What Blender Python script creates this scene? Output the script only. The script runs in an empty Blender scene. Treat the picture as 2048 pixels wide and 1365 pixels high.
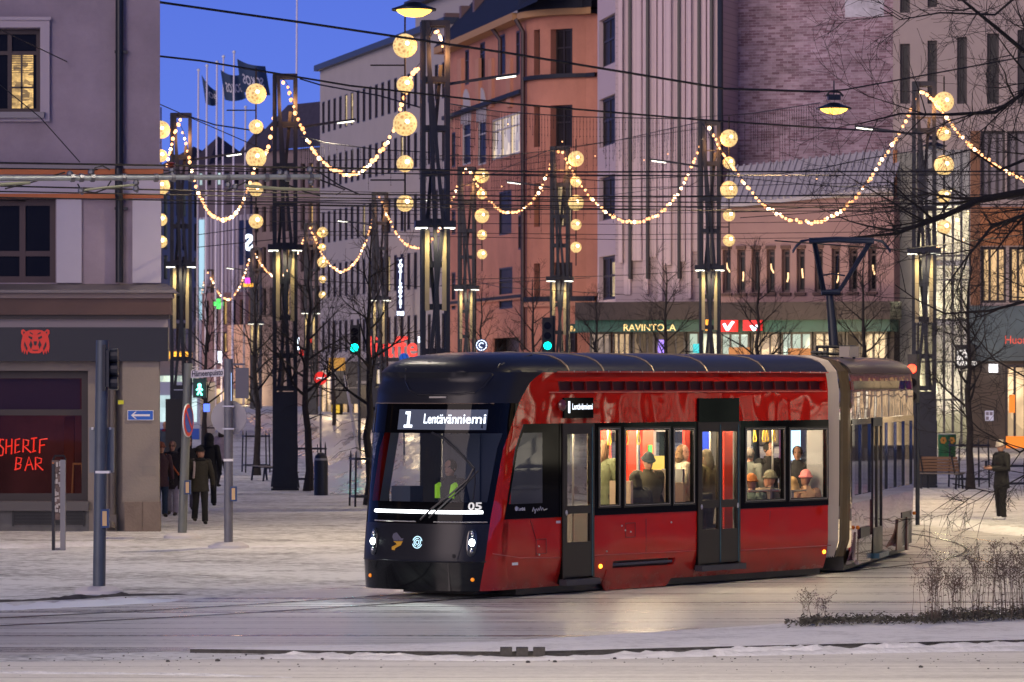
import bpy, bmesh, math, random
from mathutils import Vector, Matrix
R = math.radians
sc = bpy.context.scene
COL = sc.collection
# ------------------------------------------------------------------ camera
F = 8000.0; CX = 1024.0; HY = 760.0; H = 3.2      # focal length in pixels of a 2048 wide frame, horizon row, eye height
cam_d = bpy.data.cameras.new('camera'); cam = bpy.data.objects.new('camera', cam_d); COL.objects.link(cam)
cam.location = (0, 0, H); cam.rotation_euler = (R(90), 0, 0)
cam_d.sensor_width = 36; cam_d.lens = 36 * F / 2048; cam_d.shift_y = (HY - 682.5) / 2048
cam_d.clip_start = 1; cam_d.clip_end = 3000
cam_d.dof.use_dof = True; cam_d.dof.focus_distance = 61; cam_d.dof.aperture_fstop = 5.6
sc.camera = cam
# ------------------------------------------------------------------ sky, twilight glow, exposure
SUN_EL, SUN_ROT = R(-1.5), R(200)
w = bpy.data.worlds.new('World'); sc.world = w; w.use_nodes = True
nt = w.node_tree; bgn = nt.nodes['Background']
sky = nt.nodes.new('ShaderNodeTexSky'); sky.sky_type = 'NISHITA'; sky.sun_disc = False
sky.sun_elevation = SUN_EL; sky.sun_rotation = SUN_ROT; sky.ozone_density = 4
tc = nt.nodes.new('ShaderNodeTexCoord'); sx = nt.nodes.new('ShaderNodeSeparateXYZ')
nt.links.new(tc.outputs['Generated'], sx.inputs[0])
cr = nt.nodes.new('ShaderNodeValToRGB')
cr.color_ramp.elements[0].position = 0.0; cr.color_ramp.elements[0].color = (0.15, 0.27, 0.88, 1)
cr.color_ramp.elements[1].position = 0.6; cr.color_ramp.elements[1].color = (0.020, 0.038, 0.15, 1)
e = cr.color_ramp.elements.new(0.10); e.color = (0.080, 0.168, 0.72, 1); e = cr.color_ramp.elements.new(0.25); e.color = (0.030, 0.060, 0.25, 1)
nt.links.new(sx.outputs['Z'], cr.inputs[0])
mx = nt.nodes.new('ShaderNodeMix'); mx.data_type = 'RGBA'; mx.blend_type = 'ADD'; mx.inputs[0].default_value = 0.25
nt.links.new(cr.outputs[0], mx.inputs[6]); nt.links.new(sky.outputs[0], mx.inputs[7])
nt.links.new(mx.outputs[2], bgn.inputs[0]); bgn.inputs[1].default_value = 0.84
sun_d = bpy.data.lights.new('twilight_glow', 'SUN'); sun = bpy.data.objects.new('twilight_glow', sun_d); COL.objects.link(sun)
sun_d.energy = 1.75; sun_d.angle = R(46); sun_d.color = (1.0, 0.78, 0.70)
sun.rotation_euler = (R(79), 0, R(-35))
sc.view_settings.view_transform = 'Standard'; sc.view_settings.look = 'None'
sc.view_settings.exposure = 0.3; sc.view_settings.gamma = 1.0
sc.cycles.use_denoising = True
sc.cycles.max_bounces = 8; sc.cycles.transparent_max_bounces = 16; sc.cycles.sample_clamp_indirect = 4
sc.cycles.caustics_reflective = False; sc.cycles.caustics_refractive = False
rnd = random.Random(7)

# ------------------------------------------------------------------ picture -> place
def P(px, py, d): return Vector(((px - CX) / F * d, d, H - (py - HY) / F * d))
def TZ(d):
    t = min(1.0, max(0.0, (d - 138) / 95)); return 1.25 * t * t * (3 - 2 * t)          # the street climbs gently beyond the crossing
def GT(px, py):
    d = 60.0
    for _ in range(400):
        if H - (py - HY) / F * d <= TZ(d): break
        d += 0.75
    return P(px, py, d)
def G(px, py, z=0.0):
    d = (H - z) * F / (py - HY); return P(px, py, d)

# ------------------------------------------------------------------ materials
def nmat(name):
    m = bpy.data.materials.new(name); m.use_nodes = True
    return m, m.node_tree, m.node_tree.nodes['Principled BSDF']
def mat(name, col, rough=0.6, metal=0.0, var=0.0, scale=3.0, bump=0.0, bscale=20.0, coat=0.0, emit=None, est=0.0, spec=0.5, alpha=1.0, stretch=(1, 1, 1)):
    m, t, b = nmat(name)
    b.inputs['Roughness'].default_value = rough; b.inputs['Metallic'].default_value = metal
    b.inputs['Base Color'].default_value = (*col, 1); b.inputs['Coat Weight'].default_value = coat
    b.inputs['Coat Roughness'].default_value = 0.03; b.inputs['Specular IOR Level'].default_value = spec
    if emit is not None:
        b.inputs['Emission Color'].default_value = (*emit, 1); b.inputs['Emission Strength'].default_value = est
    if var or bump:
        co = t.nodes.new('ShaderNodeTexCoord'); mp = t.nodes.new('ShaderNodeMapping'); mp.inputs['Scale'].default_value = stretch
        t.links.new(co.outputs['Object'], mp.inputs[0])
        if var:
            n = t.nodes.new('ShaderNodeTexNoise'); n.inputs['Scale'].default_value = scale; n.inputs['Detail'].default_value = 6; n.inputs['Roughness'].default_value = 0.65
            t.links.new(mp.outputs[0], n.inputs[0])
            r = t.nodes.new('ShaderNodeValToRGB')
            r.color_ramp.elements[0].position = 0.3; r.color_ramp.elements[1].position = 0.7
            r.color_ramp.elements[0].color = (*[c * (1 - var) for c in col], 1); r.color_ramp.elements[1].color = (*[min(1, c * (1 + var)) for c in col], 1)
            t.links.new(n.outputs[0], r.inputs[0]); t.links.new(r.outputs[0], b.inputs['Base Color'])
        if bump:
            n2 = t.nodes.new('ShaderNodeTexNoise'); n2.inputs['Scale'].default_value = bscale; n2.inputs['Detail'].default_value = 5
            t.links.new(mp.outputs[0], n2.inputs[0])
            bp = t.nodes.new('ShaderNodeBump'); bp.inputs['Strength'].default_value = bump; bp.inputs['Distance'].default_value = 0.05
            t.links.new(n2.outputs[0], bp.inputs['Height']); t.links.new(bp.outputs[0], b.inputs['Normal'])
    return m
def emis(name, col, strength, sample=True):
    m, t, b = nmat(name)
    b.inputs['Base Color'].default_value = (*[c * 0.3 for c in col], 1); b.inputs['Roughness'].default_value = 0.5
    b.inputs['Emission Color'].default_value = (*col, 1); b.inputs['Emission Strength'].default_value = strength
    if not sample: m.cycles.emission_sampling = 'NONE'
    return m
def glass(name, tint=(1, 1, 1), clear=0.9, rough=0.02, refl=0.9, base=0.045):
    m, t, b = nmat(name)
    out = t.nodes['Material Output']; t.nodes.remove(b)
    g = t.nodes.new('ShaderNodeBsdfGlossy'); g.inputs['Roughness'].default_value = rough
    tr = t.nodes.new('ShaderNodeBsdfTransparent'); tr.inputs[0].default_value = (*[c * clear for c in tint], 1)
    lw = t.nodes.new('ShaderNodeLayerWeight'); lw.inputs[0].default_value = 0.5
    pw = t.nodes.new('ShaderNodeMath'); pw.operation = 'POWER'; pw.inputs[1].default_value = 4.0; t.links.new(lw.outputs['Facing'], pw.inputs[0])
    fr = t.nodes.new('ShaderNodeMath'); fr.operation = 'MULTIPLY_ADD'; fr.inputs[1].default_value = refl; fr.inputs[2].default_value = base; t.links.new(pw.outputs[0], fr.inputs[0])
    mxs = t.nodes.new('ShaderNodeMixShader')
    t.links.new(fr.outputs[0], mxs.inputs[0]); t.links.new(tr.outputs[0], mxs.inputs[1]); t.links.new(g.outputs[0], mxs.inputs[2])
    t.links.new(mxs.outputs[0], out.inputs[0])
    return m
def litwin(name, col, strength, sx=1.2, sz=0.8, contrast=0.6):
    """lit room seen through a window: curtains, shelves and lamps as uneven emission behind a glossy pane"""
    m, t, b = nmat(name)
    b.inputs['Roughness'].default_value = 0.08; b.inputs['Base Color'].default_value = (0.02, 0.02, 0.02, 1)
    co = t.nodes.new('ShaderNodeTexCoord'); mp = t.nodes.new('ShaderNodeMapping'); mp.inputs['Scale'].default_value = (sx, sx, sz)
    t.links.new(co.outputs['Object'], mp.inputs[0])
    n = t.nodes.new('ShaderNodeTexNoise'); n.inputs['Scale'].default_value = 1.6; n.inputs['Detail'].default_value = 3
    t.links.new(mp.outputs[0], n.inputs[0])
    v = t.nodes.new('ShaderNodeTexVoronoi'); v.inputs['Scale'].default_value = 1.1; v.distance = 'CHEBYCHEV'
    t.links.new(mp.outputs[0], v.inputs[0])
    sp = t.nodes.new('ShaderNodeSeparateColor'); t.links.new(v.outputs['Color'], sp.inputs[0])
    ma = t.nodes.new('ShaderNodeMath'); ma.operation = 'MULTIPLY'; t.links.new(n.outputs[0], ma.inputs[0]); t.links.new(sp.outputs[0], ma.inputs[1])
    r = t.nodes.new('ShaderNodeValToRGB')
    r.color_ramp.elements[0].position = 0.05; r.color_ramp.elements[1].position = 0.5
    r.color_ramp.elements[0].color = (*[c * (1 - contrast) for c in col], 1); r.color_ramp.elements[1].color = (*col, 1)
    t.links.new(ma.outputs[0], r.inputs[0]); t.links.new(r.outputs[0], b.inputs['Emission Color'])
    b.inputs['Emission Strength'].default_value = strength
    return m

# ------------------------------------------------------------------ mesh builder
class MB:
    def __init__(s): s.v = []; s.f = []; s.m = []; s.mi = 0
    def add(s, vs, fs):
        o = len(s.v); s.v += [tuple(x) for x in vs]; s.f += [tuple(i + o for i in f) for f in fs]; s.m += [s.mi] * len(fs)
        return s
    def box(s, x0, x1, y0, y1, z0, z1):
        return s.add([(x0, y0, z0), (x1, y0, z0), (x1, y1, z0), (x0, y1, z0), (x0, y0, z1), (x1, y0, z1), (x1, y1, z1), (x0, y1, z1)],
                     [(0, 3, 2, 1), (4, 5, 6, 7), (0, 1, 5, 4), (1, 2, 6, 5), (2, 3, 7, 6), (3, 0, 4, 7)])
    def bar(s, a, b, w, h=None, up=(0, 0, 1)):
        """rectangular bar from a to b"""
        a, b = Vector(a), Vector(b); h = h or w; d = (b - a).normalized(); u = Vector(up)
        if abs(d.dot(u)) > 0.99: u = Vector((1, 0, 0))
        x = d.cross(u).normalized() * (w / 2); y = x.normalized().cross(d).normalized() * (h / 2)
        vs = [a - x - y, a + x - y, a + x + y, a - x + y, b - x - y, b + x - y, b + x + y, b - x + y]
        return s.add(vs, [(0, 1, 2, 3), (7, 6, 5, 4), (0, 4, 5, 1), (1, 5, 6, 2), (2, 6, 7, 3), (3, 7, 4, 0)])
    def quad(s, *p): return s.add(p, [tuple(range(len(p)))])
    def tube(s, pts, rad, n=6, cap=True):
        pts = [Vector(p) for p in pts]; k = len(pts)
        rs = rad if isinstance(rad, (list, tuple)) else [rad] * k
        vs = []; fs = []; prev = None
        for i, p in enumerate(pts):
            d = (pts[min(i + 1, k - 1)] - pts[max(i - 1, 0)])
            d = d.normalized() if d.length > 1e-9 else Vector((0, 0, 1))
            if prev is None:
                u = Vector((0, 0, 1)) if abs(d.z) < 0.9 else Vector((1, 0, 0)); x = d.cross(u).normalized()
            else:
                x = (prev - d * prev.dot(d)); x = x.normalized() if x.length > 1e-6 else d.orthogonal().normalized()
            prev = x; y = d.cross(x)
            for j in range(n):
                a = 2 * math.pi * j / n; vs.append(p + (x * math.cos(a) + y * math.sin(a)) * rs[i])
        for i in range(k - 1):
            for j in range(n):
                a = i * n + j; b = i * n + (j + 1) % n; fs.append((a, b, b + n, a + n))
        if cap: fs += [tuple(range(n))[::-1], tuple(range((k - 1) * n, k * n))]
        return s.add(vs, fs)
    def lathe(s, prof, c=(0, 0, 0), n=16, axis='z'):
        vs = []; fs = []; k = len(prof)
        for (r, z) in prof:
            for j in range(n):
                a = 2 * math.pi * j / n; q = (r * math.cos(a), r * math.sin(a), z)
                if axis == 'y': q = (q[0], q[2], q[1])
                if axis == 'x': q = (q[2], q[0], q[1])
                vs.append((c[0] + q[0], c[1] + q[1], c[2] + q[2]))
        for i in range(k - 1):
            for j in range(n):
                a = i * n + j; b = i * n + (j + 1) % n; fs.append((a, b, b + n, a + n))
        fs += [tuple(range(n))[::-1], tuple(range((k - 1) * n, k * n))]
        return s.add(vs, fs)
    def ball(s, c, r, n=12, m=8, sq=(1, 1, 1)):
        vs = [(c[0], c[1], c[2] - r * sq[2])]; fs = []
        for i in range(1, m):
            t = math.pi * i / m
            for j in range(n):
                a = 2 * math.pi * j / n
                vs.append((c[0] + r * sq[0] * math.sin(t) * math.cos(a), c[1] + r * sq[1] * math.sin(t) * math.sin(a), c[2] - r * sq[2] * math.cos(t)))
        vs.append((c[0], c[1], c[2] + r * sq[2]))
        for j in range(n): fs.append((0, 1 + (j + 1) % n, 1 + j))
        for i in range(m - 2):
            for j in range(n):
                a = 1 + i * n + j; b = 1 + i * n + (j + 1) % n; fs.append((a, b, b + n, a + n))
        l = len(vs) - 1; o = 1 + (m - 2) * n
        for j in range(n): fs.append((o + j, o + (j + 1) % n, l))
        return s.add(vs, fs)
    def prism(s, poly, z0, z1, f=None):
        """flat polygon (a,b) extruded along the third axis; f maps (a,b,c) to a point"""
        f = f or (lambda a, b, c: (a, b, c)); n = len(poly)
        vs = [f(a, b, z0) for a, b in poly] + [f(a, b, z1) for a, b in poly]
        fs = [tuple(range(n))[::-1], tuple(range(n, 2 * n))] + [(i, (i + 1) % n, (i + 1) % n + n, i + n) for i in range(n)]
        return s.add(vs, fs)
    def holes(s, x0, x1, z0, z1, hs, reveal=0.0, f=None, sx=(), sz=()):
        """wall sheet in (x, z) with rectangular openings; f maps (x, inward depth, z)"""
        f = f or (lambda x, y, z: (x, y, z))
        xs = sorted(set([x0, x1] + [min(max(q, x0), x1) for h in hs for q in h[:2]] + list(sx)))
        zs = sorted(set([z0, z1] + [min(max(q, z0), z1) for h in hs for q in h[2:4]] + list(sz)))
        for i in range(len(xs) - 1):
            for j in range(len(zs) - 1):
                a, b, c, d = xs[i], xs[i + 1], zs[j], zs[j + 1]; mx_, mz_ = (a + b) / 2, (c + d) / 2
                if b - a < 1e-6 or d - c < 1e-6: continue
                if any(h[0] < mx_ < h[1] and h[2] < mz_ < h[3] for h in hs): continue
                s.quad(f(a, 0, c), f(b, 0, c), f(b, 0, d), f(a, 0, d))
        if reveal:
            for (a, b, c, d) in [h[:4] for h in hs]:
                r = reveal
                s.quad(f(a, 0, c), f(a, r, c), f(b, r, c), f(b, 0, c)); s.quad(f(a, 0, d), f(b, 0, d), f(b, r, d), f(a, r, d))
                s.quad(f(a, 0, c), f(a, 0, d), f(a, r, d), f(a, r, c)); s.quad(f(b, 0, c), f(b, r, c), f(b, r, d), f(b, 0, d))
        return s
    def build(s, name, mats, parent=None, smooth=False, weld=False, loc=None):
        me = bpy.data.meshes.new(name); me.from_pydata(s.v, [], s.f)
        for m_ in (mats if isinstance(mats, (list, tuple)) else [mats]): me.materials.append(m_)
        me.polygons.foreach_set('material_index', s.m)
        if weld:
            bm = bmesh.new(); bm.from_mesh(me); bmesh.ops.remove_doubles(bm, verts=bm.verts, dist=1e-5)
            bmesh.ops.recalc_face_normals(bm, faces=bm.faces); bm.to_mesh(me); bm.free()
        if smooth:
            me.polygons.foreach_set('use_smooth', [True] * len(me.polygons)); me.set_sharp_from_angle(angle=R(38))
        me.update()
        o = bpy.data.objects.new(name, me); COL.objects.link(o)
        if parent: o.parent = parent
        if loc is not None: o.location = loc
        return o
def tag(o, label=None, cat=None, group=None, kind=None):
    if label: o['label'] = label
    if cat: o['category'] = cat
    if group: o['group'] = group
    if kind: o['kind'] = kind
    return o
def thing(name, label, cat, loc=(0, 0, 0), rz=0.0, group=None):
    o = bpy.data.objects.new(name, None); COL.objects.link(o); o.empty_display_size = 0.2
    o.location = loc; o.rotation_euler = (0, 0, rz)
    return tag(o, label, cat, group)
def dup(o, parent=None):
    c = o.copy(); COL.objects.link(c); c.parent = parent
    for ch in list(o.children): dup(ch, c)
    return c
def spot(name, loc, power, col, cone=120, blend=0.6, aim=(0, 0, -1), r=0.12, parent=None):
    l = bpy.data.lights.new(name, 'SPOT'); l.energy = power; l.color = col; l.spot_size = R(cone); l.spot_blend = blend; l.shadow_soft_size = r
    o = bpy.data.objects.new(name, l); COL.objects.link(o); o.location = loc
    o.rotation_euler = Vector(aim).to_track_quat('-Z', 'Y').to_euler()
    if parent: o.parent = parent
    return o
def textmesh(s, size=1.0, extrude=0.0, bold=0.0, align='LEFT', sxs=1.0):
    c = bpy.data.curves.new('lettering', 'FONT'); c.body = s; c.size = size; c.extrude = extrude; c.offset = bold; c.align_x = align; c.resolution_u = 3
    o = bpy.data.objects.new('lettering', c); COL.objects.link(o)
    me = bpy.data.meshes.new_from_object(o.evaluated_get(bpy.context.evaluated_depsgraph_get()))
    bpy.data.objects.remove(o); bpy.data.curves.remove(c)
    for v in me.vertices: v.co.x *= sxs
    return me
def lettering(s, m, parent, f, size, width=None, bold=0.0, extrude=0.0, align='LEFT', name='lettering', sxs=1.0):
    """text as geometry; f maps (along, up, out) to the parent's space"""
    me = textmesh(s, size, extrude, bold, align, sxs)
    if width:
        xs = [v.co.x for v in me.vertices]; k = width / (max(xs) - min(xs))
        for v in me.vertices: v.co.x *= k
    for v in me.vertices: v.co = Vector(f(v.co.x, v.co.y, v.co.z))
    me.materials.clear(); me.materials.append(m)
    o = bpy.data.objects.new(name, me); COL.objects.link(o)
    if parent: o.parent = parent
    return o
# ------------------------------------------------------------------ palette
M = {}
M['steel_dark'] = mat('dark blue grey painted steel', (0.007, 0.010, 0.019), 0.45, 0.0, var=0.25, scale=4)
M['steel_grey'] = mat('grey galvanised pole', (0.13, 0.14, 0.15), 0.5, 0.3, var=0.2, scale=5)
M['steel_mid'] = mat('dull grey sheet metal', (0.20, 0.20, 0.22), 0.5, 0.4, var=0.12, scale=2)
M['black'] = mat('black paint', (0.012, 0.012, 0.014), 0.4)
M['rubber'] = mat('black rubber', (0.01, 0.01, 0.011), 0.7)
M['wire'] = mat('black cable', (0.008, 0.008, 0.010), 0.6)
M['white'] = mat('white paint', (0.75, 0.75, 0.75), 0.4)
M['concrete'] = mat('snowy concrete', (0.42, 0.40, 0.39), 0.9, var=0.2, scale=6, bump=0.3)
M['snow'] = mat('fresh snow', (0.80, 0.81, 0.83), 0.75, var=0.05, scale=5, bump=0.6, bscale=9)
M['bulb'] = emis('warm bulb', (1.0, 0.45, 0.18), 3.0, False); M['bulb_dim'] = emis('weak warm bulb', (1.0, 0.40, 0.15), 2.2, False); M['bulb_hot'] = emis('bright warm bulb', (1.0, 0.66, 0.40), 6.5, False)
M['bulb_off'] = mat('unlit bulb', (0.10, 0.09, 0.08), 0.3)
M['led'] = emis('white lamp lens', (1.0, 0.97, 0.80), 3.0, False)
M['sodium'] = emis('yellow lamp lens', (1.0, 0.50, 0.07), 3.6, False)
M['green_light'] = emis('green signal', (0.0, 1.0, 0.72), 7.0, False)
M['red_light'] = emis('red signal', (1.0, 0.05, 0.02), 5.0, False)
M['amber'] = emis('amber marker', (1.0, 0.32, 0.02), 6.0, False)
M['amber_off'] = mat('amber reflector', (0.7, 0.22, 0.02), 0.25)
M['neon_red'] = emis('red neon', (1.0, 0.030, 0.012), 0.55, False)
M['neon_white'] = emis('white neon', (0.75, 0.85, 1.0), 3.2, False)
M['neon_blue'] = emis('blue lit sign', (0.12, 0.22, 1.0), 1.4, False)
M['sign_blue'] = mat('blue sign film', (0.015, 0.07, 0.38), 0.4)
M['sign_red'] = mat('red sign film', (0.60, 0.03, 0.015), 0.4)
M['skin'] = mat('skin', (0.42, 0.22, 0.15), 0.55)
M['bark'] = mat('dark bark', (0.026, 0.021, 0.020), 0.9, var=0.35, scale=8, bump=0.4)
M['twig'] = mat('bare twigs', (0.012, 0.010, 0.010), 0.9)
M['wood'] = mat('bench wood', (0.16, 0.085, 0.045), 0.6, var=0.3, scale=6, stretch=(1, 8, 8))
M['timber_pale'] = mat('weathered bench slats', (0.20, 0.17, 0.14), 0.7, var=0.25, scale=6)
M['pane_dark'] = mat('dark window glass', (0.008, 0.008, 0.011), 0.10, spec=0.12, var=0.2, scale=0.8)
M['pane_matte'] = mat('curtained dark window', (0.022, 0.019, 0.022), 0.45, spec=0.12, var=0.5, scale=0.7)
M['frame_dark'] = mat('dark window frame', (0.030, 0.022, 0.022), 0.5)
M['win_warm'] = litwin('warm lit window', (1.0, 0.60, 0.22), 0.75)
M['win_cream'] = litwin('cream lit window', (1.0, 0.74, 0.40), 0.7)
M['win_cool'] = litwin('cool lit window', (0.66, 0.86, 0.88), 1.0)
M['shop_warm'] = litwin('warm shop window', (1.0, 0.66, 0.34), 1.15, 0.5, 0.5, 0.75)
M['shop_cool'] = litwin('greenish shop window', (0.70, 0.84, 0.66), 1.0, 0.5, 0.5, 0.6)
M['shop_dim'] = litwin('dim shop window', (0.42, 0.28, 0.17), 0.6, 0.6, 0.6, 0.8)
# ------------------------------------------------------------------ ground
def ground_mat(name, lo, hi, stretch, scale=1.0, rough=(0.5, 0.9), speck=0.35, bump=0.5, mid=0.5, rot=0.0, streak=0.0, steps=0.0):
    m, t, b = nmat(name); L = t.links
    co = t.nodes.new('ShaderNodeTexCoord'); mp = t.nodes.new('ShaderNodeMapping'); mp.inputs['Scale'].default_value = stretch; mp.inputs['Rotation'].default_value = (0, 0, rot)
    L.new(co.outputs['Object'], mp.inputs[0])
    n1 = t.nodes.new('ShaderNodeTexNoise'); n1.inputs['Scale'].default_value = scale; n1.inputs['Detail'].default_value = 9; n1.inputs['Roughness'].default_value = 0.68; n1.inputs['Distortion'].default_value = 0.4
    L.new(mp.outputs[0], n1.inputs[0])
    n2 = t.nodes.new('ShaderNodeTexNoise'); n2.inputs['Scale'].default_value = 6.5; n2.inputs['Detail'].default_value = 10; n2.inputs['Roughness'].default_value = 0.75
    L.new(co.outputs['Object'], n2.inputs[0])
    mixv = t.nodes.new('ShaderNodeMix'); mixv.data_type = 'FLOAT'; mixv.inputs[0].default_value = speck
    L.new(n1.outputs[0], mixv.inputs[2]); L.new(n2.outputs[0], mixv.inputs[3])
    if streak:      # narrow wheel tracks
        mp3 = t.nodes.new('ShaderNodeMapping'); mp3.inputs['Scale'].default_value = (0.022, 3.4, 1); mp3.inputs['Rotation'].default_value = (0, 0, rot * 1.3); L.new(co.outputs['Object'], mp3.inputs[0])
        n3 = t.nodes.new('ShaderNodeTexNoise'); n3.inputs['Scale'].default_value = 1.5; n3.inputs['Detail'].default_value = 5; n3.inputs['Roughness'].default_value = 0.7; L.new(mp3.outputs[0], n3.inputs[0])
        m3 = t.nodes.new('ShaderNodeMix'); m3.data_type = 'FLOAT'; m3.inputs[0].default_value = streak; L.new(mixv.outputs[0], m3.inputs[2]); L.new(n3.outputs[0], m3.inputs[3]); mixv = m3
    if steps:       # trodden footprints
        vo3 = t.nodes.new('ShaderNodeTexVoronoi'); vo3.inputs['Scale'].default_value = 4.2; vo3.inputs['Randomness'].default_value = 1.0; mp4 = t.nodes.new('ShaderNodeMapping'); mp4.inputs['Scale'].default_value = (1.0, 1.0, 1); L.new(co.outputs['Object'], mp4.inputs[0]); L.new(mp4.outputs[0], vo3.inputs[0])
        m3 = t.nodes.new('ShaderNodeMix'); m3.data_type = 'FLOAT'; m3.inputs[0].default_value = steps; L.new(mixv.outputs[0], m3.inputs[2]); L.new(vo3.outputs['Distance'], m3.inputs[3]); mixv = m3
    r = t.nodes.new('ShaderNodeValToRGB'); r.color_ramp.elements[0].position = mid - 0.085; r.color_ramp.elements[1].position = mid + 0.075
    r.color_ramp.elements[0].color = (*lo, 1); r.color_ramp.elements[1].color = (*hi, 1)
    L.new(mixv.outputs[0], r.inputs[0]); L.new(r.outputs[0], b.inputs['Base Color'])
    rr = t.nodes.new('ShaderNodeMapRange'); rr.inputs[1].default_value = 0.38; rr.inputs[2].default_value = 0.62; rr.inputs[3].default_value = rough[0]; rr.inputs[4].default_value = rough[1]
    L.new(mixv.outputs[0], rr.inputs[0]); L.new(rr.outputs[0], b.inputs['Roughness'])
    bp = t.nodes.new('ShaderNodeBump'); bp.inputs['Strength'].default_value = bump; bp.inputs['Distance'].default_value = 0.06
    L.new(mixv.outputs[0], bp.inputs['Height']); L.new(bp.outputs[0], b.inputs['Normal'])
    return m
gm_snow = ground_mat('trodden snow', (0.12, 0.12, 0.118), (0.72, 0.73, 0.73), (0.45, 0.8, 1), 0.6, (0.7, 0.9), 0.5, 0.9, 0.455, steps=.13)
gm_road = ground_mat('packed icy snow on the road', (0.10, 0.10, 0.10), (0.66, 0.655, 0.63), (0.045, 1.1, 1), 1.4, (0.12, 0.6), 0.26, 0.30, 0.47, R(4), streak=.42)
gm_near = ground_mat('rutted snow on the near lane', (0.30, 0.29, 0.27), (0.74, 0.72, 0.68), (0.06, 1.4, 1), 1.2, (0.5, 0.8), 0.35, 0.4, 0.46, streak=.35)
M['kerb_dirt'] = mat('dirty kerb stone', (0.055, 0.052, 0.050), 0.9, var=0.6, scale=4, bump=0.6)

def sheet(name, pts, m, z, label=None):
    mb = MB(); mb.quad(*[(p[0], p[1], z) for p in pts]); o = mb.build(name, m); return tag(o, label, kind='structure')
gmb = MB(); ds_g = [-40, 40, 100, 138] + [138 + 95 * i / 14 for i in range(1, 15)] + [400, 1500]
for d0, d1_ in zip(ds_g[:-1], ds_g[1:]): gmb.quad((-700, d0, TZ(d0)), (700, d0, TZ(d0)), (700, d1_, TZ(d1_)), (-700, d1_, TZ(d1_)))
tag(gmb.build('ground', gm_snow, weld=True), kind='structure')
road_px = [(-500, 1226), (0, 1221), (200, 1211), (400, 1198), (560, 1187), (740, 1168), (900, 1110), (1000, 1040), (1300, 990), (1500, 970), (1700, 1010), (1840, 1046), (1990, 1064), (2048, 1072), (2600, 1110),
           (2600, 1208), (2048, 1232), (1600, 1256), (1000, 1291), (400, 1302), (0, 1312), (-500, 1318)]
sheet('road', [G(x, y) for x, y in road_px], gm_road, 0.004)
sheet('near_road', [G(x, y) for x, y in [(-400, 1330), (400, 1320), (1000, 1316), (1500, 1306), (2500, 1290), (2500, 1700), (-400, 1700)]], gm_near, 0.004)

def ridge(name, px, wid, hgt, m, seed=1, step=0.12, rows=7, z=0.0, jag=0.5, kind='structure'):
    """low lumpy bank along a line of ground points"""
    r = random.Random(seed); pts = [G(x, y) for x, y in px]; line = []
    for a, b in zip(pts[:-1], pts[1:]):
        n = max(2, int((b - a).length / step)); line += [a.lerp(b, i / n) for i in range(n)]
    line.append(pts[-1]); vs = []; fs = []; n = len(line); ha = hb = 1.0
    for i, p in enumerate(line):
        d = (line[min(i + 1, n - 1)] - line[max(i - 1, 0)]).normalized(); nrm = Vector((-d.y, d.x, 0))
        ha += (r.uniform(1 - jag, 1 + jag) - ha) * 0.35; hb += (r.uniform(0.7, 1.3) - hb) * 0.3
        env = min(1, i / 12, (n - 1 - i) / 12)
        for j in range(rows):
            t = j / (rows - 1) * 2 - 1; prof = (1 - abs(t) ** 2.2)
            q = p + nrm * (t * wid / 2 * hb)
            vs.append((q.x + r.uniform(-.02, .02), q.y + r.uniform(-.02, .02), z - 0.01 + hgt * ha * prof * env * r.uniform(0.6, 1.25)))
    for i in range(n - 1):
        for j in range(rows - 1):
            a = i * rows + j; fs.append((a, a + 1, a + rows + 1, a + rows))
    return tag(MB().add(vs, fs).build(name, m, smooth=True), kind=kind)
gm_bank = mat('snow bank', (0.72, 0.72, 0.74), 0.8, var=0.15, scale=3, bump=0.6, bscale=12)
ridge('snow_bank', [(-300, 1100), (0, 1096), (150, 1092), (330, 1090)], 0.9, 0.09, gm_bank, 3)
ridge('snow_bank', [(330, 1097), (500, 1095), (740, 1090)], 0.6, 0.04, gm_bank, 4)
ridge('snow_bank', [(-300, 1224), (0, 1219), (180, 1211), (300, 1203), (400, 1197)], 0.8, 0.07, mat('kerb snow with sky tint', (0.74, 0.77, 0.82), 0.7, bump=0.3), 5)  # blue of the sky light mixed into the snow colour
ridge('snow_bank', [(1836, 1043), (1900, 1052), (1990, 1062), (2060, 1071), (2400, 1095)], 1.1, 0.09, gm_bank, 6, jag=0.9)
ridge('snow_bank', [(380, 1314), (700, 1318), (1000, 1321), (1090, 1320), (1400, 1312), (1700, 1306), (2100, 1300), (2400, 1296)], 0.5, 0.05, gm_bank, 7)
ridge('snow_bank', [(-200, 1345), (300, 1349), (600, 1356), (700, 1362)], 0.35, 0.03, gm_bank, 17)
ridge('dirt_ridge', [(-200, 1206), (0, 1204), (150, 1198), (240, 1192), (420, 1188)], 0.3, 0.05, M['kerb_dirt'], 8, jag=0.9)
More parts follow.
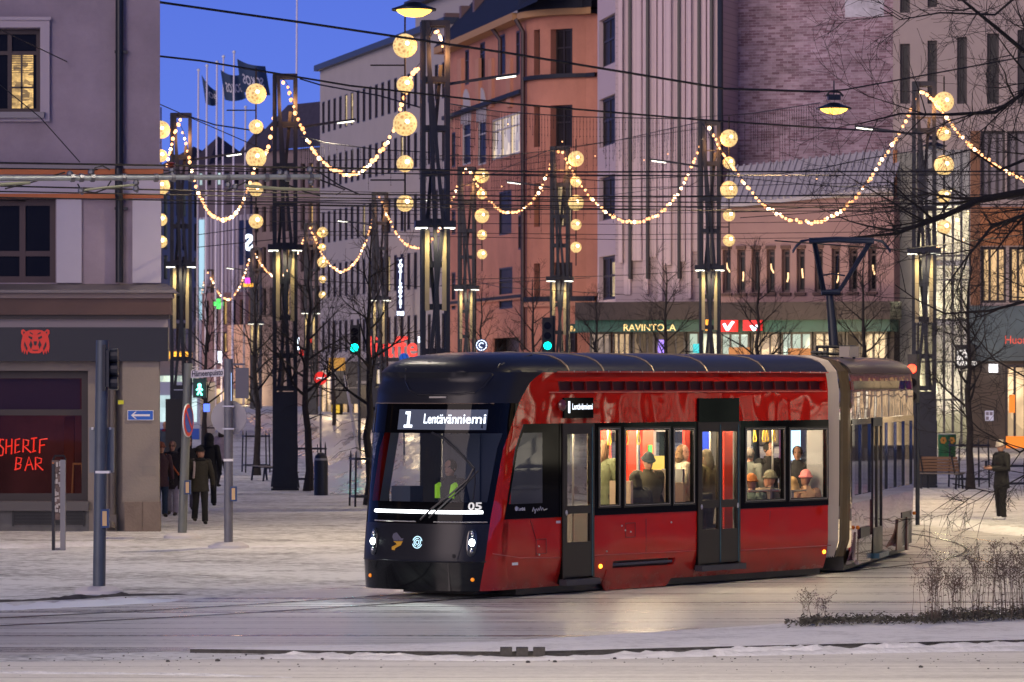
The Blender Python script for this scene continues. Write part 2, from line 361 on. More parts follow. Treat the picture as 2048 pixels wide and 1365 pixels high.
# traffic island along the bottom of the picture: snow top, dirty kerb face
isl_f = [(380, 1306), (700, 1310), (1000, 1311), (1100, 1310), (1400, 1302), (1700, 1295), (2048, 1287), (2600, 1270)]
isl_b = [(2600, 1200), (2048, 1228), (1800, 1240), (1600, 1252), (1300, 1272), (1000, 1290), (700, 1298), (380, 1304)]
zi = 0.045
mb = MB(); top = [G(x, y) for x, y in isl_f]; bk = [G(x, y) for x, y in isl_b]
mb.quad(*[(p.x, p.y, zi) for p in top + bk])
tag(mb.build('traffic_island', ground_mat('island snow', (0.46, 0.46, 0.48), (0.80, 0.80, 0.82), (0.7, 0.7, 1), 1.0, (0.7, 0.9), 0.5, 0.7, 0.44)), kind='structure')
mb = MB()
lp = top + bk
for a, b in zip(lp, lp[1:] + lp[:1]): mb.quad((a.x, a.y, 0), (b.x, b.y, 0), (b.x, b.y, zi), (a.x, a.y, zi))
tag(mb.build('kerb', M['kerb_dirt']), kind='structure')
ridge('kerb_dirt', [(450, 1308), (700, 1312), (1000, 1313.5), (1100, 1312.5), (1400, 1304), (1700, 1297), (2048, 1289), (2600, 1272)], 0.16, 0.035, M['kerb_dirt'], 9, step=0.07, jag=0.9)
ridge('snow_bank', [(430, 1310), (700, 1314), (990, 1315)], 0.22, 0.045, gm_bank, 31, step=.09, jag=1.0)
ridge('snow_bank', [(1105, 1314), (1400, 1306), (1700, 1299), (2048, 1291), (2600, 1274)], 0.24, 0.05, gm_bank, 32, step=.09, jag=1.0)
# storm drain blocks in the kerb
for i, x in enumerate((1014, 1046, 1080)):
    p = G(x, 1312); q = G(x + 24, 1312)
    mb = MB(); mb.box(0, q.x - p.x, -0.10, 0.10, 0, 0.10)
    mb.box(0.02, q.x - p.x - 0.02, -0.104, -0.1, 0.015, 0.07)
    o = mb.build('drain_block', M['kerb_dirt']); o.location = (p.x - 0.08, p.y - 0.05, 0)
    tag(o, ['dark drain block in the kerb, leftmost of three', 'dark drain block in the kerb, middle of three', 'dark drain block in the kerb, rightmost of three'][i], 'drain', 'drain blocks in the kerb')
# small snow and gravel lumps on the near lane
r_ = random.Random(5); mb = MB()
for i in range(300):
    x = r_.uniform(-60, 2100); y = r_.choice([r_.gauss(1318, 5), r_.gauss(1330, 10), r_.gauss(1206, 6) if x < 420 else r_.gauss(1316, 4)])
    if y < 1190: continue
    p = G(x, y); s_ = r_.uniform(0.003, 0.011) * (2.5 if r_.random() < 0.05 else 1)
    mb.ball((p.x, p.y, s_ * 0.5), s_, 5, 4, (1.4, 1.2, 0.9))
tag(mb.build('gravel', M['kerb_dirt']), kind='stuff')

# ------------------------------------------------------------------ tram frame of reference (used by rails and tram)
TH = R(52.3); TX0, TD0 = -0.4275, 57.97; TW = 2.35
TC, TS = math.cos(TH), math.sin(TH)
def TWld(u, v, z=0.0): return Vector((TX0 + u * TC - v * TS, TD0 + u * TS + v * TC, z))
TH2 = R(77.0)
def ribbon(name, pts, wid, z, m):
    mb = MB(); vs = []; n = len(pts)
    for i, p in enumerate(pts):
        d = (pts[min(i + 1, n - 1)] - pts[max(i - 1, 0)]).normalized(); nr = Vector((-d.y, d.x, 0)) * wid / 2
        vs += [(p.x + nr.x, p.y + nr.y, z), (p.x - nr.x, p.y - nr.y, z)]
    mb.add(vs, [(2 * i, 2 * i + 1, 2 * i + 3, 2 * i + 2) for i in range(n - 1)])
    return tag(mb.build(name, m), kind='structure')
M['rail'] = mat('worn rail steel', (0.45, 0.46, 0.47), 0.18, 0.9)
M['groove'] = mat('rail groove', (0.02, 0.02, 0.02), 0.8)
def track(p, ang, segs):
    out = [Vector(p)]
    for ln, turn in segs:
        n = max(1, int(ln / 0.5))
        for i in range(n):
            ang += turn / n; out.append(out[-1] + Vector((math.cos(ang), math.sin(ang), 0)) * ln / n)
    return out
cen = track(TWld(9, TW / 2), TH + math.pi, [(11, 0), (22, R(-44)), (60, R(-4))])
back = track(TWld(9, TW / 2), TH, [(12, R(36)), (8, R(14)), (200, R(3))])
def offs(pts, o):
    r = []
    for i, p in enumerate(pts):
        d = (pts[min(i + 1, len(pts) - 1)] - pts[max(i - 1, 0)]).normalized(); r.append(p + Vector((-d.y, d.x, 0)) * o)
    return r
for line in (cen, back):
    for o in (-0.72, 0.72):
        ribbon('rail', offs(line, o), 0.06, 0.011, M['rail']); ribbon('rail_groove', offs(line, o + 0.055), 0.05, 0.0105, M['groove'])
for pa in ([(1700, 1050), (1836, 1063), (1930, 1076), (2060, 1096), (2500, 1150)], [(1700, 1072), (1836, 1096), (1950, 1119), (2060, 1143), (2500, 1240)]):
    ribbon('rail', [G(*q) for q in pa], 0.06, 0.011, M['rail'])

def drape(name, px, wid, m, z=0.012):
    """strip of road following the rising ground along picture points"""
    mb = MB(); pts = [GT(*q) for q in px]; vs = []; n = len(pts)
    for i, p in enumerate(pts):
        w_ = wid[i] / 2 if isinstance(wid, list) else wid / 2
        vs += [(p.x - w_, p.y, TZ(p.y) + z), (p.x + w_, p.y, TZ(p.y) + z)]
    mb.add(vs, [(2 * i, 2 * i + 1, 2 * i + 3, 2 * i + 2) for i in range(n - 1)]); return tag(mb.build(name, m), kind='structure')
drape('far_road', [(668, 829), (675, 834), (690, 844), (712, 856), (742, 870), (785, 888), (840, 910), (900, 940), (980, 990)], 10.0, ground_mat('far icy road', (0.30, 0.31, 0.32), (0.60, 0.60, 0.60), (0.9, 0.03, 1), 1.2, (0.12, 0.5), 0.12, 0.05, 0.47))
# ------------------------------------------------------------------ facades
class Fac:
    """a building whose front runs from A to B; local x along the front, -y towards the street, z up"""
    def __init__(s, name, label, cat, A, B, group=None):
        a = ((A[0] - CX) / F * A[1], A[1]); b = ((B[0] - CX) / F * B[1], B[1])
        s.a = Vector((*a, 0)); dv = Vector((b[0] - a[0], b[1] - a[1], 0)); s.L = dv.length; s.t = dv.normalized()
        s.root = thing(name, label, cat, s.a, math.atan2(dv.y, dv.x), group)
    def loc(s, px, py, y=0.0):
        """picture point -> (x, z) on the plane at local depth y"""
        n = Vector((-s.t.y, s.t.x, 0)); o = s.a + n * y
        k = (px - CX) / F      # ray (k d, d)
        # k d = o.x + t.x x ; d = o.y + t.y x
        x = (k * o.y - o.x) / (s.t.x - k * s.t.y); d = o.y + s.t.y * x
        return x, H - (py - HY) / F * d
    def rect(s, x0, x1, y0, y1, y=0.0):
        cx = (x0 + x1) / 2
        a, _ = s.loc(x0, y0, y); b, _ = s.loc(x1, y0, y); _, zt = s.loc(cx, y0, y); _, zb = s.loc(cx, y1, y)
        return a, b, zb, zt
    def world(s, x, y, z):
        n = Vector((-s.t.y, s.t.x, 0)); q = s.a + s.t * x + n * y; return Vector((q.x, q.y, z))
    def box(s, name, m, x0, x1, z0, z1, yf, yb): return MB().box(x0, x1, yf, yb, z0, z1).build(name, m, s.root)
    def pbox(s, name, m, x0, x1, y0, y1, yf=-0.1, yb=0.0):
        a, b, c, d = s.rect(x0, x1, y0, y1, yf); return s.box(name, m, a, b, c, d, yf, yb)
    def wall(s, m, z1, hs=(), reveal=0.25, depth=10.0, x0=0.0, x1=None, z0=0.0, name='wall', top=True, skew=0.0):
        x1 = s.L if x1 is None else x1; xb = x1 - skew
        mb = MB(); mb.holes(x0, x1, z0, z1, list(hs), reveal)
        mb.quad((x0, 0, z0), (x0, 0, z1), (x0, depth, z1), (x0, depth, z0)); mb.quad((x1, 0, z0), (xb, depth, z0), (xb, depth, z1), (x1, 0, z1))
        mb.quad((x0, depth, z0), (x0, depth, z1), (xb, depth, z1), (xb, depth, z0))
        if top: mb.quad((x0, 0, z1), (x1, 0, z1), (xb, depth, z1), (x0, depth, z1))
        return mb.build(name, m, s.root)
    def window(s, r, panem, framem=None, y=0.2, fw=0.07, mull=(), trans=(), name='window', label=None, sub=True):
        """frame with mullions, pane as sub-part (or one mesh for far windows)"""
        a, b, c, d = r; framem = framem or M['frame_dark']; mb = MB()
        mb.box(a, a + fw, y - .06, y + .04, c, d); mb.box(b - fw, b, y - .06, y + .04, c, d)
        mb.box(a + fw, b - fw, y - .06, y + .04, c, c + fw); mb.box(a + fw, b - fw, y - .06, y + .04, d - fw, d)
        for q in mull: x = a + (b - a) * q; mb.box(x - fw * .45, x + fw * .45, y - .05, y + .03, c + fw, d - fw)
        for q in trans: z = c + (d - c) * q; mb.box(a + fw, b - fw, y - .045, y + .025, z - fw * .4, z + fw * .4)
        if sub:
            o = mb.build(name, framem, s.root)
            MB().box(a + fw * .5, b - fw * .5, y + .005, y + .02, c + fw * .5, d - fw * .5).build('pane', panem, o)
        else:
            mb.mi = 1; mb.box(a + fw * .5, b - fw * .5, y + .005, y + .02, c + fw * .5, d - fw * .5); o = mb.build(name, [framem, panem], s.root)
        if label: o['label'] = label
        return o

def brickmat(name, c1, c2, mortar, scale=1.0, w_=0.5, h_=0.25, patch=0.4):
    m, t, b = nmat(name); L = t.links
    co = t.nodes.new('ShaderNodeTexCoord'); sp = t.nodes.new('ShaderNodeSeparateXYZ'); L.new(co.outputs['Object'], sp.inputs[0])
    cb = t.nodes.new('ShaderNodeCombineXYZ'); L.new(sp.outputs['X'], cb.inputs[0]); L.new(sp.outputs['Z'], cb.inputs[1])
    br = t.nodes.new('ShaderNodeTexBrick'); br.inputs['Scale'].default_value = scale; br.inputs['Brick Width'].default_value = w_; br.inputs['Row Height'].default_value = h_
    br.inputs['Color1'].default_value = (*c1, 1); br.inputs['Color2'].default_value = (*c2, 1); br.inputs['Mortar'].default_value = (*mortar, 1); br.inputs['Mortar Size'].default_value = 0.015
    L.new(cb.outputs[0], br.inputs[0])
    n = t.nodes.new('ShaderNodeTexNoise'); n.inputs['Scale'].default_value = 0.55; n.inputs['Detail'].default_value = 8; n.inputs['Roughness'].default_value = 0.75
    mp = t.nodes.new('ShaderNodeMapping'); mp.inputs['Scale'].default_value = (1, 1, 2.2); L.new(co.outputs['Object'], mp.inputs[0]); L.new(mp.outputs[0], n.inputs[0])
    rp = t.nodes.new('ShaderNodeValToRGB'); rp.color_ramp.elements[0].position = 0.35; rp.color_ramp.elements[1].position = 0.68
    rp.color_ramp.elements[0].color = (1 - patch, 1 - patch, 1 - patch, 1); rp.color_ramp.elements[1].color = (1 + patch, 1 + patch, 1 + patch * 1.1, 1)
    L.new(n.outputs[0], rp.inputs[0])
    mxn = t.nodes.new('ShaderNodeMix'); mxn.data_type = 'RGBA'; mxn.blend_type = 'MULTIPLY'; mxn.inputs[0].default_value = 1
    L.new(br.outputs[0], mxn.inputs[6]); L.new(rp.outputs[0], mxn.inputs[7]); L.new(mxn.outputs[2], b.inputs['Base Color'])
    b.inputs['Roughness'].default_value = 0.85
    bp = t.nodes.new('ShaderNodeBump'); bp.inputs['Strength'].default_value = 0.5; bp.inputs['Distance'].default_value = 0.03
    L.new(br.outputs['Fac'], bp.inputs['Height']); bp.invert = True; L.new(bp.outputs[0], b.inputs['Normal'])
    return m
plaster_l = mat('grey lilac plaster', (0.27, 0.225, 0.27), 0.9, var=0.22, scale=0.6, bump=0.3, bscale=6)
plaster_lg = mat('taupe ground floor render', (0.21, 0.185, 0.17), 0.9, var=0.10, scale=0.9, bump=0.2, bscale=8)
pil_white = mat('off white pilaster', (0.44, 0.42, 0.50), 0.8, var=0.05, scale=1)
orange_band = mat('orange painted cornice', (0.42, 0.13, 0.045), 0.7, var=0.1, scale=2)
brown_fascia = mat('dark brown fascia', (0.075, 0.040, 0.035), 0.6, var=0.12, scale=1)
plinth_m = mat('brown stone plinth', (0.17, 0.135, 0.115), 0.85, var=0.2, scale=2.5, bump=0.3)

# ---------- corner building on the left with the bar
LB = Fac('corner_building', 'grey lilac plaster corner building with a bar on its ground floor', 'building', (-700, 84.6), (320, 84.6))
wl = LB.rect(-70, 80, 58, 226); w2 = LB.rect(-60, 111, 398, 566); shop = LB.rect(-300, 176, 742, 1003); kick = LB.rect(-300, 176, 1020, 1061)
zc = LB.loc(200, 610)[1]; zt = LB.loc(200, -260)[1]
LB.wall(plaster_l, zt, [wl, w2], 0.30, 14, z0=zc, skew=3.6)
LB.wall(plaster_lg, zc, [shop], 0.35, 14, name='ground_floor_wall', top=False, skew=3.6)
# upper window with white surround and lit room
a, b, c, d = wl
mb = MB(); q = LB.rect(-100, 100, 38, 244); e = 0.10
mb.box(q[0], a - .02, -e, 0.0, q[2], q[3]); mb.box(b + .02, q[1], -e, 0.0, q[2], q[3]); mb.box(a - .02, b + .02, -e, 0.0, d + .02, q[3]); mb.box(a - .02, b + .02, -e, 0, q[2], c - .1)
mb.box(q[0] - .03, q[1] + .03, -e - .04, -e, q[3] - .04, q[3] + .03)
mb.build('window_surround', mat('pale window surround', (0.40, 0.35, 0.40), 0.8), LB.root)
wn = LB.window(wl, M['pane_dark'], mat('dark brown window frame', (0.035, 0.018, 0.022), 0.5), 0.25, 0.10, mull=(0.58,), trans=(0.72,))
lx0, lx1, lz0, lz1 = LB.rect(20, 66, 106, 217, 0.2)
mb = MB(); mb.box(lx0, lx1, 0.238, 0.244, lz0, lz1); mb.build('lit_pane', litwin('lit room with brick wall', (1.0, 0.62, 0.20), 0.9, 6, 12, 0.8), wn)
mb = MB()
for i in range(9): mb.box(lx0, lx1, 0.226, 0.230, lz1 - 0.03 - i * 0.05, lz1 - 0.018 - i * 0.05)
mb.box((lx0 + lx1) / 2 - .02, (lx0 + lx1) / 2 + .02, .224, .232, lz0, lz1); mb.box(lx0, lx1, .224, .232, lz0 + .42, lz0 + .46)
mb.build('blind', M['frame_dark'], wn)
LB.pbox('window_sill', mat('grey metal sill', (0.20, 0.19, 0.21), 0.5, 0.4), -110, 88, 224, 236, -0.22, 0.26)
# lower window
w2o = LB.window(w2, M['pane_dark'], mat('plum window frame', (0.045, 0.022, 0.030), 0.5), 0.25, 0.14, mull=(0.60,), trans=(0.35,))
mb = MB()
for x in (60, 92):
    xx, z = LB.loc(x, 535, 0.3); mb.lathe([(0.17, 0), (0.10, 0.12), (0.03, 0.18), (0.02, 1.1)], (xx, 0.55, z), 12)
mb.build('pendant_shade', mat('white lamp shade', (0.5, 0.52, 0.58), 0.5), w2o)
# orange cornices, white frieze, pilasters
for y0, y1, e in ((338, 349, 0.16), (388, 397, 0.14)): LB.pbox('cornice', orange_band, -700, 326, y0, y1, -e)
LB.pbox('cornice_cap', mat('grey cornice flashing', (0.22, 0.20, 0.22), 0.6), -700, 328, 330, 338, -0.19)
LB.pbox('frieze', pil_white, -700, 320, 349, 388, -0.04)
for x0, x1 in ((113, 163), (265, 322)): LB.pbox('pilaster', pil_white, x0, x1, 397, 566, -0.07)
# ledge, fascia, sign board
mb = MB(); a, b, c, d = LB.rect(-700, 352, 572, 586, -0.55)
mb.add([(a, -.55, c), (b, -.55, c), (b, 0.4, c), (a, 0.4, c), (a, -.55, c + .06), (b, -.55, c + .06), (b - .25, 0.02, d + .06), (a, 0.02, d + .06)], [(0, 1, 5, 4), (4, 5, 6, 7), (0, 3, 2, 1), (1, 2, 6, 5)])
mb.build('ledge', mat('grey flashed ledge', (0.17, 0.155, 0.16), 0.55, 0.2, var=0.1), LB.root)
LB.pbox('ledge_soffit', mat('dusky ledge band', (0.20, 0.16, 0.155), 0.8), -700, 345, 586, 597, -0.45)
LB.pbox('fascia', brown_fascia, -700, 342, 597, 630, -0.40)
LB.pbox('fascia_trim', M['frame_dark'], -700, 338, 630, 638, -0.30)
LB.pbox('band', mat('pale render band', (0.34, 0.30, 0.31), 0.85), -700, 335, 638, 655, -0.15)
sgn = LB.pbox('sign_board', mat('black sign board', (0.006, 0.007, 0.012), 0.35), -700, 336, 655, 723, -0.30)
# red bear head emblem
def bx(px, py, y): x, z = LB.loc(px, py, y); return (x, y, z)
mb = MB(); mb2 = MB(); BY = -0.32
def bpoly(mbx, pts, y): mbx.prism([LB.loc(px, py, y) for px, py in pts], y, y + 0.02, lambda a_, b_, c_: (a_, c_, b_))
cxb, cyb = 70.5, 684
def sym(pts): return pts + [(2 * cxb - x, y) for x, y in reversed(pts)]
bpoly(mb, sym([(70.5, 660), (58, 661), (52, 664), (47, 659), (42.5, 661), (42, 667), (45.5, 672), (43, 682), (42, 693), (44, 706), (47, 700), (48.5, 709), (51, 702), (54, 710), (56.5, 702), (60, 706), (64, 707)]), BY)
bear = mb.build('bear_emblem', emis('dim red neon', (1.0, 0.05, 0.03), 0.22, False), LB.root)
black_e = M['black']
for pts in ([(57, 672), (65, 675), (64, 680), (57, 676)], [(84, 672), (76, 675), (77, 680), (84, 676)], [(67, 683), (74, 683), (73, 690), (70.5, 692), (68, 690)], [(62, 681), (65, 690), (62, 699), (58, 690)], [(79, 681), (76, 690), (79, 699), (83, 690)],
            [(64, 700), (77, 700), (75, 702), (66, 702)], [(49, 683), (52, 690), (50, 697), (48, 690)], [(92, 683), (89, 690), (91, 697), (93, 690)], [(46.5, 663), (50, 665), (47, 669)], [(94.5, 663), (91, 665), (94, 669)],
            [(52, 690), (55, 697), (53.5, 703), (51, 697)], [(89, 690), (86, 697), (87.5, 703), (90, 697)], [(60, 664), (66, 668), (66, 670), (59, 667)], [(81, 664), (75, 668), (75, 670), (82, 667)]):
    bpoly(mb2, pts, BY - 0.012)
mb2.build('bear_markings', black_e, bear)
# shop window: frame, interior, red neon words
sw = LB.window(shop, glass('bar window glass', (0.85, 0.75, 0.75), 0.9, .02, .3, .012), mat('brown black shop frame', (0.030, 0.022, 0.022), 0.5), 0.30, 0.16, trans=(0.68,), name='shop_window')
a, b, c, d = shop
mb = MB(); mb.quad((a, 3.2, c - .4), (b, 3.2, c - .4), (b, 3.2, d), (a, 3.2, d)); mb.quad((a, .36, c - .4), (b, .36, c - .4), (b, 3.2, c - .4), (a, 3.2, c - .4)); mb.quad((b, .36, c - .4), (b, .36, d), (b, 3.2, d), (b, 3.2, c - .4)); mb.quad((a, .36, d), (b, .36, d), (b, 3.2, d), (a, 3.2, d))
mb.build('bar_room', mat('dark plum bar room', (0.12, 0.055, 0.06), 0.8, var=0.4, scale=1), sw)
q = LB.rect(-300, 160, 758, 828, 0.36); MB().box(q[0], q[1], 0.36, 0.38, q[2], q[3]).build('valance', mat('violet grey valance', (0.10, 0.075, 0.12), 0.8), sw)
q = LB.rect(128, 148, 835, 1000, 0.8); MB().box(q[0], q[1], 0.8, 0.9, q[2], q[3]).build('curtain', mat('brown curtain', (0.22, 0.07, 0.03), 0.9), sw)
mb = MB(); x, z = LB.loc(155, 928, .6); mb.box(x - .10, x + .10, .55, .75, z - .02, z + .02)
for dx in (-.09, .09): mb.bar((x + dx, .6, z), (x + dx * 1.4, .6, z - .8), .03)
mb.build('bar_stool', mat('brass stool', (0.5, 0.32, 0.10), 0.4, 0.6), sw)
l = bpy.data.lights.new('bar_lamp', 'POINT'); l.energy = 40; l.color = (1, 0.45, 0.28); l.shadow_soft_size = 0.2
lo = bpy.data.objects.new('bar_lamp', l); COL.objects.link(lo); lo.parent = LB.root; lo.location = ((LB.loc(60, 900)[0]), 1.4, d - 0.6)
def neon_strokes(name, strokes, rad, y, m, par):
    mb = MB()
    for st in strokes: mb.tube([bx(px, py, y) for px, py in st], rad, 5)
    return mb.build(name, m, par)
S_ = [[(8, 880), (1, 879), (-1, 890), (7, 898), (5, 911), (-3, 912)], [(13, 879), (12, 908)], [(24, 878), (23, 909)], [(12, 894), (24, 892)], [(40, 878), (31, 880), (30, 907), (40, 903)], [(30, 892), (38, 890)],
      [(46, 905), (47, 879), (57, 882), (56, 891), (48, 893), (62, 906)], [(68, 877), (67, 903)], [(62, 878), (74, 876)], [(64, 904), (72, 902)], [(95, 878), (80, 880), (79, 907)], [(79, 892), (90, 890)],
      [(31, 938), (33, 915), (43, 917), (41, 926), (33, 927), (42, 930), (40, 937), (29, 940)], [(50, 942), (58, 914), (66, 940)], [(53, 931), (64, 929)], [(71, 940), (71, 915), (83, 918), (82, 926), (72, 928), (86, 941)]]
neon_strokes('neon_lettering', S_, 0.016, 0.27, M['neon_red'], sw)
# stall riser with vents, plinth, drainpipe, pier
q = LB.rect(-700, 178, 1003, 1022, -0.05); LB.box('sill_ledge', mat('dark stone sill', (0.09, 0.085, 0.09), 0.6), q[0], q[1], q[2], q[3], -0.14, 0.3)
q = LB.rect(28, 166, 1024, 1050, -0.03); mb = MB()
for i in range(9):
    z = q[2] + (q[3] - q[2]) * (i + .5) / 9; mb.bar((q[0], -.02, z), (q[1], -.02, z), 0.05, 0.018)
mb.box(q[0] - .04, q[0], -.05, .0, q[2] - .03, q[3] + .03); mb.box(q[1], q[1] + .04, -.05, .0, q[2] - .03, q[3] + .03)
mb.build('vent_grille', mat('dark vent grille', (0.035, 0.037, 0.04), 0.5, 0.5), LB.root)
q = LB.rect(-700, 178, 1022, 1064, 0); LB.box('plinth', mat('dark grey plinth', (0.10, 0.10, 0.105), 0.7, var=0.2), q[0], q[1], 0, q[3], -0.015, 0.0)
q = LB.rect(245, 318, 722, 1004, -0.22); LB.box('pier', mat('warm grey pier', (0.22, 0.195, 0.175), 0.85, var=0.08, scale=1, bump=0.15), q[0], q[1], q[2], q[3], -0.22, 0.0)
q = LB.rect(249, 320, 1004, 1060, -0.28); mb = MB(); mb.box(q[0], (q[0] + q[1]) / 2 - .004, -.28, 0, 0, q[3]); mb.box((q[0] + q[1]) / 2 + .004, q[1], -.28, 0, 0, q[3]); mb.build('pier_base', plinth_m, LB.root)
q = LB.rect(284, 312, 932, 950, -0.222); LB.box('cable_box', mat('mortar patch', (0.20, 0.18, 0.165), 0.8), q[0], q[1], q[2], q[3], -0.235, -0.22)
dp = MB(); x0, z0 = LB.loc(240, 0); x1, z1 = LB.loc(240, 600)
dp.tube([(x0, -.12, zt), (x0, -.12, LB.loc(240, 330)[1]), (x0, -.26, LB.loc(240, 340)[1]), (x0, -.26, LB.loc(240, 392)[1]), (x0, -.12, LB.loc(240, 402)[1]), (x0, -.12, LB.loc(240, 566)[1])], 0.085, 10)
for py in (105, 418): x, z = LB.loc(240, py); dp.box(x - .1, x + .16, -.14, -.02, z - .03, z + .03)
dp.build('drainpipe', M['steel_dark'], LB.root, smooth=True)
dp = MB(); x0, z0 = LB.loc(226, 725); dp.tube([(x0, -.14, z0), (x0, -.14, 0.25), (x0, -.28, 0.05)], 0.085, 10)
dp.box(x0 - .1, x0 + .1, -.25, -.05, 0.0, .35); dp.build('drainpipe', mat('brown grey downpipe', (0.085, 0.075, 0.075), 0.5, 0.3), LB.root, smooth=True)
q = LB.rect(236, 247, 801, 809, -.25); LB.box('notice', mat('yellow notice', (0.55, 0.58, 0.02), 0.5), q[0], q[1], q[2], q[3], -.245, -.235)
# one way sign on the pier
q = LB.rect(255, 307, 821, 841, -.25); sg = thing('one_way_sign', 'blue one way sign with white arrow on the corner pier', 'sign', LB.world((q[0] + q[1]) / 2, -.25, (q[2] + q[3]) / 2), LB.root.rotation_euler[2])
sw_, sh_ = (q[1] - q[0]) / 2, (q[3] - q[2]) / 2
MB().box(-sw_, sw_, -.01, .02, -sh_, sh_).build('sign_border', M['white'], sg)
MB().box(-sw_ + .012, sw_ - .012, -.013, -.01, -sh_ + .012, sh_ - .012).build('sign_face', mat('bright blue sign', (0.01, 0.10, 0.50), 0.4), sg)
mb = MB(); f3 = lambda a_, b_, c_: (a_, c_, b_)
mb.prism([(-.20, .0), (-.11, .075), (-.08, .075), (-.14, .02), (.20, .02), (.20, -.02), (-.14, -.02), (-.08, -.075), (-.11, -.075)], -.017, -.0135, f3); mb.build('arrow', M['white'], sg)

# ---------- cream office building with vertical slots (far side of the street)
cream = mat('cream office render', (0.40, 0.36, 0.34), 0.9, var=0.06, scale=0.5)
OB = Fac('office_building', 'long cream office building with rows of narrow vertical windows', 'building', (640, 247), (899, 214))
rows = [(180, 246), (295, 361), (410, 476), (520, 590), (638, 704)]
hs = []
nW = 20
for (ya, yb) in rows:
    za, zb = OB.loc(720, yb)[1], OB.loc(720, ya)[1]
    for i in range(nW):
        x = 0.7 + (OB.L - 2.4) * i / (nW - 1); hs.append((x, x + 0.72, za, zb))
OBz = OB.loc(640, 143)[1]
OB.wall(cream, OBz, hs, 0.09, 16)
for i, h_ in enumerate(hs):
    lit = i in (4, 5, 33, 47, 71)
    OB.window(h_, M['win_cream'] if lit else M['pane_matte'], M['frame_dark'], 0.05, 0.06, sub=False)
for i in range(7):
    x = .8 + i * (OB.L - 1.5) / 7; OB.window((x, x + 3.2, 1.0, 3.9), (M['shop_warm'], M['win_warm'], M['shop_warm'], M['win_cream'])[i % 4], M['frame_dark'], -.06, .12, mull=(.5,), name='shop_window', sub=False)
OB.box('parapet', mat('dark zinc parapet', (0.06, 0.075, 0.11), 0.5, 0.3), -0.2, OB.L + .1, OBz, OBz + 0.35, -0.35, 1)
OB.box('upper_storey', mat('pale upper storey render', (0.40, 0.37, 0.37), 0.9), 4.5, OB.L + 12, OBz + .35, OBz + 3.6, 5, 14)
mb = MB()
for i in range(8): mb.box(6 + i * 1.7, 6.8 + i * 1.7, 4.9, 5.0, OBz + .9, OBz + 1.9)
mb.build('upper_window', M['pane_dark'], OB.root)
OB.box('upper_roof', mat('dark upper roof', (0.035, 0.03, 0.04), 0.6), 4.0, OB.L + 12, OBz + 3.6, OBz + 4.0, 4.4, 15)
# vertical lit sign and ground floor strip on the office building
q = OB.rect(806, 817, 515, 632, -0.6)
vs_ = thing('vertical_sign', 'tall blue and white lit sign on the cream office building', 'sign', OB.world((q[0] + q[1]) / 2, -.9, q[2]), 0)
hh = q[3] - q[2]; MB().box(-.22, .22, -.1, .1, 0, hh).build('sign_box', mat('navy sign box', (0.01, 0.015, 0.08), 0.4), vs_)
for i, ch in enumerate('YOSTILAAYTEI'):
    lettering(ch, M['neon_white'], vs_, lambda a_, b_, c_, i=i: (a_ - .0, -.11 - c_, hh - .34 - i * (hh - .55) / 12 + b_), 0.30, align='CENTER', bold=0.012)
q2 = OB.rect(807, 816, 620, 629, -.6); MB().box(-.19, .19, -.13, -.105, .02, .24).build('lit_square', M['neon_white'], vs_)

# ---------- terracotta corner house
terra = mat('terracotta plaster', (0.50, 0.215, 0.140), 0.85, var=0.20, scale=0.35, bump=0.1)
terra_l = mat('light terracotta trim', (0.52, 0.25, 0.16), 0.85)
roofb = mat('blue black sheet roof', (0.010, 0.013, 0.026), 0.7, 0.0, var=0.2, scale=1)
TB = Fac('terracotta_building', 'terracotta corner house with a dark mansard roof and rounded corner', 'building', (894, 213), (1050, 193))
def R_(*a): return TB.rect(*a)
t_w = [R_(998, 1023, 382, 470), R_(998, 1025, 535, 618), R_(925, 941, 246, 330), R_(956, 972, 242, 330), R_(984, 1040, 232, 314), R_(1082 - 50, 1040, 62, 150), R_(998, 1010, 70, 150), R_(960, 970, 85, 160), R_(930, 938, 100, 170), R_(903, 911, 265, 335), R_(903, 911, 545, 620), R_(903, 911, 420, 470), R_(1036, 1042, 430, 500)]
ent = R_(985, 1038, 676, 745)
TBz = TB.loc(1050, 42)[1]
TB.wall(terra, TBz, t_w + [ent], 0.12, 14)
for i, h_ in enumerate(t_w):
    TB.window(h_, M['win_cream'] if i in (4,) else M['pane_matte'], mat('white window frame', (0.5, 0.46, 0.44), 0.6) if i in (2, 3, 4) else M['frame_dark'], 0.07, 0.09, mull=(0.33, 0.66) if i == 4 else (), trans=(0.7,), sub=False)
TB.box('entrance', M['frame_dark'], ent[0], ent[1], 0, ent[3], 0.7, 0.8)
for hx in (t_w[2], t_w[3]):
    mb = MB(); cxw = (hx[0] + hx[1]) / 2; rr_ = (hx[1] - hx[0]) / 2
    mb.prism([(cxw + rr_ * 1.25 * math.cos(a_), hx[3] + rr_ * 1.6 * math.sin(a_)) for a_ in [math.pi * i / 10 for i in range(11)]] + [(cxw - rr_ * 1.25, hx[2]), (cxw + rr_ * 1.25, hx[2])][:0], -.05, -.005, lambda a_, b_, c_: (a_, c_, b_))
    mb.build('arched_head', mat('pale arch', (0.5, 0.45, 0.43), 0.7), TB.root)
TB.box('string_course', terra_l, 0, TB.L + .1, *[TB.loc(950, y)[1] for y in (608, 596)], -.18, 0.0)
for x0, x1 in ((950, 957), (976, 983), (1012, 1020), (915, 922)): TB.pbox('pilaster', terra_l, x0, x1, 118, 215, -.15)
TB.box('sill_band', roofb, 0, TB.L, *[TB.loc(950, y)[1] for y in (222, 214)], -.3, 0.0)
TB.box('belt_course', roofb, 0, TB.L, *[TB.loc(1000, y)[1] for y in (600, 594)], -.22, -.0)
mb = MB(); e_ = 0.7
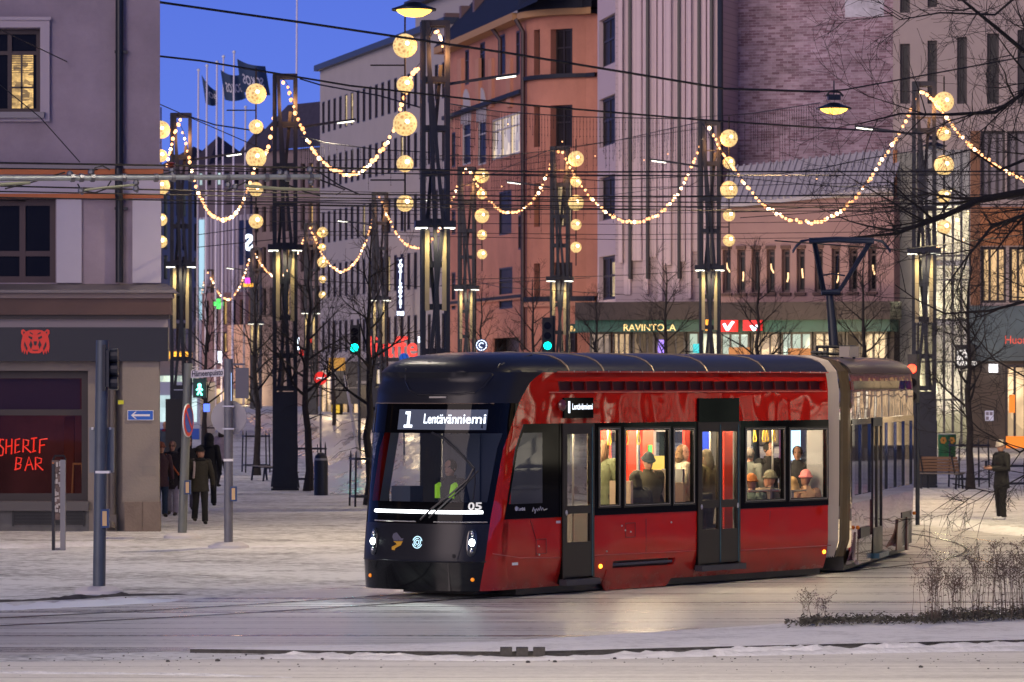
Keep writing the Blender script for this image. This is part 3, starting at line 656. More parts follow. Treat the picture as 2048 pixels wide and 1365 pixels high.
TB.box('eaves', mat('ochre eaves', (0.42, 0.24, 0.11), 0.8), -.1, TB.L + .3, TBz, TBz + .35, -e_, 0.3)
mb.add([(-.2, -e_, TBz + .35), (TB.L + 6, -e_, TBz + .35), (TB.L + 6, 3.4, TBz + 5.2), (-.2, 3.4, TBz + 5.2), (-.2, 9, TBz + 6), (TB.L + 6, 9, TBz + 6)], [(0, 1, 2, 3), (3, 2, 5, 4)])
mb.build('roof', roofb, TB.root)
mb = MB()
for px, py in ((903, 40), (935, 26), (962, 12)): x, z = TB.loc(px, py, 1.0); mb.box(x - .25, x + .25, 0.6, 1.6, z - .35, z + .35)
mb.build('roof_hatch', mat('roof hatch', (0.16, 0.10, 0.09), 0.6), TB.root)
mb = MB(); x, z = TB.loc(1046, 60, -.3); mb.tube([(x, -.3, TB.loc(1046, 700)[1]), (x, -.3, TB.loc(1046, 70)[1]), (x - .25, -.6, TB.loc(1046, 44)[1])], .12, 8)
x, z = TB.loc(1000, 60, -.3); mb.tube([(x, -.3, TB.loc(1000, 160)[1]), (x, -.3, TB.loc(1000, 85)[1]), (x - .4, -.6, TB.loc(1000, 62)[1])], .11, 8)
mb.build('drainpipe', mat('dark red brown pipe', (0.045, 0.022, 0.022), 0.5), TB.root, smooth=True)
# rounded bay of the same house
BB = Fac('x', 'x', 'x', (1050, 193), (1197, 189)); br_ = BB.root
br_.parent = TB.root; br_.name = 'corner_bay'; br_.matrix_parent_inverse = TB.root.matrix_basis.inverted()
for k_ in ('label', 'category'): del br_[k_]
bz = BB.loc(1120, 36)[1]
bwin = []
for (y0, y1) in ((62, 152), (214, 296), (368, 455), (528, 612)):
    bwin += [BB.rect(1094, 1108, y0, y1), BB.rect(1128, 1160, y0 - 2, y1)]
bwin += [BB.rect(1150, 1166, 662, 705), BB.rect(1112, 1124, 662, 712)]
def bow(x, y, z):
    t = x / BB.L; return (x, y - 0.9 * math.sin(math.pi * min(1, t * 1.15)) ** 0.7 if t < 0.87 else y, z)
mb = MB(); mb.holes(0, BB.L, 0, bz, bwin, 0.4, bow, sx=[BB.L * i / 14 for i in range(15)])
mb.build('bay_wall', terra, br_, smooth=True)
for i, h_ in enumerate(bwin):
    o = BB.window(h_, M['win_cream'] if i == 5 else M['pane_matte'], M['frame_dark'], -0.45, 0.09, mull=(0.5,) if i % 2 else (), trans=(0.6,), sub=False)
    if i == 4: o.data.materials[1] = M['win_cream']
def bowbox(name, m, z0, z1, e, xs=None):
    mb = MB(); n = 16; vs = []
    for i in range(n + 1):
        x = BB.L * i / n; a_ = bow(x, -e, z0); vs += [a_, (a_[0], a_[1], z1), (x, 0.4, z0), (x, 0.4, z1)]
    fs = []
    for i in range(n): o = i * 4; fs += [(o, o + 4, o + 5, o + 1), (o + 1, o + 5, o + 7, o + 3), (o, o + 2, o + 6, o + 4)]
    return mb.add(vs, fs).build(name, m, br_)
bowbox('bay_eaves', mat('ochre bay eaves', (0.42, 0.24, 0.11), 0.8), bz, bz + .3, .5)
bowbox('bay_roof', roofb, bz + .3, bz + 3.5, .45)
for y0, y1 in ((152, 160), (594, 604)): bowbox('bay_band', roofb, BB.loc(1120, y1)[1], BB.loc(1120, y0)[1], .25)
bowbox('bay_string_course', terra_l, BB.loc(1120, 614)[1], BB.loc(1120, 604)[1], .2)
# gold letter sign of the ground floor restaurant
q = BB.rect(1140, 1215, 648, 666, -1.3)
gs = thing('restaurant_sign', 'green strip sign with small gold letters on the terracotta house', 'sign', BB.world(q[0], -1.35, q[2]), br_.matrix_world.to_euler()[2] if False else math.atan2(BB.t.y, BB.t.x))
MB().box(0, q[1] - q[0], 0, .12, 0, q[3] - q[2]).build('sign_board', mat('dark green sign board', (0.02, 0.075, 0.06), 0.5), gs)
lettering('RAVINTOLA', emis('gold lit letters', (1.0, 0.62, 0.2), 1.6, False), gs, lambda a_, b_, c_: (a_ + .08, -.01 - c_, b_ + .08), 0.36, width=(q[1] - q[0]) * .9)

# ---------- lilac panel building
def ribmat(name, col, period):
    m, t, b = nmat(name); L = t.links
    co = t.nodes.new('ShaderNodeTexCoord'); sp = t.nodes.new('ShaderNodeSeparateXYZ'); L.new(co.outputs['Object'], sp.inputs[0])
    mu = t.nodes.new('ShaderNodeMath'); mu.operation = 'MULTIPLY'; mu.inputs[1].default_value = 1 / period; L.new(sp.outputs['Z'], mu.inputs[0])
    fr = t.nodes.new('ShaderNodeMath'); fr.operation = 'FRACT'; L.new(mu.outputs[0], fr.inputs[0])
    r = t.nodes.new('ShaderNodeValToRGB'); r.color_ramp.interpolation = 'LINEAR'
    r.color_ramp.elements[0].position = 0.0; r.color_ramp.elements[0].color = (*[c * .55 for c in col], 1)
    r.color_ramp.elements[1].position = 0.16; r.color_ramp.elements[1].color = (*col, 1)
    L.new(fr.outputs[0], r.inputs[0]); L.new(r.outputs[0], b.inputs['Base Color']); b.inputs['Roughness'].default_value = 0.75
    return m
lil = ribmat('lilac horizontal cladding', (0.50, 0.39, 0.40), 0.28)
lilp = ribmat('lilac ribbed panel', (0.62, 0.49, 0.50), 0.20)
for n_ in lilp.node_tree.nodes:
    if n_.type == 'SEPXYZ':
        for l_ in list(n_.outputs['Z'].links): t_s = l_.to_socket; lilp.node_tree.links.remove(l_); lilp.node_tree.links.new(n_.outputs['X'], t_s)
PB = Fac('panel_building', 'pinkish lilac building clad in tall vertical panels with dark joints', 'building', (1231, 176.8), (1443, 175.2))
PBt = PB.loc(1330, -200)[1]; PBb = PB.loc(1330, 604)[1]
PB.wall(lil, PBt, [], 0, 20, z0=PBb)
xs_ = [1234, 1246, 1262, 1284, 1297, 1314, 1326, 1343, 1360, 1371, 1383, 1400, 1413, 1424, 1437]
r3 = random.Random(3)
for i in range(len(xs_) - 1):
    e = 0.30 if i % 3 == 0 else (0.12 if i % 3 == 1 else 0.2)
    a, _ = PB.loc(xs_[i] + 1.3, 300, -e); b, _ = PB.loc(xs_[i + 1] - 1.3, 300, -e)
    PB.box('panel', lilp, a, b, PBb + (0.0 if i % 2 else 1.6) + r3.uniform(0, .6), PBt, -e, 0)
mb = MB()
for x in (1262, 1297, 1360, 1400, 1425): xx, _ = PB.loc(x, 300, -.1); mb.box(xx - .055, xx + .055, -.33, -.0, PBb + 1, PBt)
mb.build('panel_joint', M['black'], PB.root)
xx, _ = PB.loc(1441, 300, -.2); MB().tube([(xx, -.25, PBb), (xx, -.25, PBt)], .13, 8).build('drainpipe', mat('blue black downpipe', (0.012, 0.016, 0.028), 0.45), PB.root)
# bay of windows at its left edge
QB = Fac('x', 'x', 'x', (1195, 182), (1232, 177)); QB.root.parent = PB.root; QB.root.name = 'window_bay'; QB.root.matrix_parent_inverse = PB.root.matrix_basis.inverted()
for k_ in ('label', 'category'): del QB.root[k_]
qw = [QB.rect(1198, 1230, y0, y1) for y0, y1 in ((34, 132), (194, 292), (352, 440), (512, 600))]
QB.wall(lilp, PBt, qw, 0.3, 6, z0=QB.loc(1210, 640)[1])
for i, h_ in enumerate(qw):
    o = QB.window(h_, M['pane_matte'], M['frame_dark'], 0.25, 0.12, mull=(0.4,), trans=(0.55,), sub=False)
    if i == 3:
        a, b, c, d = h_; MB().box(a + (b - a) * .5, b - .1, .255, .265, c + .15, d - .3).build('lit_pane', M['win_cream'], o)
# canopy, dark fascia, green sign band, shopfronts
def shopfront(FB, x0, x1, prefix, shops, canopy=(604, 640), band=(640, 664), base=760, green=True):
    q = FB.rect(x0, x1, canopy[0], canopy[1], -1.6); FB.box('canopy', mat('brown black canopy', (0.035, 0.024, 0.024), 0.6, var=0.3), q[0], q[1], q[2], q[3], -1.6, 0.0)
    q = FB.rect(x0, x1, band[0], band[1], -1.2); FB.box('sign_band', mat('sea green sign band', (0.010, 0.075, 0.058), 0.5, var=0.4, scale=0.4) if green else M['black'], q[0], q[1], q[2], q[3], -1.2, 0.0)
    zt_ = q[2]
    for sx0, sx1, mm in shops:
        a, _ = FB.loc(sx0, 690, -.1); b, _ = FB.loc(sx1, 690, -.1)
        FB.window((a, b, 0.4, zt_), mm, mat('shop frame', (0.10, 0.09, 0.08), 0.5), -0.1, 0.09, mull=(0.33, 0.66), trans=(0.72,), name='shop_window')
shopfront(PB, 1150, 1446, 'p', [(1180, 1222, M['shop_dim']), (1226, 1262, M['shop_warm']), (1266, 1310, M['shop_dim']), (1314, 1372, M['shop_dim']), (1376, 1440, M['shop_cool'])])
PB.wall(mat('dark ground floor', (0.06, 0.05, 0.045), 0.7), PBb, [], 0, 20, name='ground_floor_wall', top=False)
q = PB.rect(1246, 1350, 646, 662, -1.22)
lettering('RAVINTOLA', emis('gold letters', (1.0, 0.66, 0.25), 1.4, False), PB.root, lambda a_, b_, c_: (q[0] + a_, -1.22 - c_, q[2] + b_), 0.42, width=q[1] - q[0], name='sign_lettering')
for x0, x1, y0, y1, nm, mm in ((1378, 1392, 688, 706, 'teal_screen', emis('teal screen', (0.02, 0.55, 0.6), 1.0, False)), (1308, 1317, 680, 706, 'violet_screen', emis('violet screen', (0.4, 0.25, 1.0), 1.4, False)), (1415, 1422, 620, 662, 'orange_strip', emis('orange strip sign', (1.0, 0.35, 0.03), 1.6, False))):
    q = PB.rect(x0, x1, y0, y1, -1.0); o = PB.box(nm, mm, q[0], q[1], q[2], q[3], -1.3 if 'strip' in nm else -.4, -.15)

# ---------- brick gable and the low pink wing in front of it
brick = brickmat('mauve brick', (0.22, 0.125, 0.15), (0.46, 0.34, 0.38), (0.46, 0.39, 0.42), 1.7, 0.62, 0.2, 0.35)
GB = Fac('brick_building', 'tall windowless brick gable wall in faded mauve', 'building', (1442, 178), (1790, 175))
GB.wall(brick, GB.loc(1600, -220)[1], [], 0, 12)
GB.box('white_patch', mat('whitewashed brick', (0.56, 0.55, 0.60), 0.9, var=0.35, scale=1.2), *GB.rect(1690, 1768, -150, 34)[:2], *GB.rect(1690, 1768, -150, 34)[2:], -.012, 0)
GB.box('brick_pier', brickmat('red brick pier', (0.24, 0.07, 0.07), (0.30, 0.13, 0.12), (0.3, 0.25, 0.25), 2.2), 0, GB.loc(1466, 0)[0], 0, GB.loc(1600, -220)[1], -.35, 0)
pink = mat('pink wing plaster', (0.37, 0.235, 0.215), 0.9, var=0.07, scale=0.6)
WB = Fac('low_wing', 'low pink wing with slanted metal roof and a row of narrow windows', 'building', (1441, 172), (1788, 169))
ww = []
for x in (1453, 1482, 1511, 1541, 1571, 1601, 1637, 1671, 1706, 1744): ww.append(WB.rect(x - 8, x + 9, 500 - (x - 1453) * .012, 586 - (x - 1453) * .01))
wz = WB.loc(1600, 398)[1]; wb = WB.loc(1600, 606)[1]
trimm = mat('umber window trim', (0.13, 0.075, 0.06), 0.8)
WB.wall(pink, wz, ww, 0.3, 10, z0=wb, top=False)
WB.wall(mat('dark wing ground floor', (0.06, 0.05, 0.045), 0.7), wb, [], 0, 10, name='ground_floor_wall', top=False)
for i, h_ in enumerate(ww):
    o = WB.window(h_, M['pane_dark'], mat('rosewood frame', (0.07, 0.035, 0.035), 0.5), 0.25, 0.11, trans=(0.85,), sub=False)
    MB().box(h_[0] - .06, h_[1] + .06, -.14, .0, h_[2] - .14, h_[2] - .02).build('window_sill', trimm, WB.root); MB().box(h_[0] - .03, h_[1] + .03, -.08, 0, h_[3] + .02, h_[3] + .16).build('lintel', trimm, WB.root)
    if i in (0, 1, 3, 4, 5, 7, 9):
        a, b, c, d = h_; k = (i * 37 % 10) / 10
        MB().tube([(a + (b - a) * (.25 + .4 * k), .24, d - (d - c) * (.30 + .3 * k)), (a + (b - a) * (.35 + .3 * k), .24, d - (d - c) * (.42 + .3 * k)), (a + (b - a) * (.7 - .3 * k), .24, d - (d - c) * (.52 + .3 * k))], .035, 5).build('garland_reflection', emis('painted garland reflection', (1.0, 0.62, 0.3), 1.8, False), o)  # glowing squiggles painted on the panes as reflections of the garlands
mb = MB()
for h_ in []: mb.box(h_[0] - .06, h_[1] + .06, -.14, .0, h_[2] - .14, h_[2] - .02); mb.box(h_[0] - .03, h_[1] + .03, -.08, 0, h_[3] + .02, h_[3] + .16)
pass
za_, zb_ = WB.loc(1480, 412)[1], WB.loc(1785, 376)[1]
mb = MB(); n = 26
for i in range(n):
    x0 = WB.L * i / n; x1 = WB.L * (i + 1) / n; z0 = za_ + (zb_ - za_) * i / n; z1 = za_ + (zb_ - za_) * (i + 1) / n
    mb.quad((x0, -.3, z0), (x1, -.3, z1), (x1, 1.4, z1 + 1.75), (x0, 1.4, z0 + 1.75)); mb.bar((x0, -.3, z0 + .04), (x0, 1.4, z0 + 1.79), .07, .10)
mb.quad((0, -.3, za_), (WB.L, -.3, zb_), (WB.L, -.3, zb_ - .14), (0, -.3, za_ - .14)); mb.quad((0, -.31, za_ - .14), (WB.L, -.31, zb_ - .14), (WB.L, 0, wz), (0, 0, wz)); mb.quad((0, 0.01, wz - .3), (WB.L, 0.01, wz - .3), (WB.L, .01, zb_ + .3), (0, .01, za_ + .1))
mb.build('metal_roof', mat('pale standing seam roof', (0.48, 0.45, 0.45), 0.6, 0.0, var=0.08), WB.root)
shopfront(WB, 1441, 1780, 'w', [(1442, 1500, M['shop_cool']), (1503, 1560, M['shop_warm']), (1563, 1625, M['shop_cool']), (1628, 1690, M['shop_dim']), (1693, 1775, M['shop_dim'])])
for x0, x1, y0, y1 in ((1458, 1500, 695, 716), (1576, 1622, 697, 716)):
    q = WB.rect(x0, x1, y0, y1, -.2); WB.box('shop_display', mat('orange brown display', (0.35, 0.15, 0.05), 0.7, emit=(1.0, .5, .2), est=.15), q[0], q[1], q[2], q[3], -.25, -.18)
q = WB.rect(1441, 1476, 640, 664, -1.3); sg = WB.box('red_sign', emis('red lit sign', (1.0, 0.03, 0.025), 1.1, False), q[0], q[1], q[2], q[3], -1.5, -1.3)
MB().prism([WB.loc(x, y, -1.5) for x, y in ((1446, 649), (1450, 647), (1455, 655), (1464, 643), (1469, 644), (1457, 662), (1453, 662))], -1.53, -1.505, lambda a_, b_, c_: (a_, c_, b_)).build('tick_mark', M['neon_white'], sg)
q = WB.rect(1489, 1525, 641, 662, -1.3); sg = WB.box('red_sign', emis('red lit sign dim', (1.0, 0.03, 0.03), 0.9, False), q[0], q[1], q[2], q[3], -1.5, -1.3)
MB().prism([WB.loc(x, y, -1.5) for x, y in ((1500, 652), (1504, 651), (1508, 656), (1513, 650), (1517, 651), (1510, 662), (1506, 662))], -1.53, -1.505, lambda a_, b_, c_: (a_, c_, b_)).build('tick_mark', M['neon_white'], sg)
mb = MB()
for i in range(3):
    q = WB.rect(1436 + i * 7, 1439 + i * 7, 618 + (i % 2) * 8, 640, -1.4); mb.box(q[0], q[1], -1.5, -1.45, q[2], q[3])
mb.build('lit_strokes', M['neon_white'], WB.root)

# ---------- right hand building with the glazed stair, running on out of the frame
beige = mat('beige render', (0.42, 0.345, 0.31), 0.9, var=0.06, scale=0.6)
RB = Fac('beige_building', 'beige building on the right with narrow windows above a glazed ground floor', 'building', (1786, 170), (2560, 167))
rw = []
for xr in ((1800, 1820), (1855, 1874), (1914, 1934), (1974, 1998), (2035, 2060)):
    for yr in ((-80, 26 - (xr[0] - 1800) * .2), (88 - (xr[0] - 1800) * .12, 208)): rw.append(RB.rect(xr[0], xr[1], *yr))
rw += [RB.rect(1962, 2010, 262, 400), RB.rect(2014, 2070, 262, 400), RB.rect(1962, 2012, 494, 606), RB.rect(2018, 2070, 494, 606)]
gl = RB.rect(1836, 1940, 300, 900)
for k in range(6):
    x0 = 2110 + k * 78
    for y0, y1 in ((60, 208), (262, 400), (494, 606)): rw.append(RB.rect(x0, x0 + 52, y0, y1))
RBt = RB.loc(1900, -300)[1]; sl = RB.loc(1950, 612)[1]
RB.wall(beige, RBt, rw + [(gl[0], gl[1], sl, gl[3])], 0.3, 14, z0=sl)
for i, h_ in enumerate(rw):
    mm = M['pane_dark']
    if i in (12, 13): mm = M['win_warm']
    if i in (10, 11): mm = mat('curtained window', (0.22, 0.19, 0.20), 0.4)
    if i > 13: mm = (M['win_warm'], M['pane_dark'], M['win_cream'])[i % 3]
    RB.window(h_, mm, M['frame_dark'], 0.25, 0.12, mull=(0.33, 0.66) if i >= 10 else (), sub=(10 <= i <= 13))
a, b, c, d = gl
mb = MB()
for k in range(7): x = a + (b - a) * k / 6; mb.box(x - .05, x + .05, .02, .14, 0.2, d)
for y in (420, 512, 560, 640, 724, 800): z = RB.loc(1888, y)[1]; mb.box(a, b, .04, .12, z - .04, z + .04)
gw = mb.build('curtain_wall', mat('grey mullion', (0.07, 0.07, 0.075), 0.4, 0.5), RB.root)
mb = MB(); mb.box(a, b, .07, .085, 0.2, d); mb.build('glazing', glass('curtain wall glass', (0.85, 0.9, 0.88), 0.85), gw)
mb = MB(); mb.quad((a, 3, 0), (b, 3, 0), (b, 3, d), (a, 3, d)); mb.quad((a, .1, 0), (a, 3, 0), (a, 3, d), (a, .1, d)); mb.quad((b, .1, 0), (b, 3, 0), (b, 3, d), (b, .1, d))
for y in (400, 520, 640): z = RB.loc(1888, y)[1]; mb.box(a, b, .3, 3, z - .25, z)
mb.build('stair_hall', mat('pale stair hall', (0.40, 0.38, 0.34), 0.8, var=0.2, scale=0.6), gw)
mb = MB()
for px, py in ((1870, 470), (1915, 440), (1925, 480), (1888, 500), (1905, 380), (1938, 425)): x, z = RB.loc(px, py, 1.2); mb.ball((x, 1.2, z), .09, 8, 6)
mb.build('hall_lamp', emis('hall bulbs', (1.0, 0.62, 0.3), 6.0, False), gw)
for px, py in ((1888, 450), (1888, 600), (1888, 780)):
    x, z = RB.loc(px, py, 1.6); l = bpy.data.lights.new('hall_light', 'POINT'); l.energy = 260; l.color = (1, .8, .55); l.shadow_soft_size = .3
    o = bpy.data.objects.new('hall_light', l); COL.objects.link(o); o.parent = RB.root; o.location = (x, 1.6, z)
RB.pbox('corner_pier', mat('grey green pier', (0.30, 0.30, 0.24), 0.85, var=0.08), 1794, 1834, 306, 1010, -.18)
RB.pbox('pier_edge', mat('orange pier edge', (0.46, 0.20, 0.08), 0.7), 1786, 1794, 300, 606, -.2)
RB.pbox('spandrel', mat('orange brown spandrel', (0.40, 0.17, 0.07), 0.8, var=0.12), 1946, 2560, 412, 490, -.08)
RB.pbox('spandrel', mat('umber pier', (0.26, 0.13, 0.07), 0.8), 1941, 1960, 262, 610, -.1)
RB.pbox('fascia', mat('slate teal fascia', (0.075, 0.115, 0.125), 0.4, var=0.35, scale=0.5), 1936, 2560, 612, 722, -.25)
q = RB.rect(2009, 2100, 668, 688, -.28)
lettering('Huoneistot', emis('dim red letters', (1.0, 0.12, 0.06), 0.8, False), RB.root, lambda a_, b_, c_: (q[0] + a_, -.28 - c_, q[2] + b_), 0.5, width=(q[1] - q[0]), name='sign_lettering', bold=-0.004)
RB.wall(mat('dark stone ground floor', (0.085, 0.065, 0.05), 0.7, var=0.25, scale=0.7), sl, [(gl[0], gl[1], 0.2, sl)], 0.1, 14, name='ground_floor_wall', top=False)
bs = RB.pbox('sign_board', mat('black restaurant sign', (0.012, 0.012, 0.013), 0.5), 1910, 1950, 690, 738, -.5, -.2)
for i, (tx, px, wd) in enumerate((('ITÄ', 1914, 20), ('SAVU', 1914, 26), ('RAVINTO', 1914, 40))):
    a0, z0 = RB.loc(px, 707 + i * 11 + 2, -.52); a1, _ = RB.loc(px + wd, 700, -.52)
    lettering(tx, emis('white sign letters', (0.95, 0.9, 0.85), 0.9, False) if i == 0 else bpy.data.materials['white sign letters'], bs, lambda a_, b_, c_, a0=a0, z0=z0: (a0 + a_, -.52 - c_, z0 + b_), 0.24, width=a1 - a0, bold=0.012)
lb = RB.rect(1978, 1995, 729, 745, -.3); RB.box('light_box', emis('white light box', (0.95, 0.95, 1.0), 2.5, False), lb[0], lb[1], lb[2], lb[3], -.3, -.1)
q = RB.rect(1970, 1987, 822, 842, -.1); po = RB.box('poster', mat('white poster', (0.45, 0.45, 0.5), 0.5, emit=(.7, .7, 1.0), est=.25), q[0], q[1], q[2], q[3], -.1, -.05)
mb = MB(); w_, h_2 = q[1] - q[0], q[3] - q[2]
for i, j in ((0, 0), (1, 1), (0, 1)): mb.box(q[0] + w_ * (.1 + .45 * i), q[0] + w_ * (.45 + .45 * i), -.115, -.1, q[2] + h_2 * (.08 + .47 * j), q[2] + h_2 * (.42 + .47 * j))
mb.build('poster_print', mat('blue ochre print', (0.20, 0.17, 0.22), 0.6), po)
RB.window(RB.rect(2010, 2075, 730, 880, -.1), M['shop_warm'], M['frame_dark'], -.1, .12, mull=(.3, .62), name='shop_window')
for x0, x1, y0, y1 in ((2018, 2030, 790, 826), (2012, 2090, 873, 898)):
    q = RB.rect(x0, x1, y0, y1, -.2); RB.box('orange_panel', emis('orange lit panel', (1.0, 0.25, 0.02), 0.8, False), q[0], q[1], q[2], q[3], -.22, -.17)
for k in range(6):
    x0 = 2110 + k * 75
    RB.window(RB.rect(x0, x0 + 62, 726, 900, -.1), (M['shop_cool'], M['shop_warm'], M['win_cool'])[k % 3], M['frame_dark'], -.1, .12, mull=(.5,), name='shop_window')

# ---------- shops further right and left of the frame (they show in the tram's paint)
SB = Fac('shop_block', 'long block of lit shops beyond the right edge', 'building', (2600, 165), (9000, 64))
SB.wall(mat('brown shop block render', (0.22, 0.16, 0.13), 0.9, var=.2, scale=.4), 28, [], 0, 10, z0=4.2)
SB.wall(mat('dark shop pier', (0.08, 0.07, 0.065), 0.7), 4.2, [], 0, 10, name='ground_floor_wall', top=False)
bright_ = litwin('bright white shop window', (1.0, .88, .66), 2.4, .5, .5, .8); k = 0; x = 1.0
while x < SB.L - 5:
    SB.window((x, x + 4.2, 0.5, 3.6), (M['shop_cool'], bright_, M['shop_warm'], bright_)[k % 4], M['frame_dark'], -.12, .15, mull=(.33, .66), trans=(.75,), name='shop_window', sub=False)
    for zz in (6, 9.3, 12.6): SB.window((x + .8, x + 2.6, zz, zz + 1.9), (M['pane_dark'], M['pane_dark'], M['win_warm'])[(k + int(zz)) % 3], M['frame_dark'], -.05, .1, mull=(.5,), sub=False)
    x += 5.4; k += 1
WBk = Fac('west_block', 'long dim block with a few lit windows beyond the left edge', 'building', (-20794, 22), (-5589, 75))
WBk.wall(mat('dim brown block render', (0.16, 0.12, 0.11), 0.9, var=.2, scale=.4), 34, [], 0, 10)
k = 0; x = 1.5
while x < WBk.L - 3:
    for zz in (1.2, 5, 8.5, 12, 15.5): WBk.window((x, x + 1.5, zz, zz + 2.0), M['win_warm'] if (k * 7 + int(zz)) % 5 == 0 else M['pane_dark'], M['frame_dark'], -.05, .1, mull=(.5,), sub=False)
    x += 4.0; k += 1
# ---------- far end of the street
def slab(name, label, A, B, ytop, m, depth=10, hs_rows=(), n=6, wm=None, lit=(), ybase=None):
    fb = Fac(name, label, 'building', A, B); zt_ = fb.loc((A[0] + B[0]) / 2, ytop)[1]; hs = []
    for (ya, yb) in hs_rows:
        za, zb = fb.loc((A[0] + B[0]) / 2, yb)[1], fb.loc((A[0] + B[0]) / 2, ya)[1]
        for i in range(n):
            p = fb.L / n; hs.append((p * (i + .22), p * (i + .78), za, zb))
    fb.wall(m, zt_, hs, .3, depth)
    for i, h_ in enumerate(hs): fb.window(h_, (wm or M['win_cool']) if i in lit else M['pane_dark'], M['frame_dark'], .25, .08, sub=False)
    return fb, zt_
fs1, _ = slab('stone_building', 'dark stone block with mansard behind the balls of the second column', (505, 300), (645, 292), 300, mat('dark mauve stone', (0.20, 0.15, 0.155), 0.85, var=0.2, scale=0.5), 14, [(330, 380), (410, 462), (492, 545), (575, 630)], 9, M['win_warm'], (7, 16, 22, 31))
mb = MB(); zt_ = _; L_ = fs1.L
mb.add([(-.5, -.6, zt_), (L_ + .5, -.6, zt_), (L_ - 1, 2.2, zt_ + 3.6), (1.5, 2.2, zt_ + 3.6), (L_ - 1, 9, zt_ + 3.8), (1.5, 9, zt_ + 3.8)], [(0, 1, 2, 3), (3, 2, 4, 5), (0, 3, 5), (1, 4, 2)])
mb.box(L_ * .5, L_ * .95, 3, 7, zt_ + 3.6, zt_ + 5.4); mb.build('mansard_roof', mat('dark tiled mansard', (0.06, 0.05, 0.065), 0.6, var=0.3), fs1.root)
fs2, _ = slab('ribbed_building', 'pale ribbed building with bluish lit edge far down the street', (394, 330), (512, 322), 432, mat('pale ribbed cladding', (0.42, 0.38, 0.44), 0.7), 12)
mb = MB()
for i in range(16): x = fs2.L * (i + .5) / 16; mb.box(x - .05, x + .05, -.12, 0, 3, _)
mb.build('cladding_rib', mat('lilac rib', (0.30, 0.27, 0.33), 0.7), fs2.root)
fs2.pbox('lit_edge', emis('icy lit strip', (0.45, 0.72, 0.85), .75, False), 395, 406, 440, 640, -.2)
sb_ = fs2.pbox('sign_board', mat('navy sign board', (0.008, 0.010, 0.03), 0.4), 478, 516, 440, 530, -1.2, -.8)
q = fs2.rect(489, 506, 468, 500, -1.25)
o = lettering('S', M['neon_white'], sb_, lambda a_, b_, c_: (q[1] - a_, -1.25 - c_, q[2] + b_), (q[3] - q[2]) * 1.35, width=q[1] - q[0], bold=.06)
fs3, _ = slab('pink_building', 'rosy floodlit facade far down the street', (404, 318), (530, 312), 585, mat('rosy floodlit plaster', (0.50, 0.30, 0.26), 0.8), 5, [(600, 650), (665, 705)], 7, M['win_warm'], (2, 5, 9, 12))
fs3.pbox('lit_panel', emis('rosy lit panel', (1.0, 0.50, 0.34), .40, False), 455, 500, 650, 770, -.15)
fs3.pbox('shop_strip', M['shop_warm'], 406, 528, 778, 808, -.2)
fs4, _ = slab('glass_building', 'glass building with lit vertical strips beside the left corner', (300, 296), (398, 304), 352, mat('bronze glass facade', (0.10, 0.09, 0.10), 0.3), 8, [(380, 432), (444, 500), (512, 560), (572, 640), (652, 700)], 8, M['win_cool'], (1, 2, 5, 9, 10, 14, 18, 19, 23, 26, 27, 33, 37, 38))
fs4.pbox('yellow_sign', emis('amber lit sign', (1.0, 0.45, 0.04), 1.6, False), 332, 384, 704, 718, -.3)
fs4.pbox('shop_strip', M['shop_cool'], 318, 398, 752, 808, -.2)
fs5, _ = slab('roof_block', 'dark gabled rooftops under the flagpoles', (318, 340), (500, 335), 330, mat('dark mauve rooftop wall', (0.13, 0.10, 0.12), 0.8), 10, [(345, 372)], 10, M['win_cool'], (1, 4, 6))
mb = MB(); z0 = _
for i, (x0, x1, hgt) in enumerate(((0, .3, 1.8), (.3, .55, 2.6), (.55, .8, 1.2), (.78, 1.0, 3.4))):
    a, b = fs5.L * x0, fs5.L * x1; mb.add([(a, 0, z0), (b, 0, z0), ((a + b) / 2, 3, z0 + hgt), (a, 8, z0), (b, 8, z0)], [(0, 1, 2), (0, 2, 3), (1, 4, 2), (3, 2, 4)])
mb.build('gable_roof', mat('dark gable roofs', (0.05, 0.04, 0.055), 0.7), fs5.root)
fs6, _ = slab('street_end_building', 'distant street end house with a lit arcade', (500, 400), (780, 392), 690, mat('dim street end plaster', (0.22, 0.16, 0.15), 0.9), 6, [(700, 730)], 16, M['win_warm'], (1, 4, 7, 8, 12, 13))
fs6.pbox('arcade', M['shop_warm'], 560, 770, 744, 800, -.2)
# ------------------------------------------------------------------ light columns
ZT = 12.05; ZP = 6.95
def mast_frame_mb():
    mb = MB(); W2 = 0.30
    for x in (-W2, W2):
        for y in (-0.26, 0.26): mb.box(x - .058, x + .058, y - .055, y + .055, 0, ZT)
    for z0, z1, s in ((2.9, 6.9, 1), (6.9, 11.0, -1)):   # leaning inner legs
        for y, q in ((-0.34, 1), (0.34, -1)):
            mb.bar((-.20 * s * q, y, z0), (.16 * s * q, y, z1), .11, .09); 
    mb.bar((.10, -.36, 2.9), (-.02, -.36, 7.0), .13, .10); mb.bar((-.02, -.36, 7.0), (-.20, -.36, ZT), .13, .10)
    for z in (2.95, 3.9, 5.0, 6.05, 7.1, 8.3, 9.4, 10.6, ZT - .06):
        for y in (-.26, .26): mb.box(-W2, W2, y - .045, y + .045, z - .07, z + .07)
        for x in (-W2, W2): mb.box(x - .045, x + .045, -.26, .26, z - .07, z + .07)
    return mb
def mast_base_mb():
    mb = MB(); mb.box(-.34, .34, -.31, .31, 0, 2.85); mb.box(-.40, .40, -.37, .37, 0, .06)
    mb.box(-.25, .25, -.318, -.31, 1.2, 2.6); return mb
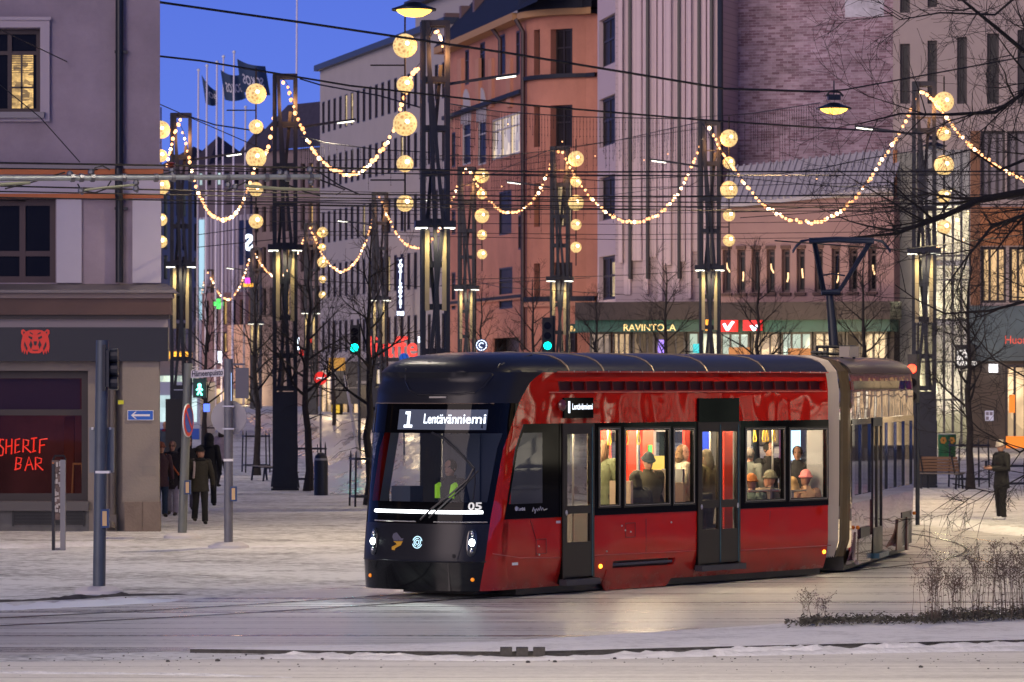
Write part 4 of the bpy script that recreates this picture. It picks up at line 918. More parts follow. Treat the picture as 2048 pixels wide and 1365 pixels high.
def mast_platform_mb():
    mb = MB()
    for x in (-.33, .33): mb.box(x - .17, x + .17, -.42, .30, ZP, ZP + .17)
    mb.box(-.3, .3, -.16, .16, ZP + .02, ZP + .16); mb.box(-.40, .40, -.40, .36, ZP + .05, ZP + .12)
    return mb
def mast_lens_mb():
    mb = MB()
    for x in (-.34, .34): mb.box(x - .14, x + .14, -.40, .26, ZP - .022, ZP - .002)
    return mb
bronze = mat('pale strip for lamplit post', (0.42, 0.36, 0.20), 0.45, 0.4, var=0.15, scale=2)  # lamplight on the dark posts put in as pale brass strips
proto_col = None
MAST_L = [(870, 98.8), (570, 116.0), (362, 133.0)]
MAST_R = [(1848, 119.0), (1420, 137.0), (1120, 152.0), (934, 166.5), (760, 189.0), (622, 226.0), (512, 269.0), (418, 321.0)]
def add_mast(px, d, label, arm, near, ball_side):
    global proto_col
    p = P(px, HY, d); root = thing('light_column', label, 'light column', (p.x, p.y, 0), R(-6 if ball_side > 0 else 4), 'light columns along the street')
    if proto_col is None:
        proto_col = {}
        for nm, mbf, mm in (('lattice', mast_frame_mb, M['steel_dark']), ('base_cabinet', mast_base_mb, M['steel_dark']), ('lamp_platform', mast_platform_mb, M['steel_dark']), ('lens', mast_lens_mb, M['led'])):
            o = mbf().build(nm, mm); proto_col[nm] = o.data; bpy.data.objects.remove(o)
        mb = MB()
        for x in (-.21, .21): mb.box(x - .055, x + .055, -.36, -.335, 4.9, 6.9)  # strips standing in for the lit post faces
        o = mb.build('reflector', bronze); proto_col['reflector'] = o.data; bpy.data.objects.remove(o)
        mb = MB(); mb.bar((0.3, 0, 10.50), (1.45, 0, 10.68), .09, .07); mb.bar((1.4, 0, 10.67), (2.05, 0, 10.76), .20, .06); o = mb.build('street_light_arm', M['steel_dark']); proto_col['arm'] = o.data; bpy.data.objects.remove(o)
        mb = MB(); mb.bar((1.52, 0, 10.645), (2.0, 0, 10.71), .14, .03); o = mb.build('arm_lens', M['led']); proto_col['arm_lens'] = o.data; bpy.data.objects.remove(o)
    def part(nm, key, par):
        o = bpy.data.objects.new(nm, proto_col[key]); COL.objects.link(o); o.parent = par; return o
    part('lattice', 'lattice', root); part('base_cabinet', 'base_cabinet', root); part('reflector', 'reflector', root)
    pl = part('lamp_platform', 'lamp_platform', root); part('lens', 'lens', pl)
    if arm:
        a = part('street_light_arm', 'arm', root); a.rotation_euler = (0, 0, 0 if arm > 0 else math.pi); part('arm_lens', 'arm_lens', a); spot('arm_light', ((1.8 if arm > 0 else -1.8), 0, 10.6), 700 if near else 420, (1.0, .84, .60), 165, .7, (0, 0, -1), .15, root)
    spot('column_downlight', (0, -.75, ZP - .1), 110 if near else 80, (1.0, 0.78, 0.44), 130, .7, (0, 0.25, -1), .2, root)
    l = bpy.data.lights.new('garland_glow', 'POINT'); l.energy = 110; l.color = (1.0, .42, .14); l.shadow_soft_size = .3; o = bpy.data.objects.new('garland_glow', l); COL.objects.link(o); o.parent = root; o.location = (.1, -.55, 11.2)
    # lantern string hangs from a bracket beside the column
    return root
ball_mat, t_, b_ = nmat('woven ball lantern')
co = t_.nodes.new('ShaderNodeTexCoord'); vo = t_.nodes.new('ShaderNodeTexVoronoi'); vo.feature = 'DISTANCE_TO_EDGE'; vo.inputs['Scale'].default_value = 10
t_.links.new(co.outputs['Object'], vo.inputs[0]); rp = t_.nodes.new('ShaderNodeValToRGB')
rp.color_ramp.elements[0].position = 0.02; rp.color_ramp.elements[0].color = (1.0, 0.70, 0.28, 1); rp.color_ramp.elements[1].position = 0.36; rp.color_ramp.elements[1].color = (0.42, 0.21, 0.05, 1)
t_.links.new(vo.outputs[0], rp.inputs[0]); t_.links.new(rp.outputs[0], b_.inputs['Emission Color']); b_.inputs['Emission Strength'].default_value = .85; b_.inputs['Base Color'].default_value = (.6, .45, .2, 1)
ball_mat.cycles.emission_sampling = 'NONE'
ball_me = {}
for rr in (.30, .21):
    o = MB().ball((0, 0, 0), rr, 20, 12).build('ball', ball_mat, smooth=True); ball_me[rr] = o.data; bpy.data.objects.remove(o)
    o = MB().ball((0, 0, 0), .055, 8, 6).build('core_bulb', emis('ball core', (1, .85, .5), 9, False)); ball_me[-rr] = o.data; bpy.data.objects.remove(o)
def lanterns(px, d, pys, big, label):
    top = P(px, pys[0] - 30 * 81 / (F / d) if False else pys[0], d)
    root = thing('lantern_string', label, 'lantern string', (top.x, top.y, 0), 0, 'strings of ball lanterns')
    zs = [H - (py - HY) / F * d for py in pys]
    mb = MB(); mb.tube([(0, 0, zs[0] + .75), (0, 0, zs[-1] - .7)], .025, 6); sg_ = -1 if px < 900 and d in [q[1] for q in MAST_L] else 1
    for z in ((zs[0] + zs[1]) / 2, zs[-2] - .4): mb.bar((0, 0, z), (-sg_ * .85, 0, z), .035)
    mb.build('hanging_rod', M['wire'], root)
    for z, g in zip(zs, big):
        rr = .30 if g else .21
        o = bpy.data.objects.new('ball', ball_me[rr]); COL.objects.link(o); o.parent = root; o.location = (0, 0, z); o.rotation_euler = (z, z * 2, z * 3)
        # bulb glows just in front of the weave
        q = bpy.data.objects.new('core_bulb', ball_me[-rr]); COL.objects.link(q); q.parent = o
        q.matrix_parent_inverse = Matrix(); q.location = Matrix.Rotation(0, 3, 'X') @ (o.rotation_euler.to_matrix().inverted() @ Vector((.06, -rr * .9, .04)))
    return root
mast_lab = {870: 'near tall lattice light column rising straight behind the tram cab', 570: 'lattice light column with solid dark base beside the benches', 362: 'lattice light column beside the bar corner',
            1848: 'lattice light column with dark blue cabinet behind the rear of the tram', 1420: 'lattice light column in front of the lilac panels', 1120: 'lattice light column in front of the terracotta corner bay', 934: 'lattice light column before the terracotta house, left of the round bay',
            760: 'lattice light column before the cream office building', 622: 'distant lattice light column behind the plane street tree', 512: 'far lattice light column under the S sign', 418: 'farthest lattice light column near the green cross'}
ROOTS = {}
for px, d in MAST_L: ROOTS[px] = add_mast(px, d, mast_lab[px], 1, True, -1)
for px, d in MAST_R: ROOTS[px] = add_mast(px, d, mast_lab[px], -1, px > 900, 1)
lab2 = {810: 'biggest string of five woven ball lanterns, left of the nearest column', 512: 'string of five ball lanterns in front of the flags', 322: 'string of ball lanterns half hidden by the bar corner', 1888: 'string of five ball lanterns under the dark branches at the right', 1458: 'string of five ball lanterns before the brick gable edge',
        1152: 'string of five ball lanterns before the terracotta bay', 964: 'string of five ball lanterns before the terracotta house', 645: 'small distant string of five ball lanterns before the cream office'}
for px, d, pys, big in ((810, 98.3, (92, 170, 248, 328, 407), (1, 0, 1, 0, 0)), (512, 115.5, (188, 254, 316, 379, 443), (1, 0, 1, 0, 0)), (322, 132.5, (260, 312, 372, 440, 484), (1, 0, 1, 0, 0)),
                        (1888, 118.5, (204, 268, 331, 393, 455), (1, 0, 1, 0, 0)), (1458, 136.5, (277, 326, 380, 431, 481), (1, 0, 1, 0, 0)), (1152, 151.5, (318, 364, 406, 450, 495), (1, 0, 1, 0, 0)),
                        (964, 166, (352, 389, 432, 470, 509), (1, 0, 1, 0, 0)), (645, 225.5, (465, 495, 525, 559, 590), (1, 0, 1, 0, 0))):
    lanterns(px, d, pys, big, lab2[px])

# ------------------------------------------------------------------ garlands of bulbs
bulb_me = None
def garland(label, pts, n, seed, rad=.052):
    """pts: picture points with depth; a hanging string through them"""
    global bulb_me
    if bulb_me is None:
        bulb_me = []
        for k_ in ('bulb', 'bulb', 'bulb_hot', 'bulb_dim', 'bulb'): o = MB().ball((0, 0, 0), 1, 8, 6).build('bulb', M[k_], smooth=True); bulb_me.append(o.data); bpy.data.objects.remove(o)
    w3 = [P(*p) for p in pts]; mid = w3[len(w3) // 2]
    root = thing('bulb_garland', label, 'light garland', w3[0], 0, 'bulb garlands between the columns')
    # Catmull-Rom through the points
    cur = []
    for i in range(len(w3) - 1):
        p0, p1, p2, p3 = w3[max(i - 1, 0)], w3[i], w3[i + 1], w3[min(i + 2, len(w3) - 1)]
        for k in range(24):
            t = k / 24; cur.append(0.5 * ((2 * p1) + (p2 - p0) * t + (2 * p0 - 5 * p1 + 4 * p2 - p3) * t * t + (3 * p1 - p0 - 3 * p2 + p3) * t ** 3))
    cur.append(w3[-1]); cum = [0]
    for a, b in zip(cur[:-1], cur[1:]): cum.append(cum[-1] + (b - a).length)
    r = random.Random(seed)
    MB().tube([p - w3[0] for p in cur[::3] + [cur[-1]]], .012, 4).build('cord', M['wire'], root)
    n = int(n * 1.3)
    for i in range(n):
        s = cum[-1] * (i + .5 + r.uniform(-.32, .32)) / n; j = 0
        while cum[j + 1] < s and j < len(cur) - 2: j += 1
        q = cur[j].lerp(cur[j + 1], (s - cum[j]) / max(1e-6, cum[j + 1] - cum[j])) - w3[0]
        o = bpy.data.objects.new('bulb', r.choice(bulb_me)); COL.objects.link(o); o.parent = root; o.location = (q.x, q.y - .05, q.z - .05 + r.uniform(-.05, .03)); k = rad * r.uniform(.7, 1.2); o.scale = (k, k, k * 1.1)
dm = dict(MAST_L + MAST_R)
def gl2(label, a, b, pts, n, seed, rad=.052):
    """garland between columns a and b; pts (px, py) get depth by interpolation along x"""
    da, db = dm[a] - .4, dm[b] - .4
    garland(label, [(x, y, da + (db - da) * min(1, max(0, (x - a) / (b - a)))) for x, y in pts], n, seed, rad)
gl2('bulb garland sagging between the bench column and the nearest column', 570, 870, [(564, 158), (575, 170), (584, 200), (598, 240), (620, 285), (645, 318), (680, 342), (712, 343), (745, 320), (785, 262), (806, 196), (824, 148), (845, 122)], 44, 1)
gl2('short bulb garland curling round the top of the nearest column', 870, 934, [(864, 54), (860, 75), (872, 58), (884, 84), (885, 106)], 6, 2, .04)
gl2('bulb garland sagging between the corner column and the bench column', 362, 570, [(355, 240), (366, 262), (372, 285), (381, 325), (388, 355), (398, 385), (418, 420), (448, 436), (478, 416), (494, 380), (512, 330), (534, 298), (542, 265), (548, 230)], 40, 3)
gl2('bulb garland dropping behind the bar corner', 362, 418, [(362, 235), (350, 262), (340, 300), (333, 332)], 9, 4)
gl2('bulb garland sagging over the pink wing from column to column', 1420, 1848, [(1412, 250), (1425, 262), (1440, 295), (1470, 336), (1500, 378), (1535, 412), (1580, 436), (1640, 440), (1690, 412), (1730, 368), (1762, 320), (1790, 278), (1815, 230), (1840, 180)], 56, 5)
gl2('bulb garland leaving the right edge from the column with the cabinet', 1848, 1420, [(1838, 178), (1858, 186)], 3, 6)
garland('bulb garland running down to the right edge under dark branches', [(1840, 180, 118.6), (1855, 186, 118), (1875, 206, 117), (1895, 235, 116), (1925, 272, 114), (1960, 305, 112), (2000, 332, 110), (2060, 362, 107)], 26, 7)
gl2('bulb garland sagging between the terracotta bay column and the panel column', 1120, 1420, [(1112, 300), (1124, 302), (1138, 330), (1160, 365), (1190, 402), (1225, 430), (1265, 441), (1310, 430), (1345, 398), (1370, 360), (1392, 310), (1408, 275)], 42, 8)
gl2('bulb garland sagging before the terracotta house', 934, 1120, [(925, 335), (938, 338), (950, 360), (968, 385), (992, 412), (1022, 424), (1055, 410), (1078, 380), (1094, 345), (1108, 312)], 30, 9)
gl2('bulb garland passing behind the nearest column', 760, 934, [(755, 385), (765, 405), (778, 436), (800, 475), (825, 492), (852, 490), (880, 455), (900, 410), (915, 370), (928, 340)], 34, 10)
gl2('bulb garland sagging before the cream office building', 622, 760, [(614, 452), (622, 458), (632, 480), (645, 508), (665, 532), (684, 541), (708, 525), (728, 490), (742, 450), (752, 410)], 40, 11, .05)
gl2('distant bulb garland beside the S sign', 512, 622, [(508, 500), (515, 515), (528, 535), (548, 552), (566, 548), (585, 525), (600, 495), (610, 470)], 34, 12, .055)
gl2('far bulb garland above the green cross', 418, 512, [(414, 542), (422, 555), (434, 580), (448, 595), (462, 596), (478, 575), (490, 545), (500, 515)], 30, 13, .06)
garland('farthest bulb garland beside the bar sign', [(412, 545, 321), (402, 590, 330), (388, 628, 340), (375, 637, 346)], 14, 14, .065)
garland('farthest bulb garland touching the bar cornice', [(342, 590, 350), (330, 625, 356), (318, 655, 360)], 9, 15, .065)

# ------------------------------------------------------------------ pendant street lamps on span wires
def pendant(px, py, d, label, lensm, power, col, w=.45):
    p = P(px, py, d); root = thing('pendant_lamp', label, 'pendant lamp', p, R(10), 'pendant lamps on span wires')
    sh = MB().lathe([(.02, .14), (.14, .12), (w * .6, .06), (w, .0), (w, -.035), (w * .96, -.03)], n=20).build('shade', M['steel_dark'], root, smooth=True)
    mb = MB(); mb.box(-.16, .16, -.07, .07, .2, .34); mb.tube([(-.2, 0, .30), (-.12, 0, .42), (.15, 0, .40), (.24, 0, .30)], .03, 6); mb.tube([(0, 0, .34), (0, 0, .7)], .02, 5); mb.build('hanger', M['steel_dark'], root)
    MB().lathe([(.02, -.17), (w * .40, -.15), (w * .70, -.08), (w * .80, -.03)], n=16).build('lens', lensm, sh, smooth=True)
    if power: spot('pendant_light', (p.x, p.y, p.z - .16), power, col, 150, .8, (0, 0, -1), .2)
warm = (1.0, 0.76, 0.46)
pendant(828, 18, 80, 'pendant lamp cut by the top edge above the nearest column', M['sodium'], 5200, warm)
pendant(1668, 216, 103, 'glowing yellow pendant lamp before the brick gable', M['sodium'], 7500, (1, .70, .34))
pendant(1868, 292, 140, 'unlit blue pendant lamp beside the column with the cabinet', mat('unlit lens', (.2, .22, .25), .3), 0, warm)
pendant(2260, 65, 84, 'added pendant lamp above the street beyond the right edge', M['sodium'], 9500, (1.0, .78, .42))  # this lamp and the next three are unseen, added to light the ground
pendant(2300, -420, 62, 'second added pendant lamp above the street beyond the top right', M['sodium'], 4800, (1.0, .80, .46))
pendant(420, -300, 66, 'added pendant lamp above the crossing beyond the top left', M['sodium'], 2600, (1.0, .88, .72))
pendant(1350, -1000, 36, 'added unseen pendant lamp above the foreground lane', M['sodium'], 9500, (1.0, .84, .60))

# ------------------------------------------------------------------ wires
def wire(label, pts, r=.018, sag=0, n=8):
    w3 = [P(*p) for p in pts]
    if sag and len(w3) == 2:
        a, b = w3; w3 = [a.lerp(b, i / n) - Vector((0, 0, sag * 4 * (i / n) * (1 - i / n))) for i in range(n + 1)]
    o0 = w3[0]; o = MB().tube([p - o0 for p in w3], r, 5).build('overhead_wire', M['wire']); o.location = o0
    return tag(o, label, 'wire', 'overhead wires')
wire('thick black wire crossing the sky from the top left to the yellow lamp', [(270, -2, 92), (600, 45, 94), (1024, 108, 97), (1450, 178, 100), (1640, 184, 103)], .03)
wire('black wire rising from the yellow lamp to the right edge', [(1640, 184, 103), (1690, 180, 103), (2060, 112, 108)], .02)
wire('black wire from the upper window across the flags to the right', [(60, 84, 88), (400, 122, 92), (700, 172, 95), (1024, 208, 97), (1400, 240, 100), (1640, 256, 104), (1845, 268, 110)], .024)
wire('thin wire slanting across the upper left plaster', [(-10, 55, 80), (230, 170, 88), (540, 305, 100)], .012)
wire('thin wire slanting beneath the upper left window', [(-10, 162, 74), (80, 235, 74), (160, 325, 74)], .010)
wire('twisted wire drooping from the bench column top', [(600, 158, 105), (640, 170, 104), (760, 192, 101), (850, 218, 99)], .02)
wire('twisted wire from the corner column top', [(375, 232, 125), (430, 250, 120), (510, 262, 116)], .022)
for k, (ya, yb, yc, d, r) in enumerate(((326, 336, 345, 76, .020), (337, 345, 352, 82, .014), (372, 388, 392, 74, .016), (383, 396, 402, 74, .014), (395, 406, 410, 78, .014), (401, 412, 418, 84, .012))):
    wire(['topmost long wire above the grey contact arm', 'second long wire above the grey contact arm', 'long wire just beneath the grey contact arm', 'second long wire beneath the grey contact arm', 'third long wire beneath the grey contact arm', 'lowest long wire beneath the grey contact arm'][k], [(-20, ya, d), (640, yb, d + 8), (1100, (yb + yc) / 2 + 4, d + 14), (2070, yc + (8 if k > 2 else -2), d + 30)], r)
for k, pts in enumerate(([(380, 335, 100), (700, 347, 104), (1440, 352, 120), (1640, 372, 118), (1850, 378, 118)], [(600, 410, 104), (1020, 414, 116), (1500, 424, 122), (1850, 398, 119)], [(640, 322, 110), (700, 320, 112), (1020, 318, 122)],
                         [(1480, 436, 118), (1640, 425, 118), (2060, 350, 112)], [(1640, 440, 90), (1800, 420, 92), (2060, 388, 96)], [(1550, 482, 66), (1800, 500, 75), (2060, 468, 90)], [(500, 405, 100), (860, 400, 110), (1100, 300, 140), (1420, 255, 137)],
                         [(600, 560, 120), (850, 574, 126), (1180, 556, 150)], [(900, 560, 130), (1230, 552, 152), (1440, 540, 160)], [(880, 545, 140), (1000, 575, 130), (1250, 590, 150)], [(1400, 360, 130), (1380, 372, 130), (1100, 404, 150)], [(395, 495, 120), (640, 470, 126)], [(395, 470, 120), (620, 440, 130)])):
    wire('thin wire ' + ['between the corner column and the right column', 'low across the terracotta house and pink wing', 'short at the tip of the grey contact arm', 'yellow lit above the pantograph', 'just above the pantograph', 'touching the pantograph bow', 'joining the tops of the panel columns', 'low before the cream office', 'low before the lilac panels', 'slanting to the round clock sign', 'crossing the terracotta bay', 'before the ribbed far building', 'under the ball lanterns at the left'][k], pts, .012)
for k in range(7):
    y0 = 372 + k * 15 + (k * 37 % 11); wire(['centre span wire above the other centre wires', 'second centre span wire from the top', 'third centre span wire from the top', 'middle centre span wire of seven', 'fifth centre span wire from the top', 'sixth centre span wire from the top', 'lowest centre span wire before the house fronts'][k], [(420 + k * 30, y0 + 6, 96 + k), (800, y0 + 14 - k, 100 + k * 2), (1250, y0 + 4 + 2 * k, 108 + k * 2), (1860, y0 - 8 + 3 * k, 117)], .009)
def icicles(label, pts, seed, hang=(10, 90), r=.006):
    r_ = random.Random(seed); mb = MB(); w3 = [P(*p) for p in pts]; o0 = w3[0]; mb.tube([p - o0 for p in w3], .016, 5); lit = MB()
    for a, b in zip(w3[:-1], w3[1:]):
        n = max(1, int((b - a).length / .33))
        for i in range(n):
            p = a.lerp(b, (i + .5) / n) - o0; ln = r_.uniform(*hang) / F * (a.y + b.y) / 2
            mb.tube([p, p + Vector((r_.uniform(-.02, .02), 0, -ln))], r, 3)
            k = 0.15
            while k < ln: mb.ball((p.x, p.y, p.z - k), .016, 4, 3); k += .22
            if r_.random() < .015: lit.ball((p.x, p.y - .03, p.z - ln * .8), .02, 5, 4)
    root = thing('icicle_lights', label, 'icicle lights', o0, 0, 'icicle light nets')
    mb.build('strands', M['wire'], root)
    if lit.f: lit.build('lit_bulbs', M['bulb'], root)['kind'] = 'stuff'
icicles('icicle net sagging from the nearest column to the yellow lamp', [(898, 208, 99), (1000, 224, 112), (1150, 234, 120), (1350, 238, 130), (1500, 228, 130), (1640, 206, 120)], 1, (20, 130))
icicles('icicle net before the cream office windows', [(600, 272, 112), (650, 286, 116), (760, 300, 118), (860, 305, 120)], 2, (20, 90))
icicles('icicle net before the lower terracotta windows', [(880, 312, 118), (1000, 312, 130), (1120, 300, 150), (1240, 280, 150), (1420, 240, 137)], 3, (20, 120))
icicles('icicle net before the pale metal roof', [(1405, 248, 136), (1470, 352, 130), (1560, 348, 128), (1640, 338, 126), (1720, 320, 122), (1845, 300, 119)], 4, (5, 25))
icicles('icicle net drawn over the lilac cladding', [(1050, 350, 140), (1200, 362, 140), (1440, 350, 138)], 5, (30, 120))

# ------------------------------------------------------------------ contact arm reaching in from the left
def arm_pt(px, py): return P(px, py, 70 + (px / 640) * 2)
ca = thing('contact_arm', 'grey tubular contact wire arm reaching in from the left edge', 'wire support', arm_pt(0, 368))
o0 = arm_pt(0, 368); galv = mat('galvanised tube', (0.30, 0.32, 0.30), 0.45, 0.5, var=0.2, scale=6)
A_ = lambda px, py: arm_pt(px, py) - o0
MB().tube([A_(-300, 357), A_(60, 357), A_(640, 354)], .05, 10).build('boom', galv, ca, smooth=True)
mb = MB(); mb.tube([A_(160, 382), A_(205, 376), A_(270, 370)], .022, 8); mb.tube([A_(490, 372), A_(560, 378), A_(638, 380)], .03, 8); mb.tube([A_(-200, 380), A_(60, 366)], .03, 8); mb.build('registration_arm', mat('olive fibreglass rod', (0.22, 0.23, 0.14), 0.5), ca, smooth=True)
clm = mat('dull clamp steel', (0.16, 0.16, 0.17), 0.4, 0.7)
for x in (145, 163, 185, 248, 312, 346, 382, 455, 533, 575, 622): MB().tube([A_(x - 4, 356), A_(x + 4, 356)], .075, 8).build('collar', clm, ca, smooth=True)
for x, y in ((140, 348), (182, 345), (344, 340), (345, 350), (620, 340), (622, 364), (572, 348), (272, 366), (272, 378), (456, 370), (470, 374), (162, 382), (560, 346)):
    mb = MB(); mb.ball(tuple(A_(x, y)), .06, 6, 5); mb.bar(A_(x, y - 6), A_(x + 3, y + 8), .035); mb.build('clamp', clm, ca)
MB().lathe([(.03, 0), (.09, .03), (.03, .05), (.09, .08), (.03, .1)], tuple(A_(342, 336)), 10).build('insulator', mat('red brown insulator', (0.20, 0.04, 0.02), 0.3), ca)
mb = MB(); 
for pts in ([(185, 350), (190, 336), (205, 332), (220, 340)], [(185, 352), (260, 350), (320, 350), (345, 344)], [(155, 368), (163, 382), (190, 386), (212, 378), (222, 362)], [(560, 360), (580, 372), (610, 384), (640, 392)], [(630, 340), (680, 372), (720, 390)], [(640, 360), (690, 380), (672, 390)], [(10, 378), (60, 366), (130, 345)], [(455, 382), (500, 360), (560, 352)]): MB().tube([A_(*p) for p in pts], .014, 5).build('feeder_cable', M['wire'], ca)

# ------------------------------------------------------------------ flagpoles
for i, (x, yt, yb, d) in enumerate(((397, 142, 338, 300), (414, 133, 345, 296), (434, 126, 335, 292), (447, 115, 330, 288), (468, 106, 322, 284), (594, -20, 158, 280), (491, 216, 300, 310))):
    t_, b_ = P(x, yt, d), P(x - 4, yb, d); root = thing('flagpole', ['leftmost white flagpole, bare of any flag', 'second white flagpole from the left', 'middle white flagpole of the close row', 'fourth white flagpole of the close row', 'tallest flagpole of the close row, ball at its tip', 'tall white pole standing alone above the bench column', 'short white pole stub behind the lanterns'][i], 'flagpole', (b_.x, b_.y, 0), 0, 'white flagpoles on the far roof')
    hgt = t_.z; MB().tube([(0, 0, 0), (t_.x - b_.x, 0, hgt)], [.09, .06], 8).build('pole', mat('white flagpole paint', (0.72, 0.66, 0.72), 0.5) if i == 0 else bpy.data.materials['white flagpole paint'], root)
    MB().ball((t_.x - b_.x, 0, hgt + .05), .12, 8, 6).build('finial', M['white'], root)
    if i < 5: spot('pole_uplight', (b_.x, b_.y - 2.2, b_.z - 1.0), 60, (.9, 1, .7), 30, .5, (0.02, .35, 1), .1)
flagm = mat('navy flag cloth', (0.020, 0.045, 0.105), 0.8)
def flag(label, corners, d, text, box, seed):
    """corners TL TR BR BL in the picture; cloth bends towards and away"""
    tl, tr, br, bl = [P(x, y, d) for x, y in corners]; o0 = tl.copy(); n = 12; m_ = 6; vs = []
    def fp(u, v, off=0):
        p = tl.lerp(tr, u).lerp(bl.lerp(br, u), v) - o0; return Vector((p.x, p.y + .35 * math.sin(u * 7 + seed) * u - off, p.z - .18 * math.sin(u * math.pi)))
    for i in range(n + 1):
        for j in range(m_ + 1): vs.append(fp(i / n, j / m_))
    fs = [(i * (m_ + 1) + j, i * (m_ + 1) + j + 1, (i + 1) * (m_ + 1) + j + 1, (i + 1) * (m_ + 1) + j) for i in range(n) for j in range(m_)]
    root = thing('flag', label, 'flag', o0, 0, 'navy flags on the far roof'); MB().add(vs, fs).build('cloth', flagm, root, smooth=True)
    me = textmesh(text, 1.0, 0, 0.02); xs = [v.co.x for v in me.vertices]; ys = [v.co.y for v in me.vertices]; X0, X1, Y1 = min(xs), max(xs), max(ys)
    for v in me.vertices:
        u = box[0] + (box[1] - box[0]) * (1 - (v.co.x - X0) / (X1 - X0)); w_ = box[2] + (box[3] - box[2]) * (1 - v.co.y / Y1); v.co = fp(u, w_, .04)
    me.materials.append(mat('flag lettering', (0.5, 0.5, 0.58), 0.8)); o = bpy.data.objects.new('flag_lettering', me); COL.objects.link(o); o.parent = root
flag('largest navy flag with mirrored white letters', [(474, 118), (530, 132), (540, 190), (482, 182)], 283.5, 'SOKOS', (.12, .85, .40, .70), 0.5)
flag('middle navy flag partly behind the largest one', [(441, 140), (478, 150), (492, 196), (450, 200)], 287.5, 'SOKOS', (.15, .95, .35, .68), 1.6)
flag('small limp navy flag on the left', [(403, 150), (432, 182), (436, 208), (411, 207)], 299, 'SO', (.4, .95, .3, .6), 2.6)

# ------------------------------------------------------------------ poles, signals, signs
def pole_base(par, r=.19):
    MB().lathe([(r * 1.25, 0), (r * 1.2, .05), (r * .85, .10), (r * .6, .11)], n=16).build('base', mat('snowy pole base', (.55, .54, .55), .9), par, smooth=True)
def pushbox(par, x, y, z, rz=0.0):
    o = MB().box(-.06, .06, -.09, .09, -.14, .14).build('push_button', mat('blue push button box', (0.015, 0.05, 0.16), 0.4), par); o.location = (x, y, z); o.rotation_euler = (0, 0, rz)
    mb = MB(); mb.box(-.035, .03, -.096, -.09, -.11, .11); mb.build('button_strip', mat('cream strip', (0.62, 0.42, 0.20), 0.5), o)
p = G(198, 1187)
pa = thing('signal_pole', 'near blue grey signal pole in front of the bar with a grey cabinet', 'signal pole', p)
hA = H - (681 - HY) / F * p.y
MB().tube([(0, 0, 0), (.02, 0, hA * .4), (.05, 0, hA)], .095, 14).build('pole', mat('blue grey pole paint', (0.075, 0.095, 0.125), 0.5, 0.2, var=0.12), pa, smooth=True); pole_base(pa, .3)
s_ = F / p.y; zz = lambda y: H - (y - HY) / s_; xx = lambda x: (x - 1024) / s_ - p.x
mb = MB(); mb.box(xx(177), xx(226), .10, .22, zz(946), zz(856)); mb.build('cabinet', mat('grey cabinet', (0.17, 0.19, 0.21), 0.5, var=0.1), pa)
mb = MB()
for x in (184, 219): mb.box(xx(x - 2), xx(x + 2), .06, .1, zz(860), zz(855))
mb.box(xx(192), xx(220), -.10, .1, zz(947), zz(942)); mb.build('cabinet_clip', M['white'], pa)
mb = MB(); mb.box(xx(207), xx(213), -.18, .18, zz(782), zz(690)); mb.box(xx(213), xx(220), -.16, .10, zz(775), zz(700))
for k in range(3): z = zz(712 + k * 27); mb.lathe([(.10, 0), (.11, .13), (.09, .13)], (xx(219), -.02, z), 12, 'x')
mb.build('signal_head', M['steel_dark'], pa); pushbox(pa, xx(211), -.02, zz(1037))
# pair of posts with a stickered board
p = G(115, 1101); s_ = F / p.y; zz = lambda y: H - (y - HY) / s_; xx = lambda x: (x - 1024) / s_ - p.x
bs_ = thing('notice_posts', 'two dark posts holding a torn stickered board', 'sign', p)
MB().box(xx(121), xx(131), -.06, .06, 0, zz(920)).build('post', M['steel_mid'], bs_); MB().box(xx(104), xx(110), -.05, .05, 0, zz(928)).build('post', M['steel_dark'], bs_)
mb = MB(); mb.box(xx(104), xx(122), -.03, .03, zz(1040), zz(921)); mb.build('board', mat('torn poster board', (0.14, 0.10, 0.09), 0.8, var=0.9, scale=9), bs_)
mb = MB(); mb.box(xx(105), xx(108), -.04, -.03, zz(1010), zz(925)); mb.build('orange_tape', mat('orange tape', (0.5, 0.14, 0.03), 0.6), bs_)
r_ = random.Random(4); mb = MB()
for i in range(26): x = r_.uniform(xx(108), xx(120)); z = r_.uniform(zz(1035), zz(928)); mb.box(x, x + r_.uniform(.01, .05), -.036 - i * .0004, -.031, z, z + r_.uniform(.02, .1))
mb.build('stickers', mat('white sticker scraps', (0.45, 0.42, 0.40), 0.7), bs_)
MB().tube([(xx(105), 0, zz(922)), (xx(110), 0, zz(912)), (xx(128), 0, zz(912)), (xx(131), 0, zz(921))], .02, 6).build('top_rail', M['steel_dark'], bs_)
MB().tube([(xx(107), 0, .02), (xx(126), 0, .02)], .03, 6).build('foot_rail', M['steel_mid'], bs_)
# pole with street name sign, pedestrian signal and no stopping sign
p = G(364, 1077); s_ = F / p.y; zz = lambda y: H - (y - HY) / s_; xx = lambda x: (x - 1024) / s_ - p.x
pb = thing('signal_pole', 'grey pole carrying the street name sign and green walking man', 'signal pole', p); zt_ = zz(727)
lean = lambda y: xx(364 + (1077 - y) / 350 * 13)
MB().tube([(0, 0, 0), (xx(377), 0, zt_)], .09, 12).build('pole', mat('grey green pole', (0.15, 0.165, 0.155), 0.5, .2, var=.1), pb, smooth=True); pole_base(pb, .3)
sn = MB().prism([(xx(380), zz(757)), (xx(448), zz(753)), (xx(448), zz(738)), (xx(380), zz(742))], -.06, -.03, lambda a_, b_, c_: (a_, c_, b_)).build('name_sign', mat('white name plate', (0.60, 0.58, 0.66), 0.5), pb)
sl_ = (zz(753) - zz(757)) / (xx(448) - xx(380)); x0 = xx(384); z0 = zz(753.5)
